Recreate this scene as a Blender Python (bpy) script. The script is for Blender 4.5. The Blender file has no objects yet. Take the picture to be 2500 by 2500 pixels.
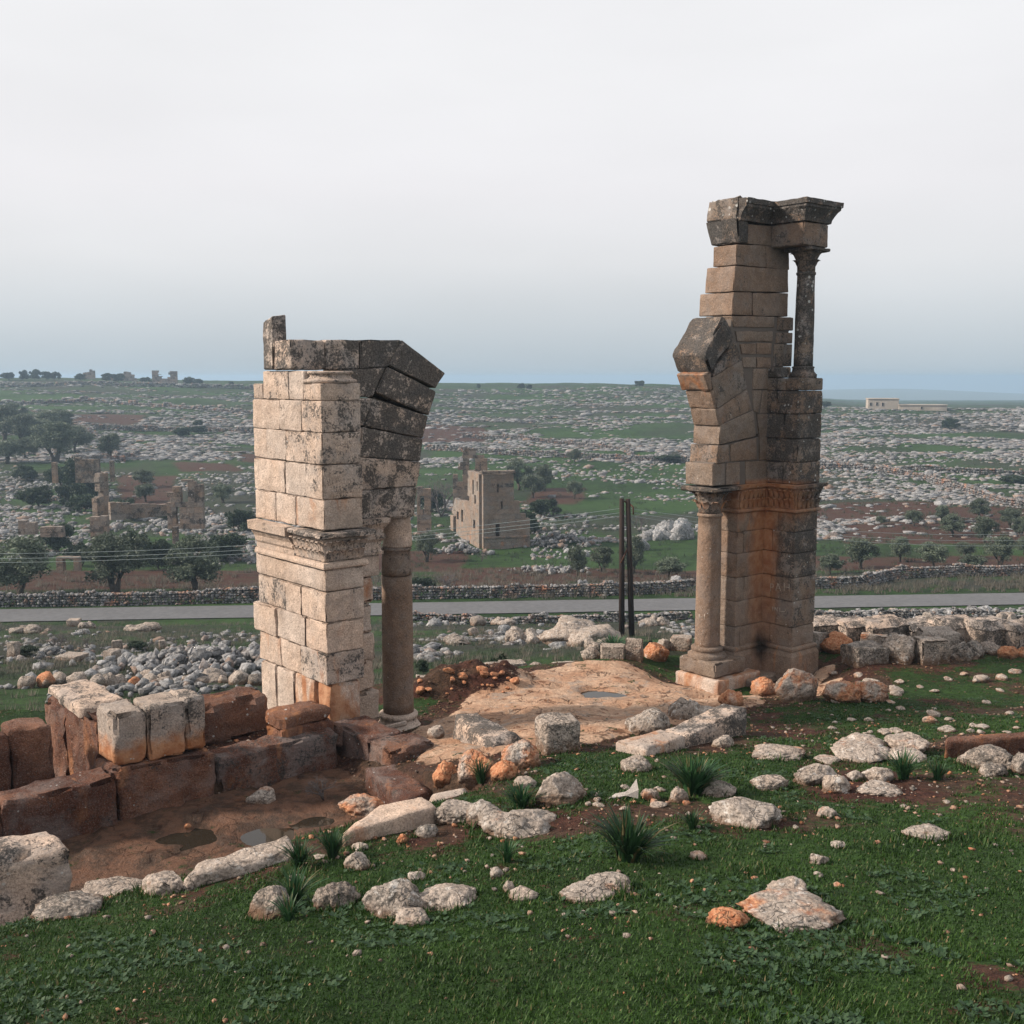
import bpy, bmesh, math, random
import numpy as np
from mathutils import Vector, Matrix
R = math.radians
rnd = random.Random(7)
sc = bpy.context.scene
C = sc.collection

# ------------------------------------------------------------------ camera, sky, sun, exposure
F_PIX, PITCH, EYE = 2700.0, R(6.97), 6.6          # focal length in photo pixels (2500 wide), tilt, eye height
cam_d = bpy.data.cameras.new('camera'); cam = bpy.data.objects.new('camera', cam_d); C.objects.link(cam)
cam_d.sensor_width = 36.0; cam_d.sensor_fit = 'HORIZONTAL'; cam_d.lens = 36.0 * F_PIX / 2500.0
cam_d.clip_start = 0.1; cam_d.clip_end = 20000.0
cam.location = (0, 0, EYE); cam.rotation_euler = (R(90) - PITCH, 0, 0)
sc.camera = cam

SUN_AZ, SUN_EL = (-1.0, -0.06), R(31)              # light comes from the left, a little ahead of the camera
world = bpy.data.worlds.new('World'); sc.world = world; world.use_nodes = True
wn = world.node_tree; wn.nodes.clear()
w_out = wn.nodes.new('ShaderNodeOutputWorld'); w_bg = wn.nodes.new('ShaderNodeBackground')
w_sky = wn.nodes.new('ShaderNodeTexSky'); w_sky.sky_type = 'NISHITA'; w_sky.sun_disc = False
w_sky.sun_elevation = SUN_EL; w_sky.sun_rotation = math.atan2(SUN_AZ[0], SUN_AZ[1])
w_sky.dust_density = 6.0; w_sky.air_density = 1.2
w_gain = wn.nodes.new('ShaderNodeVectorMath'); w_gain.operation = 'SCALE'; w_gain.inputs['Scale'].default_value = 0.9
w_co = wn.nodes.new('ShaderNodeTexCoord'); w_sep = wn.nodes.new('ShaderNodeSeparateXYZ')
w_rmp = wn.nodes.new('ShaderNodeValToRGB')          # the overcast veil: hazy blue-grey at the horizon, white higher up
els = w_rmp.color_ramp.elements
els[0].position = 0.0; els[0].color = (4.3, 5.0, 5.5, 1)
els[1].position = 1.0; els[1].color = (7.75, 7.7, 7.8, 1)
for pos, col in ((0.045, (5.5, 5.95, 6.3, 1)), (0.10, (6.85, 6.95, 7.15, 1)), (0.16, (7.5, 7.4, 7.6, 1)), (0.26, (7.75, 7.7, 7.8, 1))):
    e = els.new(pos); e.color = col
w_noi = wn.nodes.new('ShaderNodeTexNoise'); w_noi.inputs['Scale'].default_value = 2.2; w_noi.inputs['Detail'].default_value = 4
w_map = wn.nodes.new('ShaderNodeMapping'); w_map.inputs['Scale'].default_value = (1, 1, 3.5)
w_mr = wn.nodes.new('ShaderNodeMapRange')
w_mr.inputs['From Min'].default_value = 0.3; w_mr.inputs['From Max'].default_value = 0.7
w_mr.inputs['To Min'].default_value = 0.95; w_mr.inputs['To Max'].default_value = 1.04
w_cl = wn.nodes.new('ShaderNodeVectorMath'); w_cl.operation = 'SCALE'
w_mix = wn.nodes.new('ShaderNodeMix'); w_mix.data_type = 'RGBA'; w_mix.inputs['Factor'].default_value = 0.88
lk = wn.links.new
lk(w_co.outputs['Generated'], w_sep.inputs[0]); lk(w_sep.outputs['Z'], w_rmp.inputs['Fac'])
lk(w_co.outputs['Generated'], w_map.inputs[0]); lk(w_map.outputs[0], w_noi.inputs['Vector'])
lk(w_noi.outputs['Fac'], w_mr.inputs[0]); lk(w_mr.outputs[0], w_cl.inputs['Scale']); lk(w_rmp.outputs[0], w_cl.inputs[0])
lk(w_sky.outputs[0], w_gain.inputs[0]); lk(w_gain.outputs[0], w_mix.inputs[6]); lk(w_cl.outputs[0], w_mix.inputs[7])
lk(w_mix.outputs[2], w_bg.inputs['Color']); w_bg.inputs['Strength'].default_value = 0.1
lk(w_bg.outputs[0], w_out.inputs['Surface'])

sun_d = bpy.data.lights.new('sun', 'SUN'); sun = bpy.data.objects.new('sun', sun_d); C.objects.link(sun)
sun_d.energy = 5.0; sun_d.angle = R(6); sun_d.color = (1.0, 0.87, 0.74)
_n = math.hypot(*SUN_AZ)
sun.rotation_euler = Vector((SUN_AZ[0] / _n * math.cos(SUN_EL), SUN_AZ[1] / _n * math.cos(SUN_EL), math.sin(SUN_EL))).to_track_quat('Z', 'Y').to_euler()
vs = sc.view_settings
vs.view_transform = 'Standard'; vs.look = 'None'; vs.gamma = 1.0; vs.exposure = 0.33; vs.use_curve_mapping = False
sc.render.engine = 'CYCLES'
cy = sc.cycles
cy.use_denoising = True; cy.max_bounces = 5; cy.diffuse_bounces = 3; cy.glossy_bounces = 2; cy.transmission_bounces = 2
cy.volume_bounces = 1; cy.transparent_max_bounces = 4; cy.caustics_reflective = False; cy.caustics_refractive = False

# ------------------------------------------------------------------ numpy noise
def _h(i, j, k, s):
    n = i * 374761393 + j * 668265263 + k * 1274126177 + s * 974634461
    n = ((n ^ (n >> 13)) & 0x7fffffff) * 1274126177
    return ((n ^ (n >> 16)) & 0xffff) * (1 / 65535.0)
def vnoise(P, s=0):
    P = np.asarray(P, float); i = np.floor(P).astype(np.int64); f = P - i; f = f * f * (3 - 2 * f)
    r = 0
    for a in (0, 1):
        for b in (0, 1):
            for c in (0, 1):
                w = (f[..., 0] if a else 1 - f[..., 0]) * (f[..., 1] if b else 1 - f[..., 1]) * (f[..., 2] if c else 1 - f[..., 2])
                r = r + w * _h(i[..., 0] + a, i[..., 1] + b, i[..., 2] + c, s)
    return r * 2 - 1
def fbm(P, o=4, s=0, g=0.5):
    P = np.asarray(P, float); r = 0; a = 1.0; t = 0
    for k in range(o):
        r = r + a * vnoise(P * 2 ** k + 17.3 * k, s + k); t += a; a *= g
    return r / t
def fbm2(x, y, sc_, o=4, s=0):
    return fbm(np.stack([x / sc_, y / sc_, np.zeros_like(x) + .37], -1), o, s)
def sstep(a, b, x):
    t = np.clip((x - a) / (b - a), 0, 1); return t * t * (3 - 2 * t)

# ------------------------------------------------------------------ photo ray helpers (used to survey real positions)
CT, ST = math.cos(PITCH), math.sin(PITCH)
def ray(px, py):
    x = (px - 1250) / F_PIX; v = (1250 - py) / F_PIX
    return np.array([x, CT + v * ST, -ST + v * CT])
def at(px, py, Y):
    r = ray(px, py); t = Y / r[1]; return np.array([r[0] * t, Y, EYE + r[2] * t])
class Frame:                                         # building axes: w along the arch wall, p away from the camera
    def __init__(s, o, alpha):
        s.o = np.array(o, float); a = R(alpha)
        s.w = np.array([math.sin(a), math.cos(a)]); s.p = np.array([-math.cos(a), math.sin(a)])
    def P(s, w, p, z):
        q = s.o[:2] + w * s.w + p * s.p; return np.array([q[0], q[1], z])
    def wp(s, x, y):
        d0 = x - s.o[0]; d1 = y - s.o[1]
        return d0 * s.w[0] + d1 * s.w[1], d0 * s.p[0] + d1 * s.p[1]
    def _hit(s, px, py, n, c):
        r = ray(px, py); t = (c + s.o[:2] @ n) / (r[:2] @ n); return r * t + np.array([0, 0, EYE])
    def onp(s, px, py, pc):
        q = s._hit(px, py, s.p, pc); return s.wp(q[0], q[1])[0], q[2]
    def onw(s, px, py, wc):
        q = s._hit(px, py, s.w, wc); return s.wp(q[0], q[1])[1], q[2]
ALPHA = 50.0
FL = Frame(at(973, 1785, 20.5), ALPHA)               # left pillar: origin under its column
FR = Frame(at(1725, 1635, 25.0), ALPHA)              # right pillar: origin under its column

# ------------------------------------------------------------------ terrain height
YS = [-30, 0, 8.5, 22, 25, 26.2, 30, 40, 60, 80, 83, 94, 99, 115, 135, 170, 200, 290, 400, 520, 640, 800, 1500, 3500, 6000]
ZS = [6, 3.53, 2.2, .08, 0, -.6, -1.9, -4.0, -7.6, -11.5, -11.96, -11.96, -12.3, -13.5, -14.5, -14.2, -14.0, -10.4, -4.6, .6, 2.6, 1.0, -8, -60, -160]
ZR = [6, 3.53, 2.2, .08, 0, -.05, -.7, -3.4, -7.4, -11.5, -11.96, -11.96, -12.1, -13.2, -14.0, -13.0, -12.2, -9.2, -5.0, -8.5, -11, -14, -26, -66, -160]
def road_d(x, y):                                    # signed distance from the road's centre line
    return (y - (88.2 + .080 * x)) * .9968
def H(x, y):
    x = np.asarray(x, float); y = np.asarray(y, float)
    s = x / np.maximum(y, 20)
    zc = np.interp(y, YS, ZS); zr = np.interp(y, YS, ZR)
    k = sstep(.12, .34, s); z = zc * (1 - k) + zr * k
    z = z + sstep(-.05, -.45, s) * 3.4 * sstep(180, 560, y)
    z = z + .12 * np.clip(x - 1, -9, 0) * (1 - sstep(25, 60, y))
    near = 1 - sstep(26, 45, y)
    z = z + near * (.05 * fbm2(x, y, .9, 3, 3) + .10 * fbm2(x, y, 3.5, 3, 4) * sstep(5, 9, y))
    z = z + (1 - near) * .45 * fbm2(x, y, 9, 4, 5)
    z = z + sstep(110, 300, y) * 1.7 * fbm2(x, y, 45, 4, 6)
    rd = np.abs(road_d(x, y)); k = 1 - sstep(2.9, 7.5, rd); z = z * (1 - k) + (-11.96 - .02 * np.minimum(rd, 3)) * k
    w, p = FL.wp(x, y)
    # flat church floor between the pillars
    k = sstep(-2.0, -.4, w) * (1 - sstep(11, 13, w)) * sstep(-2.6, -1.2, p) * (1 - sstep(1.4, 2.4, p))
    z = z * (1 - .7 * k) + .7 * k * (.02 + .05 * fbm2(x, y, 1.2, 3, 8))
    # the ground dips round the taller pillar, leaving its plinth in view
    u_, v_ = FR.wp(x, y); k = 1 - sstep(1.5, 3.0, np.hypot(u_ - .6, v_ + .6)); z = z * (1 - k) + k * (-.46 + .05 * fbm2(x, y, .9, 3, 18))
    # bare rock sheet standing a little proud
    b = bedm(x, y); z = z + b * (.07 + .08 * fbm2(x, y, .8, 4, 9) + .15 * np.floor(5 * fbm2(x * .8, y * 1.5, 2.0, 4, 10)) / 5 - .10 * sstep(.28, .45, fbm2(x, y, .55, 3, 11)))
    # filled ground behind the low wall, then the dug pit in front of it
    k = sstep(-6.0, -5.8, w) * (1 - sstep(-2.6, -2.4, w)) * sstep(-2.0, -1.9, p) * (1 - sstep(-.9, -.5, p))
    z = z * (1 - k) + k * (.78 + .10 * fbm2(x, y, .6, 3, 12))
    k = sstep(-5.95, -5.55, p) * (1 - sstep(-1.95, -1.85, p)) * (1 - sstep(-2.55, -2.3, w))
    z = z * (1 - k) + k * (.34 + .09 * fbm2(x, y, .9, 4, 13) + .05 * np.sign(fbm2(x, y, 1.6, 2, 14)) * .6)
    k = sstep(-1.0, -.8, p) * (1 - sstep(1.2, 1.6, p)) * (1 - sstep(-7.2, -6.9, w)) * 0
    for (hx, hy, hr, hd) in HOLLOWS:
        z = z - hd * np.exp(-(((x - hx) / hr) ** 2 + ((y - hy) / (hr * .75)) ** 2))
    # heap of red earth behind the left column
    m = at(1105, 1650, 23.4); d = np.hypot((x - m[0]) / 1.5, (y - m[1]) / .9) + .35 * fbm2(x, y, .7, 3, 16)
    z = z + np.maximum(0, .50 * (1 - d * d / 1.3)) * (1 + .5 * fbm2(x, y, .35, 3, 15)) * (d < 1.3)
    return z
HOLLOWS = []                                          # hollows that hold rain water: x, y, radius, depth
def _flat(px, py): z = float(np.interp(py, [1700, 1850], [.10, .72])) - .3 * (px > 1700); r = ray(px, py); t = (z - EYE) / r[2]; return (r[0] * t, r[1] * t)
BED = [_flat(*q) for q in ((1010, 1752), (1100, 1716), (1200, 1668), (1290, 1630), (1400, 1608), (1560, 1602), (1670, 1620), (1740, 1660), (1780, 1706), (1850, 1716), (1870, 1742), (1770, 1768), (1640, 1790), (1560, 1812), (1480, 1836), (1400, 1846), (1310, 1856), (1220, 1872), (1130, 1880), (1060, 1862), (1000, 1810))]
def bedm(x, y, grow=0.0):                                      # where bare bedrock shows (0..1)
    w, p = FL.wp(x, y)
    wob = .5 * fbm2(x, y, 1.1, 4, 21)
    inside = np.zeros(x.shape, bool); dist = np.full(x.shape, 1e9); n = len(BED)   # outline of the main sheet, surveyed
    for (ax, ay), (bx, by) in zip(BED, BED[1:] + BED[:1]):
        dx, dy = bx - ax, by - ay; t = np.clip(((x - ax) * dx + (y - ay) * dy) / (dx * dx + dy * dy), 0, 1)
        dist = np.minimum(dist, np.hypot(x - ax - t * dx, y - ay - t * dy))
        if ay != by: inside ^= ((ay > y) != (by > y)) & (x < dx * (y - ay) / dy + ax)
    k = sstep(-.12, .12, np.where(inside, dist, -dist) + 1.0 * wob + grow)
    for (a, b_, rw, rp) in ((8.6, -2.9, 1.6, .5), (9.9, -2.4, 1.1, .3), (7.9, -3.7, .9, .35)):
        d = np.hypot((w - a) / rw, (p - b_) / rp) + 1.1 * wob - grow
        k = np.maximum(k, 1 - sstep(.8, 1.05, d))
    return k
def gnd(px, py, y0=5.0, y1=900.0):                   # where the sight line of a photo point meets the ground
    r = ray(px, py)
    Y = np.geomspace(y0, y1, 110 if y0 < 40 else 70)
    for it in range(2):
        t = Y / r[1]; z = EYE + r[2] * t; below = z <= H(r[0] * t, Y)
        i = int(np.argmax(below)) if below.any() else len(Y) - 1
        if it == 0: Y = np.linspace(Y[max(i - 1, 0)], Y[i], 24)
    return np.array([r[0] * t[i], Y[i], float(H(r[0] * t[i], Y[i]))])

# ------------------------------------------------------------------ object helpers
def empty(name, loc, rz=0):
    o = bpy.data.objects.new(name, None); C.objects.link(o); o.location = loc; o.rotation_euler = (0, 0, rz); o.empty_display_size = .2
    return o
def tag(o, label=None, cat=None, group=None, kind=None):
    if label: o['label'] = label
    if cat: o['category'] = cat
    if group: o['group'] = group
    if kind or cat: o['kind'] = kind or 'thing'
    return o
def mesh(name, V, Fc, mat=None, smooth=True):
    me = bpy.data.meshes.new(name)
    V = np.asarray(V, np.float32); 
    if isinstance(Fc, np.ndarray):
        n, k = Fc.shape
        me.vertices.add(len(V)); me.vertices.foreach_set('co', V.ravel())
        me.loops.add(n * k); me.loops.foreach_set('vertex_index', Fc.astype(np.int32).ravel())
        me.polygons.add(n); me.polygons.foreach_set('loop_start', np.arange(0, n * k, k, dtype=np.int32))
        me.update(calc_edges=True)
    else:
        me.from_pydata(V.tolist(), [], Fc)
    if smooth: me.polygons.foreach_set('use_smooth', np.ones(len(me.polygons), bool))
    if mat: me.materials.append(mat)
    return me
def link(name, me, parent=None, loc=None, rot=None, scl=None, color=None):
    o = bpy.data.objects.new(name, me); C.objects.link(o)
    if parent is not None: o.parent = parent
    if loc is not None: o.location = loc
    if rot is not None: o.rotation_euler = rot
    if scl is not None: o.scale = scl if hasattr(scl, '__len__') else (scl,) * 3
    o.color = color if color is not None else (.5, .1, .2, 1)
    return o
def local(V, parent):                                # world points -> coordinates under an unrotated Empty
    return np.asarray(V, float) - np.array(parent.location)
def copy_tree(o, parent=None):
    c = o.copy(); C.objects.link(c); c.parent = parent
    for ch in list(o.children): copy_tree(ch, c)
    return c

_lat = {}
def _lattice(nx, ny, nz):
    key = (nx, ny, nz)
    if key in _lat: return _lat[key]
    idx = {}; U = []
    def v(i, j, k):
        if (i, j, k) not in idx: idx[(i, j, k)] = len(U); U.append((i, j, k))
        return idx[(i, j, k)]
    Q = []
    for i in range(nx):
        for j in range(ny):
            Q.append((v(i, j, 0), v(i, j + 1, 0), v(i + 1, j + 1, 0), v(i + 1, j, 0)))
            Q.append((v(i, j, nz), v(i + 1, j, nz), v(i + 1, j + 1, nz), v(i, j + 1, nz)))
    for i in range(nx):
        for k in range(nz):
            Q.append((v(i, 0, k), v(i + 1, 0, k), v(i + 1, 0, k + 1), v(i, 0, k + 1)))
            Q.append((v(i, ny, k), v(i, ny, k + 1), v(i + 1, ny, k + 1), v(i + 1, ny, k)))
    for j in range(ny):
        for k in range(nz):
            Q.append((v(0, j, k), v(0, j, k + 1), v(0, j + 1, k + 1), v(0, j + 1, k)))
            Q.append((v(nx, j, k), v(nx, j + 1, k), v(nx, j + 1, k + 1), v(nx, j, k + 1)))
    _lat[key] = (np.array(U), np.array(Q)); return _lat[key]
def hexa(c8, r=.02, step=.14, amp=.008, chip=.03, seed=0, freq=6.0):
    """A worn block from 8 corners (bottom ring then top ring): bevelled arrises, chipped edges, uneven faces."""
    c = np.asarray(c8, float)
    L = [np.linalg.norm(c[1] - c[0]), np.linalg.norm(c[3] - c[0]), np.linalg.norm(c[4] - c[0])]
    ts = []
    for l in L:
        l = max(l, .02); rr = min(r / l, .22); n = max(1, min(10, int(round(l / step))))
        ts.append(np.concatenate([[0], np.linspace(rr, 1 - rr, n + 1), [1]]))
    n = [len(t) - 1 for t in ts]; U, Q = _lattice(*n)
    u = np.stack([ts[a][U[:, a]] for a in range(3)], -1)
    ext = np.stack([(U[:, a] == 0) | (U[:, a] == n[a]) for a in range(3)], -1); ne = ext.sum(1)
    def tri(u):
        a, b, d = u[:, :1], u[:, 1:2], u[:, 2:3]
        return ((c[0] * (1 - a) + c[1] * a) * (1 - b) + (c[3] * (1 - a) + c[2] * a) * b) * (1 - d) + ((c[4] * (1 - a) + c[5] * a) * (1 - b) + (c[7] * (1 - a) + c[6] * a) * b) * d
    V0 = tri(u)
    ch = np.maximum(0, fbm(V0 * freq * .8 + seed * 3.1, 2, seed) - .12) * chip * 3 * (ne > 1) + .35 * r * (ne > 1)
    for a in range(3):
        pull = (ch + (ne == 3) * .3 * r) / max(L[a], .02)
        u[:, a] += np.where((ne > 1) & ext[:, a], np.where(U[:, a] == 0, 1, -1) * np.minimum(pull, .3), 0)
    V = tri(u)
    N = np.stack([fbm(V * freq + 5.2 * k + seed, 3, seed + 11 * k) for k in range(3)], -1)
    return V + N * amp * 1.8, Q
def prism(quad, p0, p1, fr):                          # 4 (w,z) points on the wall plane, extruded from p0 to p1
    a = [fr.P(w, p0, z) for w, z in quad]; b = [fr.P(w, p1, z) for w, z in quad]
    # ring order: bottom: BL BR (front) BR BL (back); top: TL TR ...   quad given TL,TR,BR,BL
    return [a[3], a[2], b[2], b[3], a[0], a[1], b[1], b[0]]
def boxwp(fr, w0, w1, p0, p1, z0, z1, jit=0.0):
    j = lambda: rnd.uniform(-jit, jit)
    return [fr.P(w + j(), p + j(), z + j()) for z in (z0, z1) for w, p in ((w0, p0), (w1, p0), (w1, p1), (w0, p1))]
def lathe(prof, seg=28, amp=0.0, seed=0, arc=2 * math.pi, start=0):
    n = len(prof); V = []
    closed = arc > 6.2
    m = seg if closed else seg + 1
    for (r_, z_) in prof:
        for k in range(m):
            a = start + arc * k / seg; V.append((r_ * math.cos(a), r_ * math.sin(a), z_))
    V = np.array(V)
    if amp:
        d = V[:, :2] / np.maximum(1e-6, np.hypot(V[:, 0], V[:, 1]))[:, None]
        V[:, :2] += d * (fbm(V * 5 + seed, 3, seed) * amp)[:, None]
    Q = []
    for i in range(n - 1):
        for k in range(seg):
            k2 = (k + 1) % m if closed else k + 1
            Q.append((i * m + k, i * m + k2, (i + 1) * m + k2, (i + 1) * m + k))
    Fc = [list(q) for q in Q]
    Fc.append([k for k in range(m)][::-1]); Fc.append([(n - 1) * m + k for k in range(m)])
    return V, Fc
def tube(pts, rad, seg=6):
    pts = [np.array(p, float) for p in pts]; V = []; Q = []
    for i, p in enumerate(pts):
        d = pts[min(i + 1, len(pts) - 1)] - pts[max(i - 1, 0)]; d = d / (np.linalg.norm(d) + 1e-9)
        a = np.cross(d, (0, 0, 1.0)) if abs(d[2]) < .9 else np.cross(d, (1.0, 0, 0)); a /= np.linalg.norm(a); b = np.cross(d, a)
        rr = rad[i] if hasattr(rad, '__len__') else rad
        for k in range(seg):
            t = 2 * math.pi * k / seg; V.append(p + rr * (math.cos(t) * a + math.sin(t) * b))
    for i in range(len(pts) - 1):
        for k in range(seg): Q.append([i * seg + k, i * seg + (k + 1) % seg, (i + 1) * seg + (k + 1) % seg, (i + 1) * seg + k])
    Q.append(list(range(seg))[::-1]); Q.append([(len(pts) - 1) * seg + k for k in range(seg)])
    return V, Q
class MB:                                            # collects pieces of one part
    def __init__(s): s.V = []; s.F = []; s.n = 0
    def add(s, V, Fc):
        V = np.asarray(V, float); s.V.append(V); n = s.n; s.F.extend([[int(i) + n for i in f] for f in Fc]); s.n += len(V)
    def build(s, name, mat, parent=None, color=None, smooth=True):
        V = np.concatenate(s.V)
        if parent is not None: V = local(V, parent)
        return link(name, mesh(name, V, s.F, mat, smooth), parent, color=color)
_ico = {}
def ico(n):
    if n not in _ico:
        bm = bmesh.new(); bmesh.ops.create_icosphere(bm, subdivisions=n, radius=1.0)
        bm.verts.ensure_lookup_table()
        _ico[n] = (np.array([v.co[:] for v in bm.verts]), np.array([[v.index for v in f.verts] for f in bm.faces])); bm.free()
    return _ico[n]
def rockV(seed, sub=4, rough=.32, cuts=7, pit=.06, flat=.0):
    """Weathered limestone boulder, about unit radius: sliced by planes, then eroded and pitted."""
    V, Fc = ico(sub); V = V.copy(); g = random.Random(seed)
    V *= (1 + 1.25 * rough * fbm(V * 1.5 + seed * 1.7, 4, seed))[:, None]
    for _ in range(cuts):
        d = np.array([g.gauss(0, 1), g.gauss(0, 1), g.gauss(0, .9)]); d /= np.linalg.norm(d); h = g.uniform(.58, .95)
        t = V @ d - h; V -= np.maximum(0, t)[:, None] * d * .93
    n = V / np.linalg.norm(V, axis=1)[:, None]
    V += n * (.16 * rough * fbm(V * 3.3 + seed * 2.1, 3, seed + 3) )[:, None]
    ridg = 1 - np.abs(fbm(V * 3.1 + seed, 3, seed + 5)) * 2
    V += n * (pit * 1.1 * ridg - pit * 2.2 * np.maximum(0, fbm(V * 6 + seed, 3, seed + 9)) + pit * .5 * fbm(V * 14 + seed, 2, seed + 4))[:, None]
    m = V.min(0); M = V.max(0); V = (V - (m + M) / 2) / (M - m) * 2
    return V, Fc
# ------------------------------------------------------------------ materials
class NT:
    def __init__(s, name, rough=.9, spec=.15):
        s.m = bpy.data.materials.new(name); s.m.use_nodes = True; s.t = s.m.node_tree; s.t.nodes.clear()
        s.out = s.n('ShaderNodeOutputMaterial'); s.b = s.n('ShaderNodeBsdfPrincipled')
        s.b.inputs['Roughness'].default_value = rough; s.b.inputs['Specular IOR Level'].default_value = spec
        s.l(s.b.outputs[0], s.out.inputs['Surface'])
        s.geo = s.n('ShaderNodeNewGeometry'); s.oi = s.n('ShaderNodeObjectInfo'); s.pos = s.geo.outputs['Position']
    def n(s, t): return s.t.nodes.new(t)
    def l(s, a, b): s.t.links.new(a, b)
    def _in(s, sock, v):
        if hasattr(v, 'is_output'): s.l(v, sock)
        else: sock.default_value = v
    def noise(s, scale, detail=4, rough=.55, vec=None, dist=0.0):
        q = s.n('ShaderNodeTexNoise'); q.inputs['Scale'].default_value = scale; q.inputs['Detail'].default_value = detail
        q.inputs['Roughness'].default_value = rough; q.inputs['Distortion'].default_value = dist
        s.l(vec or s.pos, q.inputs['Vector']); return q.outputs['Fac']
    def voro(s, scale, vec=None, feat='F1', rand=1.0):
        q = s.n('ShaderNodeTexVoronoi'); q.feature = feat; q.inputs['Scale'].default_value = scale; q.inputs['Randomness'].default_value = rand
        s.l(vec or s.pos, q.inputs['Vector']); return q.outputs['Distance']
    def stretch(s, sx, sy, sz):
        q = s.n('ShaderNodeVectorMath'); q.operation = 'MULTIPLY'; s.l(s.pos, q.inputs[0]); q.inputs[1].default_value = (sx, sy, sz); return q.outputs[0]
    def mr(s, v, a, b, c=0.0, d=1.0, smooth=True):
        q = s.n('ShaderNodeMapRange'); q.interpolation_type = 'SMOOTHSTEP' if smooth else 'LINEAR'
        s._in(q.inputs[0], v)
        for i, x in enumerate((a, b, c, d)): s._in(q.inputs[1 + i], x)
        return q.outputs[0]
    def math(s, op, a, b=0.0, c=None):
        q = s.n('ShaderNodeMath'); q.operation = op; s._in(q.inputs[0], a); s._in(q.inputs[1], b)
        if c is not None: s._in(q.inputs[2], c)
        return q.outputs[0]
    def mix(s, f, a, b, mode='MIX'):
        q = s.n('ShaderNodeMix'); q.data_type = 'RGBA'; q.blend_type = mode
        s._in(q.inputs['Factor'], f)
        for i, x in ((6, a), (7, b)):
            if hasattr(x, 'is_output'): s.l(x, q.inputs[i])
            else: q.inputs[i].default_value = (*x, 1) if len(x) == 3 else x
        return q.outputs[2]
    def attr(s, name):
        q = s.n('ShaderNodeAttribute'); q.attribute_name = name; return q
    def sep(s, v):
        q = s.n('ShaderNodeSeparateXYZ'); s.l(v, q.inputs[0]); return q.outputs
    def sepc(s, v):
        q = s.n('ShaderNodeSeparateColor'); s.l(v, q.inputs[0]); return q.outputs
    def val(s, c, f):                                # multiply a colour by a value
        q = s.n('ShaderNodeVectorMath'); q.operation = 'SCALE'; s.l(c, q.inputs[0]); s._in(q.inputs['Scale'], f); return q.outputs[0]
    def bump(s, h, strength=.4, dist=.02, prev=None):
        q = s.n('ShaderNodeBump'); q.inputs['Strength'].default_value = strength; q.inputs['Distance'].default_value = dist
        s.l(h, q.inputs['Height'])
        if prev is not None: s.l(prev, q.inputs['Normal'])
        return q.outputs[0]
    def done(s, col, nrm=None, rough=None):
        s.l(col, s.b.inputs['Base Color']) if hasattr(col, 'is_output') else s._in(s.b.inputs['Base Color'], (*col, 1))
        if nrm is not None: s.l(nrm, s.b.inputs['Normal'])
        if rough is not None: s._in(s.b.inputs['Roughness'], rough)
        return s.m

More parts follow.
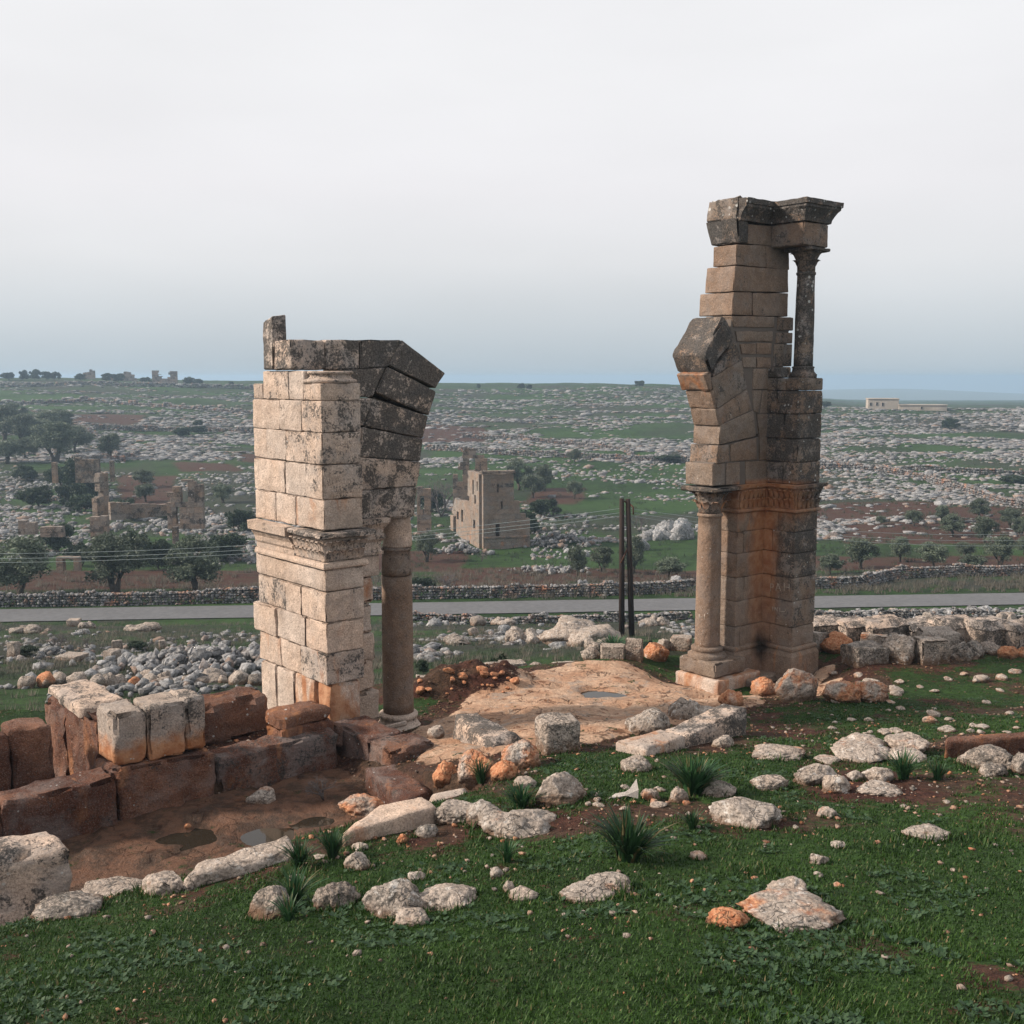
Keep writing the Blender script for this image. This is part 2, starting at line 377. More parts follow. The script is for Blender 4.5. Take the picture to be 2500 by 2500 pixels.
def mat_ashlar(name, pale, warm, far=1.0, stains=None, buried=None, relief=1.0):
    """Dressed limestone. Object colour drives it: R black lichen, G orange stain, B white lichen."""
    n = NT(name); cr, cg, cb = n.sepc(n.oi.outputs['Color'])[:3]; rv = n.oi.outputs['Random']; k = 1 / far
    big = n.noise(.9 * k, 4); mid = n.noise(5 * k, 5, .6); fine = n.noise(38 * k, 5, .65); gr = n.noise(150 * k, 2, .6)
    col = n.mix(n.mr(n.math('ADD', big, n.math('MULTIPLY', rv, .25)), .42, .78), pale, warm)
    col = n.val(col, n.mr(fine, .30, .70, .70, 1.20)); col = n.val(col, n.mr(mid, .3, .7, .84, 1.12)); col = n.val(col, n.mr(n.noise(90 * k, 3, .7), .36, .50, .62, 1.0))
    col = n.val(col, n.mr(rv, 0, 1, .84, 1.10, False))
    col = n.mix(n.math('MULTIPLY', n.mr(n.noise(60 * k, 4, .75), .54, .62), .22), col, (.55, .50, .45)); col = n.mix(n.math('MULTIPLY', n.mr(n.noise(33 * k, 5, .75), .56, .64), .55), col, (.07, .06, .052))
    # grey weathering film, then black lichen in clumps with a speckled rim
    col = n.mix(n.math('MULTIPLY', n.mr(n.noise(2.2 * k, 5, .65, dist=.5), .42, .66), n.mr(cr, 0, 1, .10, .80)), col, (.22, .21, .205))
    th = n.mr(cr, 0, 1, .655, .37, False)
    clump = n.math('ADD', n.math('MULTIPLY', n.noise(3.4 * k, 6, .7), .55), n.math('MULTIPLY', n.noise(24 * k, 5, .75), .45))
    lich = n.mr(clump, th, n.math('ADD', th, .07))
    col = n.mix(n.math('MULTIPLY', lich, .88), col, n.mix(n.mr(fine, .4, .6), (.028, .028, .028), (.085, .08, .075)))
    # orange and rust staining running down
    run = n.noise(2.6 * k, 4, .6, vec=n.stretch(1, 1, .35), dist=.6); tg = n.mr(cg, 0, 1, .74, .26, False)
    st = n.math('MULTIPLY', n.mr(run, tg, n.math('ADD', tg, .22)), n.mr(cg, 0, .2, 0, .85))
    if stains is not None: st, soot = stains(n, st)
    if buried is not None:                            # earth line left where soil once covered the stone
        zz = n.math('ADD', n.sep(n.pos)[2], n.math('MULTIPLY', n.noise(2.2, 5, .65), .9)); st = n.math('MAXIMUM', st, n.mr(zz, buried - .14, buried + .16, .9, 0))
    col = n.mix(st, col, n.mix(n.mr(mid, .35, .65), (.30, .115, .045), (.40, .20, .10)))
    # pale lichen rosettes
    wl = n.math('MULTIPLY', n.mr(n.voro(7 * k, vec=None), n.mr(cb, 0, 1, .02, .36, False), n.mr(cb, 0, 1, .0, .24, False)), n.mr(n.noise(4.5 * k, 3), .46, .56))
    col = n.mix(n.math('MULTIPLY', wl, n.mr(cb, 0, .15, 0, .8)), col, (.50, .50, .48))
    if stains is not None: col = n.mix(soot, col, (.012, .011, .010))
    pits = n.mr(n.voro(46 * k), .0, .28, 0, 1)
    pm = n.mr(n.noise(6 * k, 3), .45, .62)
    h = n.math('ADD', n.math('MULTIPLY', fine, .8), n.math('MULTIPLY', gr, .35)); h = n.math('ADD', h, n.math('MULTIPLY', mid, .7))
    h = n.math('ADD', h, n.math('MULTIPLY', n.math('MULTIPLY', pits, pm), .5))
    return n.done(col, n.bump(h, .75, .022 * far * relief))

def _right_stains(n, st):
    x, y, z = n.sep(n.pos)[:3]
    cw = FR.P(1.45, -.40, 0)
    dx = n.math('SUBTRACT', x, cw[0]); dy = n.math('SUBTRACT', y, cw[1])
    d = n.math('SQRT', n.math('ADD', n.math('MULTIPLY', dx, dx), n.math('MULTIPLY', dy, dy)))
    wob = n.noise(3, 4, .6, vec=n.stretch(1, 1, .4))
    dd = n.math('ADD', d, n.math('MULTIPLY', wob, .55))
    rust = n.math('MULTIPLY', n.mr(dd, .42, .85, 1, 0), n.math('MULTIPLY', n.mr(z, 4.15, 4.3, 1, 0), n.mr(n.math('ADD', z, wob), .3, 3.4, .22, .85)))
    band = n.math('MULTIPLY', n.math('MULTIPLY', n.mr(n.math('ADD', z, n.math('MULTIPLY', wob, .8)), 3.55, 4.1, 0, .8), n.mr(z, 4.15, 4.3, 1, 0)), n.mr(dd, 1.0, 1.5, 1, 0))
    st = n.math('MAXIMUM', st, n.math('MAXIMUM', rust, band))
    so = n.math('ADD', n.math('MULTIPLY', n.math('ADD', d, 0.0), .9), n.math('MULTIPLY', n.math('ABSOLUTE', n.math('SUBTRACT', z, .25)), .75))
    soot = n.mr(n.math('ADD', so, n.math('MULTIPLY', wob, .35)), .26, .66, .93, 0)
    return st, soot

PALE, WARM = (.47, .37, .30), (.40, .27, .19)
M = {}
M['ashlar'] = mat_ashlar('weathered_limestone', (.58, .48, .41), (.50, .38, .30))
M['brown'] = mat_ashlar('brown_limestone', (.255, .195, .152), (.205, .138, .098), stains=_right_stains)
M['fararsh'] = mat_ashlar('ruin_limestone', (.27, .235, .205), (.25, .18, .135), far=3.0)
M['pitblock'] = mat_ashlar('half_buried_limestone', (.38, .33, .29), (.35, .28, .23), buried=1.82)
M['redwall'] = mat_ashlar('earth_stained_stone', (.25, .12, .075), (.095, .036, .023), relief=2.6)

def mat_rock(name, a, b, far=1.0, karst=1.0, earth=False):
    """Rough limestone boulders: pale grey, pitted dark, earth-stained low down by object colour G."""
    n = NT(name); cr, cg, cb = n.sepc(n.oi.outputs['Color'])[:3]; rv = n.oi.outputs['Random']; k = 1 / far
    big = n.noise(1.6 * k, 5, .6); fine = n.noise(22 * k, 6, .7); pit = n.voro(16 * k, feat='F1')
    col = n.mix(n.mr(n.math('ADD', big, n.math('MULTIPLY', rv, .2)), .4, .75), a, b)
    col = n.val(col, n.mr(fine, .32, .68, .58, 1.22)); col = n.val(col, n.mr(n.noise(70 * k, 3, .7), .36, .5, .6, 1.0)); col = n.val(col, n.mr(rv, 0, 1, .78, 1.12, False))
    dk = n.mr(n.math('ADD', n.math('MULTIPLY', n.noise(7 * k, 6, .72), .6), n.math('MULTIPLY', n.noise(45 * k, 3, .7), .4)), n.mr(cr, 0, 1, .64, .40, False), n.mr(cr, 0, 1, .71, .47, False))
    col = n.mix(n.math('MULTIPLY', dk, .8), col, (.06, .057, .052))
    tg = n.mr(cg, 0, 1, .74, .20, False)
    st = n.math('MULTIPLY', n.mr(n.noise(2.4 * k, 5, .6), tg, n.math('ADD', tg, .2)), n.mr(cg, 0, .2, 0, .92))
    col = n.mix(st, col, n.mix(n.mr(fine, .35, .65), (.33, .105, .042), (.50, .26, .14)))
    crk = n.n('ShaderNodeTexVoronoi'); crk.feature = 'DISTANCE_TO_EDGE'; crk.inputs['Scale'].default_value = 2.6 * k
    dv = n.n('ShaderNodeVectorMath'); dv.operation = 'ADD'; n.l(n.pos, dv.inputs[0]); nz = n.n('ShaderNodeTexNoise'); nz.inputs['Scale'].default_value = 4 * k; n.l(n.pos, nz.inputs['Vector']); n.l(nz.outputs['Color'], dv.inputs[1]); n.l(dv.outputs[0], crk.inputs['Vector'])
    crv = n.math('MULTIPLY', n.mr(crk.outputs['Distance'], .006, .045, 1, 0), n.mr(n.noise(2 * k, 3), .46, .58)); col = n.mix(n.math('MULTIPLY', crv, .30), col, (.07, .058, .05))
    if earth:                                         # soil clinging to the foot of the stone
        gz = n.sep(n.n('ShaderNodeTexCoord').outputs['Generated'])[2]; col = n.mix(n.mr(n.math('ADD', gz, n.math('MULTIPLY', n.noise(9, 4, .7), .5)), .62, .92, .85, 0), col, (.13, .075, .045))
    sh = n.sepc(n.attr('shade').outputs['Color']); col = n.val(col, n.mr(sh[0], 0, 1, 1, .42, False)); col = n.mix(n.math('MULTIPLY', sh[1], .6), col, (.26, .15, .09))
    wl = n.math('MULTIPLY', n.mr(n.noise(9 * k, 4, .7), .56, .64), n.mr(cb, 0, 1, 0, .8)); col = n.mix(wl, col, (.62, .60, .57))
    h = n.math('SUBTRACT', n.math('ADD', n.math('MULTIPLY', fine, 1.0), n.math('MULTIPLY', n.mr(pit, 0, .5), .55 * karst)), n.math('MULTIPLY', crv, 1.2)); h = n.math('ADD', h, n.math('MULTIPLY', n.noise(6 * k, 4), 1.0))
    return n.done(col, n.bump(h, .9, .035 * far))
M['rock'] = mat_rock('pitted_limestone', (.46, .40, .35), (.35, .29, .245), earth=True)
M['rockfar'] = mat_rock('hillside_limestone', (.40, .405, .415), (.27, .27, .275), far=4.0)

def mat_ground():
    n = NT('ground_cover'); a = n.attr('cover'); so, be, dr = n.sepc(a.outputs['Color'])[:3]
    f1 = n.noise(.8, 6, .6); f2 = n.noise(9, 6, .65); f3 = n.noise(45, 4, .7); far1 = n.noise(.06, 6, .65)
    grass = n.mix(n.mr(f1, .35, .65), (.009, .024, .005), (.022, .052, .010))
    grass = n.mix(n.math('MULTIPLY', n.mr(far1, .4, .6), .5), grass, (.042, .088, .022))
    grass = n.val(grass, n.mr(f2, .3, .7, .6, 1.3))
    soil = n.mix(n.mr(f2, .35, .65), (.036, .015, .011), (.078, .032, .022)); soil = n.mix(n.mr(f1, .4, .62), soil, n.mix(n.mr(f2, .35, .65), (.035, .022, .014), (.085, .052, .034))); soil = n.val(soil, n.mr(f3, .3, .7, .6, 1.35))
    dry = n.mix(n.mr(f2, .35, .65), (.044, .042, .032), (.018, .024, .017))
    bed = n.mix(n.mr(n.noise(1.4, 6, .6), .35, .65), (.50, .345, .245), (.40, .235, .15)); bed = n.val(bed, n.mr(f2, .3, .7, .78, 1.15)); bed = n.val(bed, n.mr(f3, .3, .7, .82, 1.12))
    bed = n.mix(n.mr(n.noise(3.2, 6, .7), .57, .63), bed, (.17, .085, .05)); bed = n.mix(n.math('MULTIPLY', n.mr(n.noise(1.9, 5, .7), .55, .62), .7), bed, (.30, .25, .21))
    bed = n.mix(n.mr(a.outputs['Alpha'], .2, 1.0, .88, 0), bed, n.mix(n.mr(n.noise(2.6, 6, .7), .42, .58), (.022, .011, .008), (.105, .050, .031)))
    bcr = n.n('ShaderNodeTexVoronoi'); bcr.feature = 'DISTANCE_TO_EDGE'; bcr.inputs['Scale'].default_value = 1.3
    bdv = n.n('ShaderNodeVectorMath'); bdv.operation = 'ADD'; n.l(n.pos, bdv.inputs[0]); bnz = n.n('ShaderNodeTexNoise'); bnz.inputs['Scale'].default_value = 2.5; bnz.inputs['Detail'].default_value = 5; n.l(n.pos, bnz.inputs['Vector']); n.l(bnz.outputs['Color'], bdv.inputs[1]); n.l(bdv.outputs[0], bcr.inputs['Vector'])
    bline = n.math('MULTIPLY', n.mr(bcr.outputs['Distance'], .004, .035, 1, 0), n.mr(n.noise(1.1, 4), .42, .55)); bed = n.mix(n.math('MULTIPLY', bline, .75), bed, (.07, .038, .024))
    bed = n.mix(n.math('MULTIPLY', n.mr(n.noise(14, 5, .75), .57, .65), .5), bed, (.16, .10, .07)); bed = n.mix(n.math('MULTIPLY', n.mr(n.noise(2.3, 5, .7), .60, .64), n.mr(f2, .4, .55)), bed, (.020, .038, .010))
    wob = n.math('MULTIPLY', n.math('SUBTRACT', n.math('ADD', n.math('MULTIPLY', n.noise(4, 6, .75), .65), n.math('MULTIPLY', n.noise(28, 4, .75), .35)), .5), 2.2)
    e = lambda v, w_=.10: n.mr(n.math('ADD', v, wob), .5 - w_, .5 + w_)
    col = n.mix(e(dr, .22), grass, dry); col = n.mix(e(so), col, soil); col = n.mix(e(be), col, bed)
    h = n.math('SUBTRACT', n.math('ADD', n.math('MULTIPLY', f2, 1.3), n.math('MULTIPLY', f3, .6)), n.math('MULTIPLY', bline, .6))
    return n.done(col, n.bump(h, .9, .06), n.mr(a.outputs['Alpha'], .2, 1.0, .55, .92))
M['ground'] = mat_ground()

def mat_leaf(name, a, b, rough=.6, trans=.25):
    n = NT(name, rough, .25); at_ = n.attr('tint'); t = n.sepc(at_.outputs['Color'])[0]
    col = n.mix(t, a, b); col = n.mix(n.sepc(at_.outputs['Color'])[1], col, (.17, .135, .065)); col = n.val(col, n.mr(n.oi.outputs['Random'], 0, 1, .75, 1.2, False))
    m = n.done(col)
    tr = n.n('ShaderNodeBsdfTranslucent'); n.l(col, tr.inputs[0]); mx = n.n('ShaderNodeMixShader'); mx.inputs[0].default_value = trans
    n.l(n.b.outputs[0], mx.inputs[1]); n.l(tr.outputs[0], mx.inputs[2]); n.l(mx.outputs[0], n.out.inputs['Surface'])
    return m
M['grass'] = mat_leaf('grass_blades', (.009, .030, .004), (.040, .092, .013))
M['weed'] = mat_leaf('weed_leaves', (.020, .055, .022), (.060, .105, .050))
M["tuft"] = mat_leaf("asphodel_leaves", (.012, .042, .016), (.040, .100, .038), .45)
M['olive'] = mat_leaf('olive_foliage', (.045, .066, .045), (.155, .185, .130), .6, .15)
M['oak'] = mat_leaf('shrub_foliage', (.014, .026, .014), (.040, .065, .034), .6, .15)
M['drybush'] = mat_leaf('dry_brush', (.045, .042, .034), (.120, .110, .090), .8, .1)

def mat_plain(name, col, rough=.85, var=.25, scale=8.0, bump=.3, dist=.01, spec=.2):
    n = NT(name, rough, spec); f = n.noise(scale, 5, .65); f2 = n.noise(scale * 6, 3, .6)
    base = n.mix(f, tuple(c * (1 - var) for c in col), tuple(c * (1 + var) for c in col)); base = n.val(base, n.mr(f2, .3, .7, .88, 1.1))
    return n.done(base, n.bump(n.math('ADD', f, f2), bump, dist))
M['asphalt'] = mat_plain('worn_asphalt', (.110, .112, .118), .8, .22, .35, .2)
M['bark'] = mat_plain('grey_bark', (.060, .050, .042), .95, .3, 14, .6, .02)
M['twig'] = mat_plain('grey_twigs', (.115, .105, .105), .95, .25, 4, .2)
M['pole'] = mat_plain('creosoted_wood', (.026, .016, .013), .8, .4, 3, .4, .01)
M['iron'] = mat_plain('rusty_iron', (.075, .035, .022), .7, .3, 20)
M['wire'] = mat_plain('old_wire', (.25, .30, .31), .5, .1, 2)
M['mortar'] = mat_plain('grey_cement', (.125, .105, .092), .95, .15, 12, .4)
M['house'] = mat_plain('pale_block_wall', (.33, .29, .25), .95, .1, .6)
M['dark'] = mat_plain('dark_opening', (.02, .019, .02), .95, .1)
M['rag'] = mat_plain('dirty_white_plastic', (.44, .40, .37), .6, .3, 14, .5, .02)
M['scratch'] = mat_plain('scratched_stone', (.46, .40, .34), .95, .1)
M['hill'] = mat_plain('far_hill_scrub', (.10, .12, .09), .95, .3, .01, .0)
def mat_water():
    n = NT('muddy_water', .03, .5); n.b.inputs['IOR'].default_value = 1.33
    return n.done((.022, .018, .013), n.bump(n.noise(30, 2), .02, .005))
M['water'] = mat_water()
def mat_person():
    n = NT('red_and_dark_clothes', .9); z = n.sep(n.n('ShaderNodeTexCoord').outputs['Object'])[2]
    return n.done(n.mix(n.mr(z, .42, .46), (.02, .025, .05), n.oi.outputs['Color']))
M['cloth'] = mat_person()

# ------------------------------------------------------------------ the ground, one sheet out to the horizon
def survey(lst):
    return [(a, b, gnd((a + b) / 2, y1, 80)[1], gnd((a + b) / 2, y0, 80)[1]) for a, b, y0, y1 in lst]
RED_FIELDS = survey([(-300, 640, 1392, 1440), (900, 1130, 1345, 1395), (1080, 1400, 1385, 1438), (1380, 1760, 1393, 1420), (1990, 2330, 1225, 1265), (2060, 2900, 1272, 1330),
    (1960, 2900, 1358, 1398), (2330, 2900, 1235, 1300), (285, 420, 1160, 1238), (1300, 1455, 1190, 1230), (1010, 1180, 1040, 1082), (430, 600, 1128, 1150), (170, 340, 1012, 1036), (560, 650, 1108, 1130)])
GREEN_FIELDS = survey([(1180, 1600, 1078, 1120), (-200, 200, 960, 980), (60, 330, 1065, 1145), (1250, 1680, 1125, 1190), (1440, 1680, 1180, 1260), (1050, 1250, 1100, 1150)])
def cover(x, y):
    so = .34 + .95 * fbm2(x, y, 1.5, 5, 31) + .07 * sstep(10.5, 12, y) - .10 * sstep(11.5, 9.5, y); near = y < 27
    so = np.where(near, so * .9 + .02, .12 + .55 * fbm2(x, y, 16, 5, 32))
    so = np.where(y > 130, .02 + .60 * fbm2(x, y, 40, 4, 33), so)
    dr = np.where(near, .12 + .3 * fbm2(x, y, 3, 4, 34), .50 + .8 * fbm2(x, y, 7, 4, 35))
    dr = np.where(y > 110, .40 + .85 * fbm2(x, y, 26, 5, 36), dr)
    be = np.where(near, bedm(x, y), .0)
    s = x / np.maximum(y, 1)
    if x.max() < -1e9 or y.max() < 60: RF, GF = (), ()
    else: RF, GF = RED_FIELDS, GREEN_FIELDS; q = .02 * fbm2(x, y, 14, 3, 40)
    def field(px0, px1, Y0, Y1, soft=.012, amt=.9):
        s0, s1 = (px0 - 1250) / F_PIX, (px1 - 1250) / F_PIX
        return amt * sstep(s0 - soft, s0 + soft, s + q) * (1 - sstep(s1 - soft, s1 + soft, s + q)) * sstep(Y0 * .985, Y0 * 1.015, y * (1 + .8 * q)) * (1 - sstep(Y1 * .985, Y1 * 1.015, y * (1 + .8 * q)))
    # ploughed red fields beyond the road wall, then green meadows (extent surveyed from the photo)
    for kind, lst in ((0, RF), (1, GF)):
        for (a0, a1, Y0, Y1) in lst:
            f = field(a0, a1, Y0, Y1)
            if kind == 0: so = np.maximum(so, f)
            else: so = so * (1 - f); dr = dr * (1 - .9 * f)
    rd = np.abs(road_d(x, y)); v = (rd > 2.3) & (rd < 5.5); dr = np.where(v, dr * .4, dr); so = np.where(v, np.minimum(so, .3), so)
    # dug red earth: pit, fill, heap, the foot of the walls
    w, p = FL.wp(x, y)
    k = sstep(-6.2, -5.7, p) * (1 - sstep(-.2, .6, p)) * (1 - sstep(-2.4, -1.8, w)); so = np.maximum(so, 1.0 * k)
    be = np.maximum(be, 1.0 * sstep(-5.7, -5.2, p) * (1 - sstep(-2.1, -1.9, p)) * (1 - sstep(-2.7, -2.4, w)))
    m = at(1105, 1650, 23.4); d = np.hypot((x - m[0]) / 1.7, (y - m[1]) / 1.1); so = np.maximum(so, 1 - sstep(.8, 1.15, d)); be = be * sstep(.7, 1.0, d)
    k = (1 - sstep(.7, 1.5, np.abs(p + 3.0))) * sstep(-2.2, -1.6, w) * (1 - sstep(1.5, 3.0, w)); so = np.maximum(so, .56 * k)
    r_, q_ = FR.wp(x, y); k = 1 - sstep(.8, 1.8, np.hypot(r_ - 1.6, (q_ + 1.4))); so = np.maximum(so, .75 * k)
    if y.min() < 30:
        b2 = bedm(x, y, .5); so = np.maximum(so, .62 * b2 * near)
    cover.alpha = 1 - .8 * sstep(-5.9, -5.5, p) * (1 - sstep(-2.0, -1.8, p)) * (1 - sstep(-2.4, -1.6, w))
    return np.clip(so, 0, 1), np.clip(be, 0, 1), np.clip(dr, 0, 1)
def build_ground():
    oy = -5.0
    th = np.radians(np.linspace(-62, 62, 561))
    d = np.concatenate([np.arange(3, 10, .16), np.arange(10, 34, .085), np.geomspace(34, 7000, 300)])
    Th, D = np.meshgrid(th, d); X = D * np.sin(Th); Y = oy + D * np.cos(Th)
    Z = H(X.ravel(), Y.ravel()); V = np.stack([X.ravel(), Y.ravel(), Z], -1)
    nr, nc = X.shape; i = np.arange(nr - 1)[:, None] * nc + np.arange(nc - 1)[None, :]
    Q = np.stack([i, i + 1, i + nc + 1, i + nc], -1).reshape(-1, 4)
    me = mesh('ground', V, Q, M['ground'])
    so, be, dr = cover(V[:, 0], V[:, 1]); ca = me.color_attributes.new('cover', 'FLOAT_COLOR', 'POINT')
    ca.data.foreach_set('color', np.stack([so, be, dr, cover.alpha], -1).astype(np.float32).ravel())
    return tag(link('ground', me), kind='structure')
for (hx, hy, hr, hd) in ((1466, 1690, .40, .16), (662, 2032, .42, .17), (440, 2026, .40, .15), (775, 2000, .28, .12)):
    q = gnd(hx, hy); HOLLOWS.append((q[0], q[1], hr, hd))
build_ground()

# road: a sheet of asphalt over its bed
xs = np.linspace(-110, 110, 160); rows = []
for k in (-2.35, -1.2, 0, 1.2, 2.35):
    yy = 88.2 + .080 * xs + k + (.12 * fbm2(xs, xs * 0 + k, 4, 3, 50) if abs(k) > 2 else 0); rows.append(np.stack([xs, yy, np.full_like(xs, -11.96 + .05 - .012 * abs(k))], -1))
V = np.concatenate(rows); i = np.arange(4)[:, None] * 160 + np.arange(159)[None, :]
tag(link('road', mesh('road', V, np.stack([i, i + 1, i + 161, i + 160], -1).reshape(-1, 4), M['asphalt'])), kind='structure')

# long low hill far off on the right
xs = np.linspace(-.2, 1.1, 120); ys = np.linspace(3000, 4600, 30); S, Y = np.meshgrid(xs, ys)
Zt = -64 + 32 * np.exp(-((S - .33) / .14) ** 2) * np.sin(np.pi * (Y - 3000) / 1600) ** .7 + 2.5 * fbm2(S * 3500, Y, 260, 4, 60) - 3
V = np.stack([(S * Y).ravel(), Y.ravel(), Zt.ravel()], -1); i = np.arange(29)[:, None] * 120 + np.arange(119)[None, :]
tag(link('hill', mesh('hill', V, np.stack([i, i + 1, i + 121, i + 120], -1).reshape(-1, 4), M['hill'])), kind='structure')
# ------------------------------------------------------------------ the two pillars
def c1(x, y): return 550 + x / 3.22, 740 + y / 3.22
def c2(x, y): return 550 + x / 3.22, 1240 + y / 3.22
def c3(x, y): return 1580 + x / 3.22, 450 + y / 3.22
def c4(x, y): return 1580 + x / 2.76, 1050 + y / 2.76
_seed = [100]
def stone(parent, c8, mat, color, name='block', **kw):
    _seed[0] += 1; V, Q = hexa(c8, seed=_seed[0], **kw)
    me = mesh(name, local(V, parent), Q, mat); me.set_sharp_from_angle(angle=R(32)); return link(name, me, parent, color=(*color, 1))
def sweep(parent, name, fr, path, prof, mat, color, cap=True, seed=0, amp=.006, step=.12):
    """Moulding: profile [(out, z)] carried along a polyline of (w, p) corners with mitred turns (outside = right of travel)."""
    P = [np.array(q, float) for q in path]; nrm = []
    for i in range(len(P) - 1):
        d = P[i + 1] - P[i]; d /= np.linalg.norm(d); nrm.append(np.array([d[1], -d[0]]))
    mit = []
    for i in range(len(P)):
        if i == 0: mit.append(nrm[0])
        elif i == len(P) - 1: mit.append(nrm[-1])
        else:
            b = nrm[i - 1] + nrm[i]; mit.append(b / (b @ nrm[i]))
    st = []
    for i in range(len(P) - 1):
        n = max(1, int(np.linalg.norm(P[i + 1] - P[i]) / step))
        for k in range(n): st.append((P[i] + (P[i + 1] - P[i]) * k / n, mit[i] + (mit[i + 1] - mit[i]) * k / n))
    st.append((P[-1], mit[-1])); V = []
    for q, m in st:
        for o, z in prof: a = q + m * o; V.append(fr.P(a[0], a[1], z))
    V = np.array(V); V += np.stack([fbm(V * 7 + seed + 3 * k, 3, seed + k) for k in range(3)], -1) * amp
    n = len(prof); Q = [[i * n + j, i * n + j + 1, (i + 1) * n + j + 1, (i + 1) * n + j] for i in range(len(st) - 1) for j in range(n - 1)]
    if cap: Q.append(list(range(n))); Q.append([(len(st) - 1) * n + j for j in range(n)][::-1])
    o = link(name, mesh(name, local(V, parent), Q, mat, smooth=False), parent, color=(*color, 1)); return o
def leaf_mesh(w=.11, h=.2, out=.09):
    V = []; Fc = []
    prof = [(0, 0, .55), (.02, .3, .8), (.035, .6, 1.0), (.07, .85, .95), (out, .97, .7), (out * 1.25, .88, .45)]
    for i, (o, t, ws) in enumerate(prof):
        for k, (u, dd) in enumerate(((-1, -.012), (-.5, .006), (0, -.004), (.5, .006), (1, -.012))): V.append((u * ws * w / 2, -(o + dd), t * h))
    for i in range(len(prof) - 1):
        for k in range(4): Fc.append([i * 5 + k, i * 5 + k + 1, (i + 1) * 5 + k + 1, (i + 1) * 5 + k])
    n = len(V); V += [(x, y + .02, z) for x, y, z in V]; Fc += [[a + n for a in f[::-1]] for f in Fc]
    for i in range(len(prof) - 1):
        for a in (i * 5, i * 5 + 4): Fc.append([a, a + 5, a + 5 + n, a + n])
    return V, Fc
def leaves(parent, fr, w0, p0, w1, p1, z0, hgt, n, mat, color, out=.08, mesh_=None, name='acanthus_leaf', side=1):
    """A row of carved leaves along a face from (w0,p0) to (w1,p1)."""
    for k in range(n):
        t = (k + .5) / n; q = fr.P(w0 + (w1 - w0) * t, p0 + (p1 - p0) * t, z0); d = fr.P(w1, p1, 0) - fr.P(w0, p0, 0)
        ang = math.atan2(d[1], d[0]); L = np.linalg.norm(d) / n
        o = link(name, mesh_, parent, loc=local(q, parent.parent), rot=(0, 0, ang), scl=(L / .11 * .98, 1, hgt / .2), color=(*color, 1))
LEAF = {}
for kk in ('ashlar', 'brown'): LEAF[kk] = mesh('acanthus_leaf', *leaf_mesh(), M[kk])
def round_leaves(parent, centre, rad, z0, hgt, n, mat, color, flare=1.0, off=0.0):
    for k in range(n):
        a = 2 * math.pi * (k + off) / n
        link('acanthus_leaf', mat, parent, loc=local((centre[0] + rad * math.cos(a), centre[1] + rad * math.sin(a), z0), parent.parent), rot=(0, 0, a + math.pi / 2),
             scl=(2 * math.pi * rad / n / .11 * .95, flare, hgt / .2), color=(*color, 1))
def turned(parent, name, fr, w, p, prof, mat, color, seg=32, amp=.006, seed=1, sx=1):
    V, Fc = lathe(prof, seg, amp, seed); q = fr.P(w, p, 0); V = V + np.array([q[0], q[1], 0])
    return link(name, mesh(name, local(V, parent), Fc, mat), parent, color=(*color, 1))
def zc(px, py, fr, w, p):                              # height of a photo point known to stand above plan point (w, p)
    q = fr.P(w, p, 0); return at(px, py, q[1])[2]
def shaft(r0, r1, z0, z1, n=14, wear=()):
    return [(r0 + (r1 - r0) * (k / n) + .006 * math.sin(math.pi * k / n), z0 + (z1 - z0) * k / n) for k in range(n + 1)]

# ---- left pillar ----------------------------------------------------------------------------------------------
LW0, LW1, LP0 = -2.25, -1.50, -1.23                    # pier: its left face, right face and front
LPE = FL.onw(*c2(287, 1395), LW0)[0]                   # far end of the left face
WA0, WA1 = -.36, .40                                   # arch wall, front and back
pl = empty('arch_pillar', FL.P(-1.2, 0, 0))
tag(pl, 'shorter broken arch pillar of pale ashlar blocks with one free column', 'ruined pillar', 'pillars of the fallen arch')
AS = M['ashlar']
def zl(x, y, c): return zc(*c(x, y), FL, LW0, LP0)
def pl_(x, c, y): return FL.onw(*c(x, y), LW0)[0]
GAP = .003
def pier_course(ytop, ybot, c, brk, cols, tops=None, proud=None, xw=None):
    z1, z0 = zl(brk[0], ytop, c), zl(brk[0], ybot, c); ym = (ytop + ybot) / 2
    ps = [LP0] + [pl_(x, c, ym) for x in brk[1:]]
    for k in range(len(ps) - 1):
        zt = z1 if not tops or tops[k] is None else zl(brk[0], tops[k], c)
        pr = 0 if not proud else proud[k]
        dw = rnd.uniform(-.012, .012) - pr
        stone(pl, boxwp(FL, LW0 + dw, LW1 + (rnd.uniform(-.01, .01) if k == 0 else -.03), ps[k] + (GAP if k else rnd.uniform(-.012, .012)), ps[k + 1] - GAP, z0 + GAP, zt - GAP, .006), AS, cols[k], r=.016, amp=.010, chip=.055)
D = lambda r_, g=.05, b=.1: (r_, g, b)
pier_course(632, 768, c1, (735, 615, 495, 295, 217), (D(.45), D(.35, .1), D(.4), D(.55)), tops=(None, 532, 532, 640))
pier_course(770, 1020, c1, (735, 600, 430, 217), (D(.52), D(.35), D(.12)))
pier_course(1022, 1276, c1, (740, 480, 325, 222), (D(.55, .05, .3), D(.3), D(.25)))
pier_course(1278, 1550, c1, (745, 637, 468, 232), (D(.52), D(.2), D(.2, .15)))
pier_course(1552, 1794, c1, (755, 555, 400, 238), (D(.18, .45), D(.12, .1), D(.1)))
pier_course(492, 664, c2, (775, 250), (D(.12, .1),))
pier_course(668, 910, c2, (775, 598, 472, 262), (D(.36, .2, .1), D(.2), D(.52)), proud=(0, 0, .0))
pier_course(913, 1153, c2, (790, 630, 415, 245), (D(.25, .3), D(.2, .1), D(.1, .1)), proud=(.0, .0, .045))
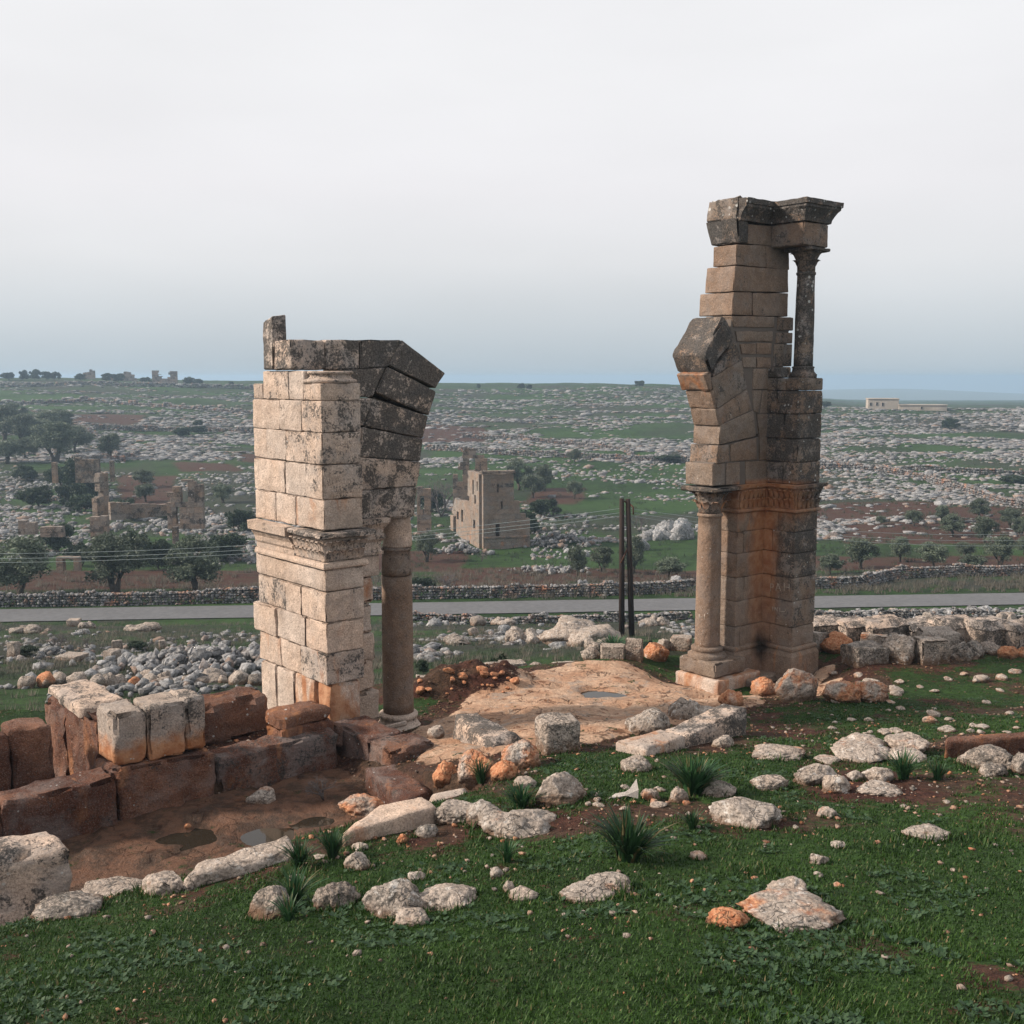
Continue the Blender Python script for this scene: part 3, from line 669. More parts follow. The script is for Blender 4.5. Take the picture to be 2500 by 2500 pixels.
pier_course(1156, 1398, c2, (795, 595, 440, 278), (D(.55, .35), D(.1, .15), D(.15, .4)))
zb = -.15
z0, z1 = zl(797, 1560, c2), zl(797, 1402, c2)
ps = [LP0] + [pl_(x, c2, 1480) for x in (700, 545, 405, 290)]
for k, col in enumerate((D(.1, .9), D(.1, .8), D(.15, .15), D(.08, .1))):
    stone(pl, boxwp(FL, LW0 + (.05 if k == 0 else 0), LW1 - .08 * (k == 0), ps[k] + .01, ps[k + 1] - .01, zb, z1 - .01, .015), AS, col, r=.05 if k == 0 else .02, amp=.03 if k == 0 else .008, chip=.08)
# cornice: moulding along the left face, carved capital on the front corner
zt, zk, zf = zl(765, 192, c2), zl(775, 432, c2), zl(775, 492, c2)
hh = zt - zk
prof = [(0, zf), (.035, zf + .01), (.06, zf + .07), (.06, zk - .01), (.02, zk), (.02, zk + .18 * hh), (.05, zk + .26 * hh), (.065, zk + .44 * hh), (.11, zk + .56 * hh), (.115, zk + .62 * hh), (.19, zk + .68 * hh), (.20, zt - .01), (0, zt)]
PC = LP0 + .98
sweep(pl, 'cornice', FL, [(LW1, LPE), (LW0, LPE), (LW0, PC + .02)][1:], prof[4:], AS, D(.35, .1), seed=3)
sweep(pl, 'torus_moulding', FL, [(LW0, LPE), (LW0, LP0), (LW1, LP0), (LW1, WA0)], [(0, zf), (.03, zf + .005), (.065, zf + .025), (.07, zf + .06), (.05, zk - .01), (0, zk)], AS, D(.25, .1), seed=4)
cap_ = np.array([FL.P(w, p, z) for (z, o) in ((zk + .005, .0), (zt - .10, .07)) for (w, p) in ((LW0 - o, LP0 - o), (LW1 + o, LP0 - o), (LW1 + o, PC), (LW0 - o, PC))])
cap_o = stone(pl, cap_, AS, D(.4, .25), 'capital_bell', amp=.008)
stone(pl, boxwp(FL, LW0 - .17, LW1 + .17, LP0 - .17, PC, zt - .105, zt - .004, .01), AS, D(.7, .05), 'abacus', r=.03, amp=.012, chip=.06)
for (r0, hz, n, o) in ((0, .5, 6, .0), (.42, .46, 6, .035)):
    z_ = zk + .01 + r0 * (hh - .1)
    leaves(cap_o, FL, LW0 - o, LP0 - o - .005, LW1 + o, LP0 - o - .005, z_, hz * (hh - .1), n, None, D(.6, .25), mesh_=LEAF['ashlar'])
    leaves(cap_o, FL, LW0 - o - .005, PC, LW0 - o - .005, LP0 - o, z_, hz * (hh - .1), n + 1, None, D(.45, .2), mesh_=LEAF['ashlar'])
# colonnette base left standing on the pier
za, zb2 = zl(735, 630, c1), zl(735, 532, c1)
q0 = pl_(735, c1, 600); hb = zb2 - za
turned(pl, 'colonnette_base', FL, (LW0 + LW1) / 2 + .05, LP0 + .42, [(.43, za), (.44, za + .06 * hb), (.45, za + .18 * hb), (.44, za + .28 * hb), (.38, za + .36 * hb), (.34, za + .55 * hb), (.35, za + .72 * hb), (.38, za + .78 * hb), (.385, za + .92 * hb), (.36, zb2)], AS, D(.5, .05, .1), amp=.006)
# arch wall above: voussoirs and spandrel, traced on its front plane
def lq(pts, c=c1): return [FL.onp(*c(x, y), WA0) for x, y in pts]
for pts, col in (
    ([(1045, 1478), (1512, 1442), (1482, 1682), (1050, 1700)], D(.72, .15, .1)),
    ([(1040, 1213), (1537, 1248), (1512, 1438), (1045, 1474)], D(.62, .1, .1)),
    ([(1082, 974), (1557, 1068), (1537, 1244), (1040, 1209)], D(.78, .1, .1)),
    ([(1160, 745), (1602, 888), (1557, 1064), (1092, 968)], D(.85, .1, .1)),
    ([(1278, 498), (1660, 694), (1602, 882), (1186, 704)], D(.85, .05, .1)),
    ([(1388, 290), (1728, 550), (1656, 668), (1282, 490)], D(.92, .0, .15)),
    ([(1062, 290), (1384, 290), (1276, 500), (1062, 516)], D(.9, .0, .2)),
    ([(792, 290), (1056, 290), (1056, 518), (792, 524)], D(.72, .25, .2)),
    ([(930, 524), (1268, 504), (1164, 738), (930, 748)], D(.85, .0, .2)),
    ([(930, 752), (1158, 748), (1090, 962), (930, 975)], D(.7, .15, .1)),
    ([(930, 980), (1082, 972), (1038, 1208), (930, 1210)], D(.6, .3, .1)),
    ([(930, 1214), (1038, 1212), (1042, 1474), (930, 1476)], D(.6, .2, .1)),
    ([(930, 1480), (1042, 1478), (1046, 1700), (930, 1700)], D(.6, .2, .1))):
    stone(pl, prism(lq(pts), WA0 + rnd.uniform(-.008, .008), WA1, FL), AS, col, 'voussoir' if pts[1][0] > 1300 else 'block', r=.022, amp=.008, chip=.045)
# top course turning the corner, and the upright block left on it
zt0, zt1 = zc(*c1(515, 524), FL, LW0 + .25, WA0), zc(*c1(515, 290), FL, LW0 + .25, WA0)
wl = FL.onp(*c1(515, 400), WA0)[0]; wr = FL.onp(*c1(786, 400), WA0)[0]; pe = FL.onw(*c1(382, 400), wl)[0]
stone(pl, boxwp(FL, wl, wr, WA0, pe, zt0, zt1, .008), AS, D(.7, .0, .1), r=.03, amp=.01, chip=.06)
pu0, pu1 = FL.onw(*c1(415, 250), wl + .15)[0], FL.onw(*c1(300, 250), wl + .15)[0]; zu = zc(*c1(390, 132), FL, wl + .15, (pu0 + pu1) / 2)
wU = FL.onp(*c1(483, 200), pe + .02)[0]; pu1 = FL.onw(*c1(299, 300), wl)[0]
c8 = boxwp(FL, wl - .01, wU, pe + .012, pu1, zt0 + .004, zu, .008)
c8[4:] = [q + np.array([0, 0, d]) for q, d in zip(c8[4:], (.05, .09, -.02, -.04))]
stone(pl, c8, AS, D(.8, .0, .1), r=.025, amp=.01, chip=.05)
# jamb of the arch: its cornice, fascia and rough broken core below
JW = FL.onp(*c2(1213, 450), WA0)[0]; KW = FL.onp(*c2(1185, 900), WA0)[0]
zj = lambda y: FL.onp(*c2(1140, y), WA0)[1]
stone(pl, boxwp(FL, LW1 - .05, JW, WA0, WA1, zj(540), zj(375), .004), AS, D(.2, .25), amp=.006)
sweep(pl, 'jamb_cornice', FL, [(LW1 - .05, WA0), (JW, WA0), (JW, WA1)], [(0, zj(372)), (.05, zj(368)), (.06, zj(345)), (.02, zj(335)), (.03, zj(270)), (.08, zj(245)), (.09, zj(215)), (.05, zj(205)), (.06, zj(170)), (.15, zj(120)), (.16, zj(85)), (0, zj(82))], AS, D(.55, .2), seed=7)
ys = (545, 750, 985, 1200, 1440, 1690)
for a, b, xr, col in zip(ys[:-1], ys[1:], (1178, 1168, 1188, 1190, 1225), (D(.15, .5), D(.2, .35), D(.3, .3), D(.2, .25), D(.25, .4))):
    kw = FL.onp(*c2(xr, (a + b) / 2), WA0)[0]
    stone(pl, boxwp(FL, LW1 - .05, kw, WA0 + .03, WA1 - .05, zj(b) + .005, zj(a) - .005, .02), AS, col, r=.05, amp=.025, chip=.09)
# the column: two drums
zs = lambda y: zc(*c2(1365, y), FL, 0, -.25)
ra = .272
pr = [(.245, zs(62)), (.25, zs(110)), (.27, zs(180)), (.262, zs(240)), (.275, zs(300)), (.265, zs(312))]
V, Fc = lathe([(a, z) for a, z in pr[::-1]], 32, .05, 5); q = FL.P(.02, 0, 0)
link('broken_capital', mesh('broken_capital', local(V + np.array([q[0], q[1], 0]), pl), Fc, AS), pl, color=(.3, .35, .1, 1))
stone(pl, boxwp(FL, -.32, .30, -.28, .33, zs(70), FL.onp(*c1(1400, 1690), WA0)[1] + .02, .03), AS, D(.5, .2), 'impost', r=.05, amp=.02, chip=.08)
turned(pl, 'column_shaft', FL, 0, 0, shaft(.283, .262, zs(536), zs(345), 4) + [(.272, zs(342)), (.292, zs(335)), (.292, zs(322)), (.27, zs(316)), (.262, zs(314))], M['brown'], D(.45, .2, .1), seed=9, amp=.006)
turned(pl, 'column_drum', FL, .004, 0, shaft(.292, .284, zs(1622), zs(542)), M['brown'], D(.35, .25, .25), seed=10, amp=.008)
turned(pl, 'column_base', FL, 0, 0, [(.46, zs(1800)), (.46, zs(1760)), (.44, zs(1735)), (.395, zs(1712)), (.36, zs(1690)), (.345, zs(1665)), (.375, zs(1658)), (.38, zs(1638)), (.36, zs(1628)), (.30, zs(1620))], AS, D(.35, .25, .05), amp=.012)
sweep(pl, 'moulded_base', FL, [(LW1, WA0 - .02), (-.1, WA0 - .02)], [(0, zs(1790)), (.11, zs(1790)), (.11, zs(1745)), (.06, zs(1715)), (.02, zs(1690)), (.05, zs(1675)), (.05, zs(1655)), (0, zs(1650))], AS, D(.3, .3), seed=8)
stone(pl, boxwp(FL, LW1 - .1, .5, WA0 - .16, WA1 + .1, -.35, zs(1792), .02), AS, D(.3, .5), 'plinth', r=.04, amp=.015)

# ---- right pillar ---------------------------------------------------------------------------------------------
pr_ = empty('arch_pillar', FR.P(1.1, 0, 0))
tag(pr_, 'taller brown arch pillar with two columns, carved capitals and overhanging cornice', 'ruined pillar', 'pillars of the fallen arch')
BR = M['brown']
JA = FR.onp(*c4(600, 1000), WA0)[0]                    # jamb edge
CW = 1.53; EW = FR.onp(*c4(1138, 900), -1.23)[0]; PB = -1.23
zr = lambda y, x=790: zc(*c4(x, y), FR, CW, WA0)      # heights read along the inner corner
lev = [1422, 1290, 1120, 966, 806, 664, 540]
cols = [(.28, .2, .05), (.25, .15, .1), (.25, .15, .15), (.35, .1, .1), (.3, .3, .1), (.2, .5, .05)]
for i in range(6):
    a, b = zr(lev[i]), zr(lev[i + 1]); sp = JA + (CW - JA) * (.18, .5, .3, .0, .25, .55)[i]
    if sp > JA + .05: stone(pr_, boxwp(FR, JA, sp - .003, WA0, WA1, a + .004, b - .004, .004), BR, cols[i], r=.012, amp=.005)
    stone(pr_, boxwp(FR, sp + .003 if sp > JA + .05 else JA, CW + .05, WA0 + .002, WA1, a + .004, b - .004, .004), BR, cols[i], r=.012, amp=.005)
    dk = (.35, .5, .5, .75, .8, .75)[i]; s2 = CW + (EW - CW) * (1.0, .5, .58, .62, .55, .5)[i]
    stone(pr_, boxwp(FR, CW, EW, PB, -.75 if i % 2 else -.6, a + .004, b - .004, .005), BR, (dk, .1, .35), r=.014, amp=.006)
    stone(pr_, boxwp(FR, CW + .002, EW - .02, (-.75 if i % 2 else -.6) + .006, WA1, a + .004, b - .004, .004), BR, (dk * .7, .25, .15), r=.012, amp=.005)
path = [(JA, WA1 - .1), (JA, WA0), (CW, WA0), (CW, PB), (EW, PB), (EW, WA1 - .1)]
zq = zr(1600)
sweep(pr_, 'moulded_base', FR, path, [(0, zq - .3), (.09, zq - .3), (.09, zr(1480)), (.06, zr(1462)), (.03, zr(1450)), (.055, zr(1444)), (.055, zr(1430)), (.02, zr(1424)), (0, zr(1420))], BR, (.2, .4, .1), seed=21)
zA, zB_ = zr(540), zr(352)
sweep(pr_, 'torus_moulding', FR, path, [(0, zA), (.03, zA + .005), (.055, zA + .03), (.055, zA + .06), (.03, zA + .085), (0, zA + .09)], BR, (.3, .6, .1), seed=22)
hb = zB_ - zA - .09
cap_o = sweep(pr_, 'capital_band', FR, path, [(0, zA + .088), (.01, zA + .09), (.02, zA + .09 + .5 * hb), (.08, zB_ - .09), (.14, zB_ - .075), (.15, zB_ - .005), (0, zB_)], BR, (.75, .35, .25), seed=23, amp=.016)
for (r0, hz, o) in ((0, .42, .03), (.36, .42, .045)):
    z_ = zA + .1 + r0 * hb
    leaves(cap_o, FR, JA, WA0 - o, CW, WA0 - o, z_, hz * hb, 6, None, (.5, .6, .1), mesh_=LEAF['brown'])
    leaves(cap_o, FR, CW - o, WA0, CW - o, PB, z_, hz * hb, 6, None, (.6, .5, .1), mesh_=LEAF['brown'])
    leaves(cap_o, FR, CW, PB - o, EW, PB - o, z_, hz * hb, 5, None, (.7, .1, .25), mesh_=LEAF['brown'])
# upper pilaster
zp = lambda y: zc(*c3(985, y), FR, CW, WA0)
z4 = lambda y: zr(y, 825)
lv = [352, 207, 52]; zz = [zB_ + .002, z4(207), z4(52), zp(1800), zp(1620)]
zz.append(zc(*c3(1240, 1522), FR, CW, PB)); 
wcol = [(.72, .0, .55), (.8, .0, .45), (.8, .0, .6), (.75, .0, .7), (.6, .0, .5)]
WU = FR.onp(*c3(1380, 1700), PB)[0]
for i in range(5):
    f = -.62 if i % 2 else -.85
    stone(pr_, boxwp(FR, CW, WU, PB, f, zz[i] + .004, zz[i + 1] - .004, .006), BR, wcol[i], r=.025, amp=.008, chip=.05)
    stone(pr_, boxwp(FR, CW + .002, WU - .03, f + .008, WA1, zz[i] + .004, zz[i + 1] - .004, .006), BR, (wcol[i][0], 0, .3), r=.02, amp=.006)
stone(pr_, boxwp(FR, CW - .02, CW + .35, -.75, WA1, zz[5] + .004, zp(1438), .01), BR, (.75, 0, .4), r=.025, amp=.01)
# arch wall: blocks traced on its front plane
def rq(pts, c): return [FR.onp(*c(x, y), WA0) for x, y in pts]
BW = (.30, .12, .08)
for c, pts, col, nm in (
    (c4, [(440, 230), (524, 222), (524, 370), (440, 378)], (.4, .1, .2), 'voussoir'), (c4, [(534, 222), (624, 216), (624, 366), (534, 370)], BW, 'block'), (c4, [(664, 212), (818, 205), (815, 358), (664, 364)], BW, 'block'),
    (c4, [(474, 106), (548, 98), (556, 214), (466, 226)], (.5, .2, .1), 'voussoir'), (c4, [(560, 96), (738, 50), (742, 200), (566, 212)], BW, 'block'), (c4, [(756, 50), (826, 50), (820, 200), (756, 204)], BW, 'block'),
    (c4, [(494, -34), (716, -132), (736, 42), (484, 100)], BW, 'voussoir'), (c3, [(858, 1804), (980, 1804), (985, 2002), (884, 2002)], BW, 'block'),
    (c3, [(548, 1774), (788, 1610), (832, 1772), (578, 1886)], (.42, .1, .3), 'voussoir'), (c3, [(505, 1524), (744, 1384), (786, 1604), (548, 1768)], (.5, .05, .2), 'voussoir'),
    (c3, [(524, 1452), (698, 1236), (740, 1380), (512, 1518)], (.7, 0, .1), 'voussoir'),
    (c3, [(664, 1034), (1002, 1040), (1000, 1126), (684, 1122)], BW, 'block'), (c3, [(690, 1152), (990, 1156), (986, 1238), (708, 1236)], BW, 'block'),
    (c3, [(730, 1256), (856, 1250), (856, 1336), (746, 1336)], BW, 'block'), (c3, [(866, 1246), (980, 1250), (976, 1336), (866, 1336)], BW, 'block'),
    (c3, [(750, 1360), (856, 1360), (856, 1442), (752, 1442)], BW, 'block'), (c3, [(862, 1358), (974, 1360), (974, 1442), (862, 1442)], BW, 'block'),
    (c3, [(836, 1452), (978, 1452), (978, 1612), (830, 1612)], BW, 'block'), (c3, [(830, 1618), (904, 1618), (880, 1800), (840, 1784)], BW, 'block'), (c3, [(914, 1618), (980, 1618), (980, 1800), (890, 1800)], BW, 'block'),
    (c3, [(1030, 1042), (1150, 1050), (1148, 1150), (1026, 1146)], (.5, 0, .2), 'block'), (c3, [(1020, 1166), (1146, 1170), (1142, 1252), (1016, 1248)], (.5, 0, .2), 'block'), (c3, [(1004, 1256), (1142, 1258), (1136, 1432), (992, 1432)], (.6, 0, .2), 'block'),
    (c3, [(800, 312), (1016, 330), (1016, 490), (785, 466)], BW, 'block'), (c3, [(705, 474), (932, 480), (932, 656), (700, 632)], BW, 'block'), (c3, [(938, 484), (1116, 510), (1120, 672), (938, 658)], BW, 'block'),
    (c3, [(694, 640), (1110, 668), (1112, 850), (676, 840)], BW, 'block'), (c3, [(680, 848), (824, 850), (824, 1030), (668, 1026)], BW, 'block'), (c3, [(830, 852), (1112, 856), (1106, 1040), (830, 1032)], BW, 'block')):
    stone(pr_, prism(rq(pts, c), WA0 + rnd.uniform(-.006, .006), WA1 + {(705, 474): -.10, (694, 640): .05, (680, 848): .20, (830, 852): .10}.get(pts[0], rnd.uniform(-.03, .03)), FR), BR, col, nm, r=.014, amp=.006, chip=.035)
# cement patching between the upper blocks (set back behind their faces)
mq = rq([(672, 1036), (1140, 1045), (985, 2002), (600, 1880)], c3)
stone(pr_, prism(mq, WA0 + .022, WA1 - .1, FR), M['mortar'], (0, 0, 0), 'cement_patch', r=.01, amp=.004)
mq = rq([(455, 220), (822, 200), (815, 364), (455, 376)], c4); stone(pr_, prism(mq, WA0 + .022, WA1 - .1, FR), M['mortar'], (0, 0, 0), 'cement_patch', r=.01, amp=.004)
mq = rq([(480, 105), (826, 30), (822, 204), (475, 222)], c4); stone(pr_, prism(mq, WA0 + .022, WA1 - .1, FR), M['mortar'], (0, 0, 0), 'cement_patch', r=.01, amp=.004)
# the overhanging haunch of the arch
hq = rq([(600, 1026), (684, 1200), (486, 1488), (438, 1336)], c3)
stone(pr_, prism(hq, WA0 - .05, WA1 + .16, FR), BR, (.82, .05, .15), 'voussoir', r=.05, amp=.025, chip=.09)
hq = rq([(440, 1490), (500, 1470), (512, 1618), (490, 1620)], c3)
stone(pr_, prism(hq, WA0 - .02, WA1 + .05, FR), BR, (.4, .6, .1), 'voussoir', r=.03, amp=.012)
for pts in ([(500, 1624), (560, 1600), (580, 1740), (536, 1764)], [(536, 1768), (580, 1745), (610, 1880), (566, 1900)]):
    stone(pr_, prism(rq(pts, c3), WA0 + .004, WA1 - .02, FR), BR, (.2, .45, .15), 'voussoir', r=.02, amp=.008)
# top: bracket, entablature arm over the colonnette, cornice
zt_ = lambda x, y, w=CW, p=WA0: zc(*c3(x, y), FR, w, p)
TE = FR.onp(*c3(795, 300), WA0)[0]                     # left end of the wall at the top
za, zb_ = zt_(795, 466, TE), zt_(795, 272, TE)
c8 = [FR.P(w, p, z) for z, o in ((za, .0), (zb_, .1)) for w, p in ((TE - .30 - o, WA0 - .0 + .0), (TE + .02, WA0 - .01), (TE + .02, WA1 + .05 + o), (TE - .30 - o, WA1 + .05 + o))]
stone(pr_, c8, BR, (.85, 0, .1), 'bracket', r=.03, amp=.012, chip=.05)
zi0, zi1 = zt_(1016, 500), zt_(1016, 322)
stone(pr_, boxwp(FR, CW - .05, EW + .02, PB - .02, WA0 - .01, zi0, zi1, .008), BR, (.5, .15, .2), 'impost', r=.025, amp=.01, chip=.05)
stone(pr_, boxwp(FR, CW - .05, CW + .4, WA0, WA1, zi0, zi1, .008), BR, (.4, .15, .2), 'block', r=.02)
zc0, zc1 = zi1 + .004, zt_(1110, 150)
hc = zc1 - zc0
cpath = [(TE - .34, WA1 + .08), (TE - .34, WA0), (CW - .04, WA0), (CW - .04, PB), (EW + .03, PB), (EW + .03, WA1)]
cp2 = cpath[1:]
sweep(pr_, 'cornice', FR, cp2, [(0, zc0), (.05, zc0 + .01), (.06, zc0 + .16 * hc), (.09, zc0 + .30 * hc), (.15, zc0 + .5 * hc), (.20, zc0 + .62 * hc), (.20, zc0 + .72 * hc), (.23, zc0 + .75 * hc), (.235, zc1 - .01), (0, zc1)], BR, (.85, 0, .55), seed=31, amp=.018, step=.08)
stone(pr_, boxwp(FR, TE - .36, CW + .3, WA0 - .02, WA1 + .12, zc0 + .004, zc1 + .02, .03), BR, (.6, 0, .9), 'cornice_core', r=.05, amp=.04, chip=.1)
stone(pr_, boxwp(FR, CW - .02, EW + .02, PB, WA1, zc0 + .006, zc1 + .012, .01), BR, (.7, 0, .7), 'cornice_core', r=.04, amp=.02, chip=.05)
# colonnette
wc, pc = (CW + EW) / 2 + .03, PB + .38
wc = FR.onp(*c3(1240, 1000), pc)[0]
zn = lambda y: zc(*c3(1240, y), FR, wc, pc - .2)
turned(pr_, 'colonnette_shaft', FR, wc, pc, shaft(.218, .200, zn(1432), zn(715)) + [(.205, zn(712)), (.222, zn(706)), (.222, zn(690)), (.2, zn(684))], BR, (.78, 0, .75), seed=33, amp=.008)
turned(pr_, 'colonnette_base', FR, wc, pc, [(.31, zz[5] - .02), (.315, zn(1505)), (.32, zn(1495)), (.29, zn(1486)), (.25, zn(1470)), (.24, zn(1448)), (.255, zn(1444)), (.255, zn(1434)), (.22, zn(1430))], BR, (.8, 0, .6), amp=.01)
cap_o = turned(pr_, 'colonnette_capital', FR, wc, pc, [(.2, zn(686)), (.205, zn(640)), (.24, zn(590)), (.30, zn(545)), (.36, zn(525)), (.30, zn(520))], BR, (.75, .15, .1), amp=.02)
stone(pr_, boxwp(FR, wc - .40, wc + .40, pc - .38, pc + .36, zn(530), zi0 - .003, .01), BR, (.8, 0, .1), 'abacus', r=.03, amp=.012, chip=.06)
qq = FR.P(wc, pc, 0)
round_leaves(cap_o, qq, .205, zn(640), .14, 8, LEAF['brown'], (.75, .1, .1), 1.0)
round_leaves(cap_o, qq, .235, zn(585), .15, 8, LEAF['brown'], (.8, .1, .1), 1.2, .5)
# the tall column, its Corinthian capital, base and double plinth
zk_ = lambda y: zc(*c4(405, y), FR, 0, -.25)
turned(pr_, 'column_shaft', FR, 0, 0, shaft(.285, .262, zk_(1492), zk_(590)) + [(.27, zk_(588)), (.292, zk_(583)), (.292, zk_(570)), (.268, zk_(564))], BR, (.30, .12, .25), seed=41)
cap_o = turned(pr_, 'capital_bell', FR, 0, 0, [(.262, zk_(566)), (.27, zk_(520)), (.30, zk_(470)), (.36, zk_(425)), (.42, zk_(405)), (.36, zk_(400))], BR, (.6, .4, .1), amp=.02)
stone(pr_, boxwp(FR, -.50, JA + .1, -.50, .45, zk_(410), zk_(382), .015), BR, (.8, .15, .1), 'abacus', r=.03, amp=.015, chip=.08)
qq = FR.P(0, 0, 0)
round_leaves(cap_o, qq, .272, zk_(530), .18, 9, LEAF['brown'], (.4, .6, .1), 1.3)
round_leaves(cap_o, qq, .30, zk_(475), .20, 9, LEAF['brown'], (.75, .3, .1), 1.6, .5)
turned(pr_, 'column_base', FR, 0, 0, [(.43, zk_(1545)), (.44, zk_(1535)), (.44, zk_(1515)), (.40, zk_(1508)), (.35, zk_(1500)), (.345, zk_(1490)), (.365, zk_(1486)), (.365, zk_(1470)), (.34, zk_(1464)), (.29, zk_(1460))], BR, (.35, .15, .2), amp=.01)
stone(pr_, boxwp(FR, -.46, JA + .1, -.62, .45, zk_(1632), zk_(1540), .012), BR, (.3, .1, .25), 'plinth', r=.04, amp=.012, chip=.06)
stone(pr_, boxwp(FR, -.52, JA + .45, -.78, .5, zk_(1742), zk_(1638), .015), M['ashlar'], (.1, .75, .05), 'plinth', r=.04, amp=.015, chip=.06)
stone(pr_, boxwp(FR, JA - .1, EW + .1, -.9, WA1, -.5, zq - .02, .02), BR, (.3, .3, .1), 'footing', r=.05, amp=.02)
# scratched letters
def scratch(parent, fr, plane, c, strokes):
    mb = MB()
    for a, b in strokes:
        if plane[0] == 'w':
            p0 = fr.onw(*c(*a), plane[1]); p1 = fr.onw(*c(*b), plane[1]); A = fr.P(plane[1] - .006, *p0); B = fr.P(plane[1] - .006, *p1)
        else:
            p0 = fr.onp(*c(*a), plane[1]); p1 = fr.onp(*c(*b), plane[1]); A = fr.P(p0[0], plane[1] - .006, p0[1]); B = fr.P(p1[0], plane[1] - .006, p1[1])
        mb.add(*tube([A, (A + B) / 2 + np.array([0, 0, .004]), B], .007, 4))
    return mb.build('scratched_letters', M['scratch'], parent)
scratch(pr_, FR, ('w', CW - .004), c4, [((835, 1035), (832, 1085)), ((832, 1035), (850, 1040)), ((850, 1040), (850, 1058)), ((850, 1058), (834, 1060)), ((868, 1085), (882, 1032)), ((882, 1032), (902, 1085)), ((874, 1066), (897, 1066)),
    ((925, 1030), (925, 1085)), ((958, 1035), (958, 1088)), ((925, 1058), (958, 1060)), ((848, 1190), (848, 1220)), ((862, 1192), (862, 1222)), ((862, 1192), (878, 1222)), ((878, 1222), (878, 1194)), ((895, 1198), (895, 1225)), ((895, 1225), (930, 1222)), ((930, 1222), (936, 1208))])
scratch(pr_, FR, ('p', -.292), c4, [((350, 1240), (350, 1280)), ((385, 1240), (385, 1280)), ((350, 1262), (385, 1260))])
# ------------------------------------------------------------------ low walls round the dug pit
def cA(x, y): return x / 2.414, 1450 + y / 2.414
def cB(x, y): return 600 + x / 2.76, 1650 + y / 2.76
def cC(x, y): return 1200 + x / 2.76, 1600 + y / 2.76
def cD(x, y): return 1800 + x / 2.414, 1450 + y / 2.414
RW = M['redwall']
def wall(name, label, cat, base, blocks, group=None):
    """blocks: (name, c8, material, colour, kw)"""
    e = empty(name, base); tag(e, label, cat, group)
    for nm, c8, mat, col, kw in blocks: stone(e, c8, mat, col, nm, **kw)
    return e
KR = dict(r=.045, amp=.036, chip=.13, step=.075, freq=5.0)
P4 = -2.03
def wz(x, y, p, c=cA): return FL.onp(*c(x, y), p)
bl = []
xs = [(-330, 0), (0, 690), (704, 1290), (1300, 2010)]
for k, (a, b) in enumerate(xs):
    w0, w1 = wz(a, 1250, P4)[0], wz(b, 1180, P4)[0]; zt = (.98, 1.02, 1.06, .92)[k]
    bl.append(('block', boxwp(FL, w0 + .01, w1 - .01, P4 + (0, -.05, .02, .05)[k], P4 + .55, .05, zt, .03), RW, ((.45, .3, .25), (.4, .3, .3), (.35, .45, .2), (.55, .3, .15))[k], KR))
wall('retaining_wall', 'long low red-brown stone wall along the back of the dug pit', 'wall', FL.P(-6, P4, .3), bl)
P1 = P4 + .12
wa, wb, wc_ = wz(684, 850, P1)[0], wz(878, 850, P1)[0], wz(1222, 800, P1)[0]
zt1 = 1.86
pb = FL.onw(*cA(602, 730), wa)[0]
tag(wall('cut_block', 'squared grey block, earth-stained below, left of two on the pit wall', 'stone block', FL.P(wa + .4, P1, 1.06), [('body', boxwp(FL, wa, wb - .012, P1, P1 + .75, 1.075, zt1, .02), M['pitblock'], (.42, .10, .25), dict(r=.06, amp=.02, chip=.09, step=.09))]))
tag(wall('cut_block', 'cracked grey block with orange foot, right of two on the pit wall', 'stone block', FL.P(wb + .6, P1, 1.06), [('body', boxwp(FL, wb + .012, (wb + wc_) / 2 + .12, P1 + .02, P1 + .7, 1.08, zt1 + .02, .02), M['pitblock'], (.50, .1, .25), dict(r=.04, amp=.018, chip=.08, step=.09)),
     ('broken_half', boxwp(FL, (wb + wc_) / 2 + .128, wc_, P1 + .03, P1 + .7, 1.08, zt1 + .03, .02), M['pitblock'], (.66, .1, .25), dict(r=.05, amp=.025, chip=.1, step=.09))]))
# cross wall running back from them
bl = [('block', boxwp(FL, wa - .03, wa + .55, P1 + .72, P1 + 2.0, .1, 1.60, .04), RW, (.3, .5, .3), dict(r=.07, amp=.045, chip=.14, step=.1)),
      ('block', boxwp(FL, wa - .05, wa + .5, P1 + 2.01, P1 + 3.1, .1, 1.46, .05), RW, (.3, .4, .3), dict(r=.07, amp=.05, chip=.16, step=.1)),
      ('capstone', boxwp(FL, wa - .06, wa + .62, P1 + 1.25, P1 + 2.9, 1.50, 1.70, .03), M['ashlar'], (.55, .1, .35), dict(r=.06, amp=.035, chip=.12, step=.1)),
      ('block', boxwp(FL, wa - .06, wa + .5, P1 + .02, P1 + .73, .1, 1.06, .04), RW, (.3, .5, .3), dict(r=.06, amp=.04, chip=.12))]
wall('cross_wall', 'crumbling red-brown cross wall with pale capstone behind the two grey blocks', 'wall', FL.P(wa, P1 + 1.5, .2), bl)
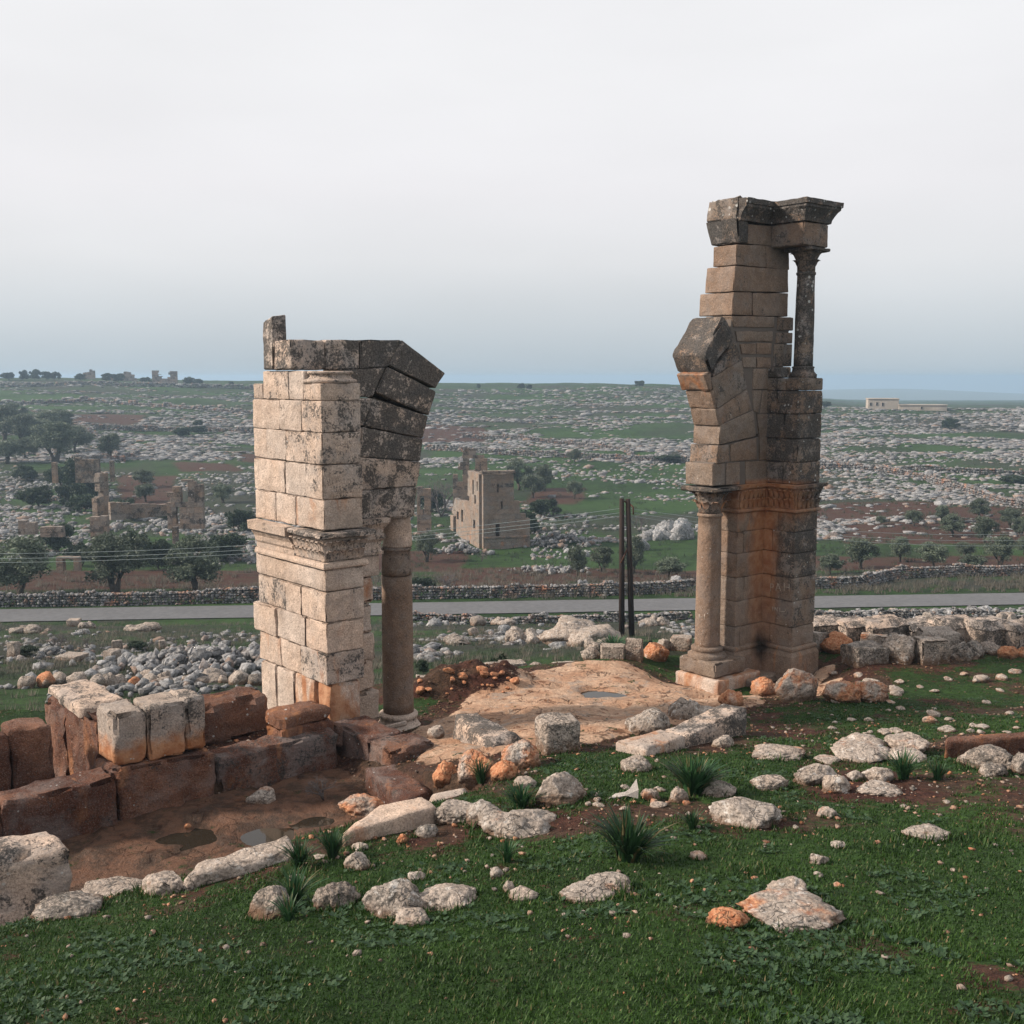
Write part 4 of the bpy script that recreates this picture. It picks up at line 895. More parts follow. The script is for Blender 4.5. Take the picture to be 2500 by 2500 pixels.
# wall of the room behind, up to the pillar
P2 = -.75
w0, w1 = wz(1000, 700, P2)[0], FL.onp(*c2(360, 1600), P2)[0]
za_, zb_2 = wz(1195, 880, P2)[1], wz(1300, 640, P2)[1]
wall('wall_beam', 'long rounded stone beam with pale top leading up to the shorter pillar', 'stone beam', FL.P((w0 + w1) / 2, P2, za_), [('body', boxwp(FL, w0, w1, P2, P2 + .7, za_ - .1, zb_2, .03), RW, (.3, .35, .4), dict(r=.12, amp=.03, chip=.08, step=.12))])
P8 = -1.0
bl = []
for a, b in ((-300, 60), (66, 330)):
    w0, w1 = wz(a, 900, P8)[0], wz(b, 880, P8)[0]; bl.append(('block', boxwp(FL, w0, w1 - .01, P8, P8 + .6, -.2, wz(150, 800, P8)[1], .03), RW, (.15, .15, .05), KR))
wall('side_wall', 'dark red-brown low wall at the left edge beyond the pit', 'wall', FL.P(-9, P8, 0), bl)
# stump, its neighbour, and the footing running forward from the pillar
zc_ = lambda x, y, w, p, c=cB: zc(*c(x, y), FL, w, p)
PS = -1.75
w0, w1 = FL.onp(*cB(250, 430), PS)[0], FL.onp(*cB(600, 430), PS)[0]; z0, z1 = FL.onp(*cB(400, 530), PS)[1], FL.onp(*cB(420, 330), PS)[1]; z2 = FL.onp(*cB(420, 235), PS)[1]
tag(wall('stump_stone', 'broad squat stone stump with flat pale top before the shorter pillar', 'stone block', FL.P(w0, PS, z0), [('body', boxwp(FL, w0, w1, PS, PS + .55, z0, z1, .03), RW, (.1, .6, .2), KR), ('top', boxwp(FL, w0 - .02, w1 - .05, PS + .02, PS + .6, z1 - .02, z2, .03), RW, (.05, .45, .5), dict(r=.07, amp=.03, chip=.1))]))
w2 = FL.onp(*cB(655, 400), PS)[0]
tag(wall('dark_block', 'small dark red block wedged beside the flat-topped stump', 'stone block', FL.P(w1, PS, z0), [('body', boxwp(FL, w1 + .01, w2, PS - .02, PS + .5, z0 - .05, FL.onp(*cB(600, 340), PS)[1], .02), RW, (.3, .1, .2), KR)]))
wf = w2 + .02
bl = [('block', boxwp(FL, wf, wf + .72, -2.5, -1.3, .0, FL.onw(*cB(660, 355), wf)[1], .02), RW, (.4, .35, .3), KR),
      ('end_block', boxwp(FL, wf + .0, wf + .85, -3.15, -2.52, .45, FL.onw(*cB(745, 395), wf)[1], .02), RW, (.5, .3, .4), KR),
      ('lower_block', boxwp(FL, wf + .05, wf + .5, -3.05, -2.45, .0, .44, .02), RW, (.15, .4, .1), KR)]
wall('wall_footing', 'dark stone footing stepping forward from the foot of the shorter pillar', 'wall footing', FL.P(wf, -2.2, 0), bl)
z7 = .56
q = [gnd_ for gnd_ in ()]
def planez(px, py, z): r = ray(px, py); t = (z - EYE) / r[2]; return r * t + np.array([0, 0, EYE])
def slab(name, label, pts, z, th, mat, col, cat='stone slab', tilt=(0, 0, 0, 0), group=None, up=.10, **kw):
    """pts: 4 photo points of the top face (far-left, far-right, near-right, near-left) lying at height z."""
    if z is None:
        z = 1.0
        for _ in range(4): Q4 = [planez(*pt, z) for pt in pts]; z = max(float(H(q_[0], q_[1])) for q_ in Q4) + up
    T = [planez(*pt, z) + np.array([0, 0, t]) for pt, t in zip(pts, tilt)]; B = [t - np.array([0, 0, th]) for t in T]
    c8 = [B[3], B[2], B[1], B[0], T[3], T[2], T[1], T[0]]; m = np.mean(B, 0)
    _seed[0] += 1; V, Q = hexa(c8, seed=_seed[0], **{**dict(r=.035, amp=.014, chip=.07, step=.12), **kw})
    o = link(name, mesh(name, V - m, Q, mat), loc=m, color=(*col, 1)); return tag(o, label, cat, group)
slab('fallen_slab', 'long dark earth-covered slab at the right end of the pit', [cB(800, 620), cB(1010, 595), cB(1260, 770), cB(1090, 850)], .62, .55, RW, (.45, .35, .35))
slab('edge_slab', 'big pale pinkish slab tilted along the grassy pit edge', [cB(905, 880), cB(1190, 842), cB(1285, 892), cB(640, 1068)], None, .5, M['ashlar'], (.25, .4, .2), up=.17, tilt=(.03, .06, .02, .0))
slab('edge_slab', 'thick yellowish slab jutting out at the upper end of pit edge', [cB(1255, 790), cB(1470, 745), cB(1535, 800), cB(1225, 860)], None, .40, M['ashlar'], (.3, .45, .2))
slab('edge_slab', 'long pale low slab lining the pit edge above the bottom-left tufts', [cA(1150, 1570), cA(1690, 1420), cA(1800, 1500), cA(1075, 1675)], None, .45, M['rock'], (.15, .15, .5), r=.06, amp=.03)
slab('sloping_slab', 'grey square-ended slab sloping down on the grass edge, nearest the taller pillar', [cC(1120, 500), cC(1560, 355), cC(1725, 400), cC(1320, 545)], None, .62, M['ashlar'], (.68, .1, .35), tilt=(-.05, .10, .12, .0), up=.18)
slab('sunken_slab', 'flat brown slab sunk in the grass left of the sloping grey slab', [cC(830, 570), cC(1140, 500), cC(1310, 540), cC(1040, 640)], None, .25, M['ashlar'], (.45, .55, .1))
slab('fallen_shaft', 'long weathered grey block lying between the shorter pillar and the bedrock', [cB(1385, 255), cB(1560, 240), cB(1890, 400), cB(1640, 440)], None, .62, M['ashlar'], (.75, .2, .15), r=.10, amp=.03, up=.14)
slab('red_slab', 'red-brown squared slab lying at the right edge of the grass', [cD(1230, 838), cD(1760, 805), cD(1780, 835), cD(1222, 870)], 1.38, .50, RW, (.05, .5, .0), r=.04)
o = slab('corner_block', 'large grey squared block at the bottom left corner', [cA(-190, 1440), cA(290, 1385), cA(425, 1480), cA(-250, 1560)], 1.72, .95, M['ashlar'], (.62, .0, .45), r=.09, amp=.035, chip=.1)

# ------------------------------------------------------------------ boulders and loose stones, one by one
_rk = [0]
def boulder(px0, px1, py0, py1, label, col=(.35, .1, .3), name='boulder', cat='rock', mat='rock', group=None, sub=4, sink=.5, deep=.85, y0=5.0, Y=None, kind='round', seed=None):
    """A rock filling photo box px0..px1 x py0..py1, standing on the ground there."""
    _rk[0] += 1; sd = seed or _rk[0] * 7 + 3
    cx = (px0 + px1) / 2; q = gnd(cx, py1, y0) if Y is None else at(cx, py1, Y)
    if Y is not None: q[2] = float(H(q[0], q[1]))
    s = math.hypot(q[0], q[1], EYE - q[2]) / F_PIX; wd = (px1 - px0) * s; ht = (py1 - py0) * s
    el = math.atan2(EYE - q[2], q[1]); dp = wd * deep
    hz = max((ht - dp * .55 * math.sin(el)) / math.cos(el), ht * .45)          # part of the outline is its top surface
    if hz < .5 * wd: sink = .85
    tot = hz * (1 + sink)
    if kind == 'block':
        h = np.array([[-1, -1, -1], [1, -1, -1], [1, 1, -1], [-1, 1, -1], [-1, -1, 1], [1, -1, 1], [1, 1, 1], [-1, 1, 1]], float)
        g = random.Random(sd); h += np.array([[g.uniform(-.10, .10) for _ in range(3)] for _ in range(8)])
        a = g.uniform(-.5, .5); Rm = np.array([[math.cos(a), -math.sin(a), 0], [math.sin(a), math.cos(a), 0], [0, 0, 1]])
        k = abs(math.cos(a)) + abs(math.sin(a)) * .85
        h = h * np.array([wd / 2 / k, dp / 2 / k, tot / 2]); h = h @ Rm.T
        V, Fc = hexa(h, r=.05 * min(wd, tot), step=min(wd, tot) / 6, amp=.05 * min(wd, tot), chip=.12 * min(wd, tot), seed=sd, freq=1.2 / max(.2, min(wd, tot)) * 2)
    elif kind == 'crag' or (kind == 'round' and (wd > 1.6 * ht / max(.3, 1) and wd > .9)):
        g = random.Random(sd); Vs = []; Fs = []; k0 = 0
        for j in range(7 if wd > 2 else 5):
            v, f = rockV(sd + 31 * j, 4, .34, 6, .09); s3 = g.uniform(.32, .62); cx_ = g.uniform(-.62, .62); cy_ = g.uniform(-.5, .5)
            v = v * np.array([s3 * 1.15, s3 * 1.1, g.uniform(.55, 1.0)]) + np.array([cx_, cy_, g.uniform(-.25, 0)]); Vs.append(v); Fs.append(f + k0); k0 += len(v)
        V = np.concatenate(Vs); m_, M_ = V.min(0), V.max(0); V = ((V - (m_ + M_) / 2) / (M_ - m_) * 2) * np.array([wd / 2, dp / 2, tot / 2]); Fc = np.concatenate(Fs)
    else:
        V, Fc = rockV(sd, sub, .30, 8, .07 if kind == 'round' else .11); V = V * np.array([wd / 2, dp / 2, tot / 2])
    me = mesh(name, V, Fc, M[mat])
    if kind == 'block': me.set_sharp_from_angle(angle=R(34))
    o = link(name, me, loc=(q[0], q[1] + dp * .38, q[2] + hz - tot / 2), color=(*col, 1))
    FOOT.append((q[0], q[1] + dp * .38, wd / 2, dp / 2)); tag(o, label, cat, group); return o
FOOT = []
GY, GD, OR, OR2, PK = (.55, .05, .3), (.75, .05, .35), (.12, .75, .1), (.1, .95, .0), (.15, .35, .3)
for (a, b, c, d, lab, *kw) in (
    (0, 56, 2190, 2242, 'grey pitted rock at the very left below the corner block', GD), (62, 222, 2190, 2244, 'rough grey rock in front of the corner block', GD),
    (186, 338, 2160, 2206, 'flat pale rock by the corner block on the pit edge', GY), (338, 442, 2136, 2188, 'pinkish flat rock on the pit edge beside the long pale slab', PK),
    (600, 712, 2166, 2246, 'dark grey peaked rock behind the lowest left leaf tuft', GD), (762, 872, 2154, 2220, 'knobbly grey rock with a hole in the lower left grass', (.8, .1, .3)),
    (882, 1034, 2150, 2240, 'big pitted white-grey rock at the bottom of the grass', (.6, .2, .6)), (1008, 1160, 2166, 2226, 'low grey rock leaning against the big pitted rock', (.5, .1, .5)), (960, 1046, 2220, 2262, 'pinkish rock half buried below the big pitted rock', PK),
    (838, 905, 2080, 2126, 'wedge-shaped pale stone in the grass below the long pale slab', (.4, .25, .4)), (994, 1041, 2128, 2152, 'small pinkish stone above the big pitted rock', PK), (856, 898, 2058, 2078, 'thin flat stone between two leaf tufts near pit edge', (.4, .2, .2)),
    (764, 798, 2086, 2100, 'thin tan stone beside the leftmost leaf tufts', PK), (700, 744, 2138, 2153, 'flat tan stone low in the left grass', PK), (967, 994, 2038, 2062, 'small upright orange-pink stone below the tilted slab', OR),
    (1008, 1068, 2012, 2046, 'round speckled grey stone under the tilted pit-edge slab', GD), (976, 1028, 1996, 2018, 'small pinkish stone tucked at the tilted slab\'s lower edge', PK), (1054, 1166, 1956, 2010, 'grey jagged rock right of the tilted pit-edge slab', (.5, .2, .4)),
    (1136, 1360, 1968, 2046, 'long low tan and grey rock under the upper leaf tuft', (.35, .35, .45)), (1196, 1230, 2120, 2146, 'small pale stone in soil right of the middle tuft', PK), (1228, 1257, 2152, 2182, 'small pointed pale stone low in the grass', PK), (1242, 1314, 2168, 2199, 'flat pinkish-white stone near the bottom middle', PK),
    (1308, 1436, 1880, 1966, 'big pale peaked rock in the grass with orange flecks', (.3, .15, .6)), (1252, 1312, 1896, 1926, 'rounded tan stone beside the big peaked rock', (.35, .4, .2)), (1512, 1600, 1843, 1886, 'rough pale rock with dark hollow on the grassy crest', (.6, .15, .4)),
    (1566, 1614, 1927, 1956, 'tan stone left of the biggest upper leaf tuft', PK), (1634, 1683, 1922, 1960, 'broken grey stone at the foot of the big upper tuft', (.45, .2, .3)), (1704, 1804, 1906, 1946, 'low pitted rock right of the big upper tuft', (.55, .25, .4)), (1588, 1632, 1958, 1972, 'flat sliver of pale stone below the tan stone', PK),
    (1748, 1922, 1950, 2022, 'long curved white rock lying across the middle grass', (.4, .1, .7)), (1844, 1934, 1893, 1930, 'craggy pale rock half sunk above the curved white rock', (.6, .1, .5)), (1420, 1546, 2134, 2182, 'pink domed rock with dark hollow in the lower grass', (.2, .4, .3)), (1372, 1517, 2168, 2202, 'flat pink rock flush with the grass below the domed one', (.2, .35, .3)),
    (1686, 1730, 2078, 2101, 'small bright orange stone in open grass', OR), (1874, 1980, 2150, 2210, 'pale pyramid-shaped rock in the lower right grass', (.3, .2, .6)), (1832, 2072, 2203, 2270, 'large pale orange rock at the bottom edge', (.2, .45, .5)), (1734, 1840, 2220, 2266, 'reddish pitted rock at the bottom edge', OR),
    (1842, 1976, 1817, 1856, 'brown low rock behind the craggy pale rock', (.45, .35, .3)), (2056, 2296, 1808, 1862, 'long white and orange rock ledge before the red slab', (.3, .35, .6)), (1994, 2062, 1849, 1866, 'flat brown stone left of the long rock ledge', PK), (1952, 2060, 1864, 1918, 'rounded white rock, biggest of the right-hand cluster', (.45, .05, .7)),
    (2014, 2082, 1888, 1938, 'egg-shaped white rock leaning on the rounded white rock', (.4, .05, .8)), (2072, 2108, 1881, 1908, 'small white rock between two larger ones on the right', (.5, .05, .6)), (2114, 2188, 1873, 1912, 'hooked white rock beside the right-hand leaf tufts', (.45, .05, .7)), (2102, 2212, 1914, 1944, 'flat oval grey rock below the hooked white rock', (.6, .05, .5)),
    (1998, 2048, 1970, 1996, 'small pinkish-white stone below the right-hand cluster', PK), (2222, 2332, 2024, 2054, 'arched pitted rock alone in the right grass', (.5, .25, .5)), (2032, 2067, 2055, 2072, 'tiny pale stone above another in the right grass', PK), (1980, 2028, 2086, 2112, 'small rounded white stone in the lower right grass', (.3, .1, .7)),
    (2366, 2506, 1824, 1882, 'dark-pitted grey rock before the red slab', GD), (2404, 2474, 1864, 1896, 'grey rounded stone in front of the dark-pitted rock', GD), (2478, 2540, 1845, 1894, 'grey rock cut by the right edge', GD), (2382, 2480, 1798, 1834, 'orange rounded rock resting against the red slab', OR2),
    (1898, 2006, 1626, 1713, 'big round pitted tan boulder by the taller pillar', (.15, .45, .2)), (1834, 1902, 1652, 1702, 'smaller reddish boulder left of the big tan one', OR), (2018, 2100, 1664, 1718, 'orange crumbly ledge right of the tan boulder', OR), (2092, 2180, 1660, 1716, 'split orange rock with grey hollow facing right', (.3, .6, .5)), (1758, 1818, 1682, 1724, 'jagged pale orange rock under the pillar plinth', OR),
    (1054, 1120, 1866, 1930, 'orange rounded boulder, lowest of the row along the grass edge', OR2), (1116, 1210, 1836, 1920, 'orange boulder with flat pinkish top in the grass-edge row', OR), (1196, 1266, 1858, 1906, 'wedge of orange rock between boulders of the grass-edge row', OR2), (1220, 1320, 1806, 1878, 'orange boulder with pale crown next to the upright grey one', (.15, .65, .5)),
    (1308, 1418, 1748, 1840, 'upright grey block of stone with orange foot on the grass edge', (.62, .22, .3), 'block'), (1530, 1640, 1726, 1800, 'smooth grey boulder left of the white one by the sloping slab', (.45, .1, .5)), (1642, 1772, 1698, 1762, 'white-grey boulder behind the sloping slab', (.45, .0, .8)),
    (1672, 1724, 1792, 1814, 'small pale stone under the sloping slab', PK), (1742, 1796, 1795, 1826, 'grey-brown stone under the square end of the sloping slab', (.5, .3, .2)),
    (1042, 1085, 1772, 1806, 'pale stone between column base and the long grey block', (.4, .35, .2)), (820, 940, 1936, 1992, 'smooth reddish boulder on the floor of the pit', (.1, .65, .1)), (600, 668, 1924, 1962, 'broken brown rock under the pit wall', (.4, .5, .1)),
    (720, 748, 1826, 1846, 'small pale stone fallen on the low wall by the stump', PK), (590, 622, 1806, 1830, 'small angular tan stone behind the low wall', PK), (448, 466, 2012, 2026, 'small red stone lying on the pit floor', OR2)):
    col = kw[0]; boulder(a, b, c, d, lab, col, kind=kw[1] if len(kw) > 1 else 'round', sub=5 if b - a > 75 else 4)
# the far row along the terrace edge, and the carved blocks on the right
for (a, b, c, d, lab, col, knd, Y) in (
    (1014, 1074, 1584, 1618, 'grey squared block just right of the shorter pillar\'s column', (.5, .05, .3), 'block', 26.0), (1168, 1228, 1580, 1622, 'cube-shaped grey block behind the heap of red earth', (.5, .0, .4), 'block', 26.0), (1214, 1286, 1588, 1624, 'wide grey block beside the cube-shaped one', (.6, .05, .4), 'block', 25.8),
    (1062, 1092, 1592, 1616, 'orange round stone on top of the heap of red earth', OR2, 'round', 25.2), (1084, 1120, 1584, 1612, 'pale grey stone behind the heap of red earth', GY, 'round', 26), (1106, 1148, 1592, 1618, 'white angular stone behind the heap of red earth', (.3, .0, .7), 'round', 26),
    (1284, 1342, 1584, 1620, 'pale grey rounded rock right of the wide grey block', GY, 'round', 26), (1336, 1412, 1594, 1616, 'low white rocks at the lip of the bedrock', (.3, .05, .7), 'round', 26.0), (1418, 1474, 1570, 1608, 'grey boulder left of the squared blocks below the poles', GY, 'round', 26.2),
    (1466, 1528, 1576, 1610, 'squared tan block before the poles', (.35, .2, .3), 'block', 26.0), (1528, 1574, 1552, 1606, 'tilted tan block at the foot of the right pole', (.4, .35, .2), 'block', 26.0), (1572, 1636, 1545, 1592, 'bright rust-red boulder with white right side', (.1, .95, .5), 'round', 26.4),
    (1470, 1510, 1544, 1580, 'white pointed stone behind the squared tan block', (.25, .0, .8), 'round', 27), (1602, 1642, 1530, 1562, 'white boulder right of the rust-red one', (.3, .0, .7), 'round', 27.4), (1636, 1694, 1523, 1560, 'buff squared boulder left of the taller pillar', (.35, .35, .3), 'block', 27.4),
    (1980, 2030, 1538, 1584, 'pale orange upright slab right of the taller pillar\'s foot', (.2, .4, .4), 'block', 26.6), (2012, 2088, 1538, 1590, 'dark red jagged rock pile beside the upright slab', (.2, 1.0, .0), 'round', 26.2), (2106, 2180, 1544, 1582, 'yellow-tan squared block below the carved blocks', (.1, .5, .2), 'block', 26.9),
    (2072, 2176, 1588, 1636, 'round-edged grey block, leftmost of the front row on the right', GD, 'block', 25.0), (2106, 2180, 1571, 1596, 'dark flat rock behind the round-edged grey block', GD, 'round', 25.8), (2160, 2244, 1564, 1638, 'tall pale leaning rock in the front row on the right', (.4, .1, .5), 'round', 25.0), (2244, 2310, 1572, 1632, 'angular grey rock right of the pale leaning one', (.55, .1, .4), 'block', 25.0),
    (2258, 2338, 1542, 1594, 'brownish tilted block behind the front row on the right', (.5, .3, .2), 'block', 26.2), (2326, 2420, 1568, 1614, 'large grey boulder, rightmost big one of the front row', GD, 'round', 25.4), (2400, 2452, 1560, 1592, 'grey-blue rock behind the rightmost front boulder', GY, 'round', 26), (2444, 2490, 1572, 1600, 'rust-orange stone near the right edge', OR2, 'round', 25.6), (2486, 2530, 1572, 1598, 'rust stone cut by the right edge', OR2, 'round', 25.6)):
    boulder(a, b, c, d, lab, col, kind=knd, Y=Y)
def carved(px0, px1, py0, py1, Y, label, col=(.68, .12, .3)):
    """A fallen entablature block: chamfered upper moulding over a plain face, seen along the terrace edge."""
    a, b = at(px0, py1, Y), at(px1, py1, Y + .25); z1 = at(px0, py0, Y + .3)[2]; z0 = a[2]; e = empty('carved_block', a); d = b - a + np.array([0, rnd.uniform(-.25, .35), 0]); d[2] = 0; tl = rnd.uniform(-.07, .05)
    L = np.linalg.norm(d); u = d / L; n = np.array([-u[1], u[0], 0]); zm = z0 + (z1 - z0) * .55
    P = lambda s, t, z: np.array([a[0], a[1], 0]) + u * s + n * t + np.array([0, 0, z + tl * (s - L / 2)])
    stone(e, [P(0, 0, z0 - .35), P(L, 0, z0 - .35), P(L, .75, z0 - .35), P(0, .75, z0 - .35), P(0, 0, zm), P(L, 0, zm), P(L, .75, zm), P(0, .75, zm)], M['ashlar'], col, 'body', r=.025, amp=.03, chip=.10)
    stone(e, [P(-.0, -.06, zm + .004), P(L, -.06, zm + .004), P(L, .7, zm + .004), P(0, .7, zm + .004), P(.03, .16, z1), P(L - .03, .16, z1), P(L - .03, .68, z1), P(.03, .68, z1)], M['ashlar'], col, 'moulding', r=.02, amp=.03, chip=.10)
    tag(e, label, 'carved block', 'fallen carved blocks along the terrace edge')
for a in ((1984, 2060, 1512, 1542, 27.6, 'flat moulded block emerging from behind the taller pillar'), (2064, 2130, 1516, 1546, 27.4, 'broken moulded block, second of the carved row from the pillar'), (2132, 2222, 1515, 1552, 27.2, 'moulded block with sharp right end behind the yellow-tan block'),
          (2226, 2304, 1520, 1556, 27.4, 'worn carved block behind the brownish tilted block'), (2308, 2416, 1514, 1562, 27.2, 'longest clean carved block, right half of the row'), (2402, 2484, 1517, 1566, 26.9, 'chamfered trapezoid carved block near the right edge'), (2488, 2560, 1524, 1568, 26.8, 'carved block cut by the right edge')):
    carved(*a)

# small stones lying in the grass: placed one by one, told apart only by their stretch of grass
_small = [mesh('small_stone', *rockV(900 + k, 3, .3, 6, .06), M['rock']) for k in range(7)]
def pebble(px, py, wpx, label, group, col=PK, hr=.55):
    q = gnd(px, py); s = math.hypot(q[1], EYE - q[2]) / F_PIX * wpx / 2
    o = link('small_stone', _small[rnd.randrange(7)], loc=(q[0], q[1], q[2] + s * hr * .35), rot=(rnd.uniform(-.2, .2), rnd.uniform(-.2, .2), rnd.uniform(0, 6.3)), scl=(s, s * rnd.uniform(.6, .95), s * hr), color=(*col, 1)); tag(o, label, 'stone', group)
g2 = random.Random(5)
def nth(k): return ('%d' % k) + ('th' if 10 <= k % 100 <= 20 else {1: 'st', 2: 'nd', 3: 'rd'}.get(k % 10, 'th'))
def strew(n, px, py, sizes, what, group, col, hr=(.55, .55)):
    """Loose stones over a stretch of ground; each is told apart by its place counted from the left."""
    for k, (x, y) in enumerate(sorted((g2.uniform(*px), g2.uniform(*py)) for _ in range(n))):
        pebble(x, y, g2.choice(sizes), what % nth(k + 1), group, col, g2.uniform(*hr))
strew(46, (2030, 2490), (1640, 1800), (14, 18, 24, 34, 42), '%s from the left of the pale stones strewn right of the tan boulder', 'small stones on the right slope', (.35, .4, .4), (.3, .6))
strew(44, (1000, 2450), (1960, 2240), (8, 10, 14, 18), '%s from the left of the tiny stones in the foreground grass', 'tiny stones in the grass', (.3, .5, .3))
strew(24, (1420, 1700), (1920, 2000), (8, 12, 18, 24), '%s from the left of the little stones round the white scrap', 'stones round the scrap', (.35, .45, .3))
strew(24, (1020, 1260), (1640, 1700), (10, 14, 20, 30), '%s from the left of the red clods below the earth heap', 'clods of the earth heap', (.3, .95, .1), (.5, .8))
strew(14, (560, 690), (1812, 1850), (10, 14, 20), '%s from the left of the reddish stones behind the low wall', 'stones behind the low wall', (.3, .9, .1))

# torn white scrap lying in the grass
q = gnd(1522, 1950); sc_ = q[1] / F_PIX
V = []; g = random.Random(3)
pts2 = [(-38, 2), (-20, 12), (5, 18), (24, 30), (33, 50), (37, 26), (36, 4), (10, -4), (-16, -3)]
for x, z in pts2: V.append((x * sc_, g.uniform(-.05, .05), max(.01, z * sc_)))
ctr = (4 * sc_, -.03, 10 * sc_); V.append(ctr); n = len(pts2); Fc = [[i, (i + 1) % n, n] for i in range(n)]
V2 = [(x, y + .012, z) for x, y, z in V]; Fc += [[a + n + 1 for a in f[::-1]] for f in Fc]; Fc += [[i, i + n + 1, (i + 1) % n + n + 1, (i + 1) % n] for i in range(n)]
tag(link('plastic_scrap', mesh('plastic_scrap', V + V2, Fc, M['rag'], False), loc=q), 'torn white plastic scrap sticking up among stones in the grass', 'litter')

# puddles
for k, (hx, hy, hr, hd) in enumerate(HOLLOWS):         # rain water standing in the hollows; the rock itself draws the shore
    rim = np.array([float(H(hx + 1.25 * hr * math.cos(t), hy + .95 * hr * math.sin(t))) for t in np.linspace(0, 6.283, 17)[:-1]])
    zw = min(float(H(hx, hy)) + hd * .55, float(np.percentile(rim, 30)) - .005); n = 36
    V = [(0, 0, 0)] + [(1.5 * hr * math.cos(2 * math.pi * j / n), 1.15 * hr * math.sin(2 * math.pi * j / n), 0) for j in range(n)]
    tag(link('puddle', mesh('puddle', V, [[0, j, j % n + 1] for j in range(1, n + 1)], M['water']), loc=(hx, hy, zw)), kind='structure')
# ------------------------------------------------------------------ ruins across the valley
def c6(x, y): return 1000 + x / 4.83, 1050 + y / 4.83
def _unit_blocks(mat, n=5):
    out = []
    for k in range(n):
        V, Q = hexa([[-.5, -.5, -.5], [.5, -.5, -.5], [.5, .5, -.5], [-.5, .5, -.5], [-.5, -.5, .5], [.5, -.5, .5], [.5, .5, .5], [-.5, .5, .5]], r=.022, step=1, amp=.010, chip=.03, seed=300 + k, freq=2)
        me = mesh('block', V, Q, mat); me.set_sharp_from_angle(angle=R(25)); out.append(me)
    return out
UB = _unit_blocks(M['fararsh'])
def ashlar(parent, A, B, z0, top, thick, hc=.55, lw=(.6, 1.2), holes=(), colf=None, seed=0, back=None, left=None, right=None, gap=.008):
    """Coursed wall from plan point A to B: every block an object. top(u) gives its height along the wall; holes (u0,u1,z0,z1)."""
    g = random.Random(seed); A = np.array(A[:2], float); B = np.array(B[:2], float); d = B - A; L = np.linalg.norm(d); u = d / L; nrm = np.array([-u[1], u[0]])
    ang = math.atan2(u[1], u[0]); z = z0; i = 0; base = np.array(parent.location)
    while z < max(top(k * L / 40) for k in range(41)) - .1:
        h = hc * g.uniform(.85, 1.15); s = -g.uniform(0, .4) if i % 2 else 0.0
        s0 = left(z + h / 2) if left else 0.0; s1 = right(z + h / 2) if right else L
        s = s0
        first = True
        while s < s1 - .05:
            l = g.uniform(*lw) * (.6 if first and i % 2 else 1); first = False
            e = min(s + l, s1); e = s1 if s1 - e < .3 else e
            segs = [(s, e)]
            for (a, b, c, f) in holes:
                if z + h > c + .05 and z < f - .05:
                    ns = []
                    for (x, y) in segs:
                        if y <= a or x >= b: ns.append((x, y))
                        else:
                            if x < a - .02: ns.append((x, a))
                            if y > b + .02: ns.append((b, y))
                    segs = ns
            for (x, y) in segs:
                m = (x + y) / 2; hh = min(h, top(m) - z)
                if hh < .18 or y - x < .08: continue
                q = A + u * m + nrm * (thick / 2 + g.uniform(-.018, .018)); r_, g_, b_ = colf(m, z, g) if colf else (.35, .1, .2)
                link('block', UB[g.randrange(5)], parent, loc=(q[0] - base[0], q[1] - base[1], z + hh / 2 - base[2]), rot=(0, 0, ang), scl=(y - x - gap, thick, hh - gap), color=(r_, g_, b_, 1))
            s = e
        z += h; i += 1
def interp(pts):
    xs = [p[0] for p in pts]; ys = [p[1] for p in pts]; return lambda v: float(np.interp(v, xs, ys))
YT = 135.0
T0 = at(*c6(869, 1425), YT); FT = Frame(T0, 74)
tw = empty('ruined_tower', T0); tag(tw, 'tall ruined stone tower with slit windows and cornice across the valley', 'ruined tower')
zT = lambda y: at(*c6(869, y), YT)[2]
def tu(x, y): return FT.onp(*c6(x, y), 0)
def tv(x, y): return FT.onw(*c6(x, y), 0)
ztop = zT(525)
rt = [(1424, 1424), (1420, 1040), (1372, 1036), (1370, 965), (1300, 960), (1296, 842), (1232, 838), (1226, 480)]
rp = interp(sorted([(tu(a, b)[1] if k else zT(1425) - 1, tu(a, b)[0]) for k, (a, b) in enumerate(rt)]))
hol = []
for (a, b, c, d) in ((1030, 1052, 640, 705), (1082, 1097, 850, 912), (1014, 1062, 1155, 1240)):
    hol.append((tu(a, (c + d) / 2)[0], tu(b, (c + d) / 2)[0], tu((a + b) / 2, d)[1], tu((a + b) / 2, c)[1]))
Lf = tu(1424, 1300)[0]
tc = lambda m, z, g: (.30 + .35 * (z > zT(720)) * g.random(), .12 + .7 * max(0, (zT(1200) - z) / 4) * g.uniform(.5, 1), .2 * g.random())
ashlar(tw, FT.P(0, 0, 0), FT.P(Lf, 0, 0), T0[2] - .6, lambda s: ztop, .7, .56, (.65, 1.2), hol, tc, 5, right=rp)
zs1 = tu(1100, 1265)[1]
stone(tw, boxwp(FT, -.06, Lf * .99, -.14, .1, zs1 - .12, zs1 + .14, .01), M['fararsh'], (.5, .4, .1), 'string_course', r=.04, step=.6)
zk2 = tu(1040, 500)[1]
stone(tw, boxwp(FT, -.2, tu(1242, 500)[0], -.25, .5, zk2 - .16, zk2 + .22, .02), M['fararsh'], (.6, .0, .5), 'cornice', r=.05, step=.5, amp=.03)
pe_ = tv(722, 560)[0]; pfar = tv(580, 1240)[0]
hol = []
for (a, b, c, d) in ((773, 787, 628, 705), (822, 834, 640, 718), (796, 811, 776, 848), (780, 806, 1078, 1142), (640, 660, 975, 1052), (586, 610, 965, 1050)):
    hol.append((tv(b, (c + d) / 2)[0], tv(a, (c + d) / 2)[0], tv((a + b) / 2, d)[1], tv((a + b) / 2, c)[1]))
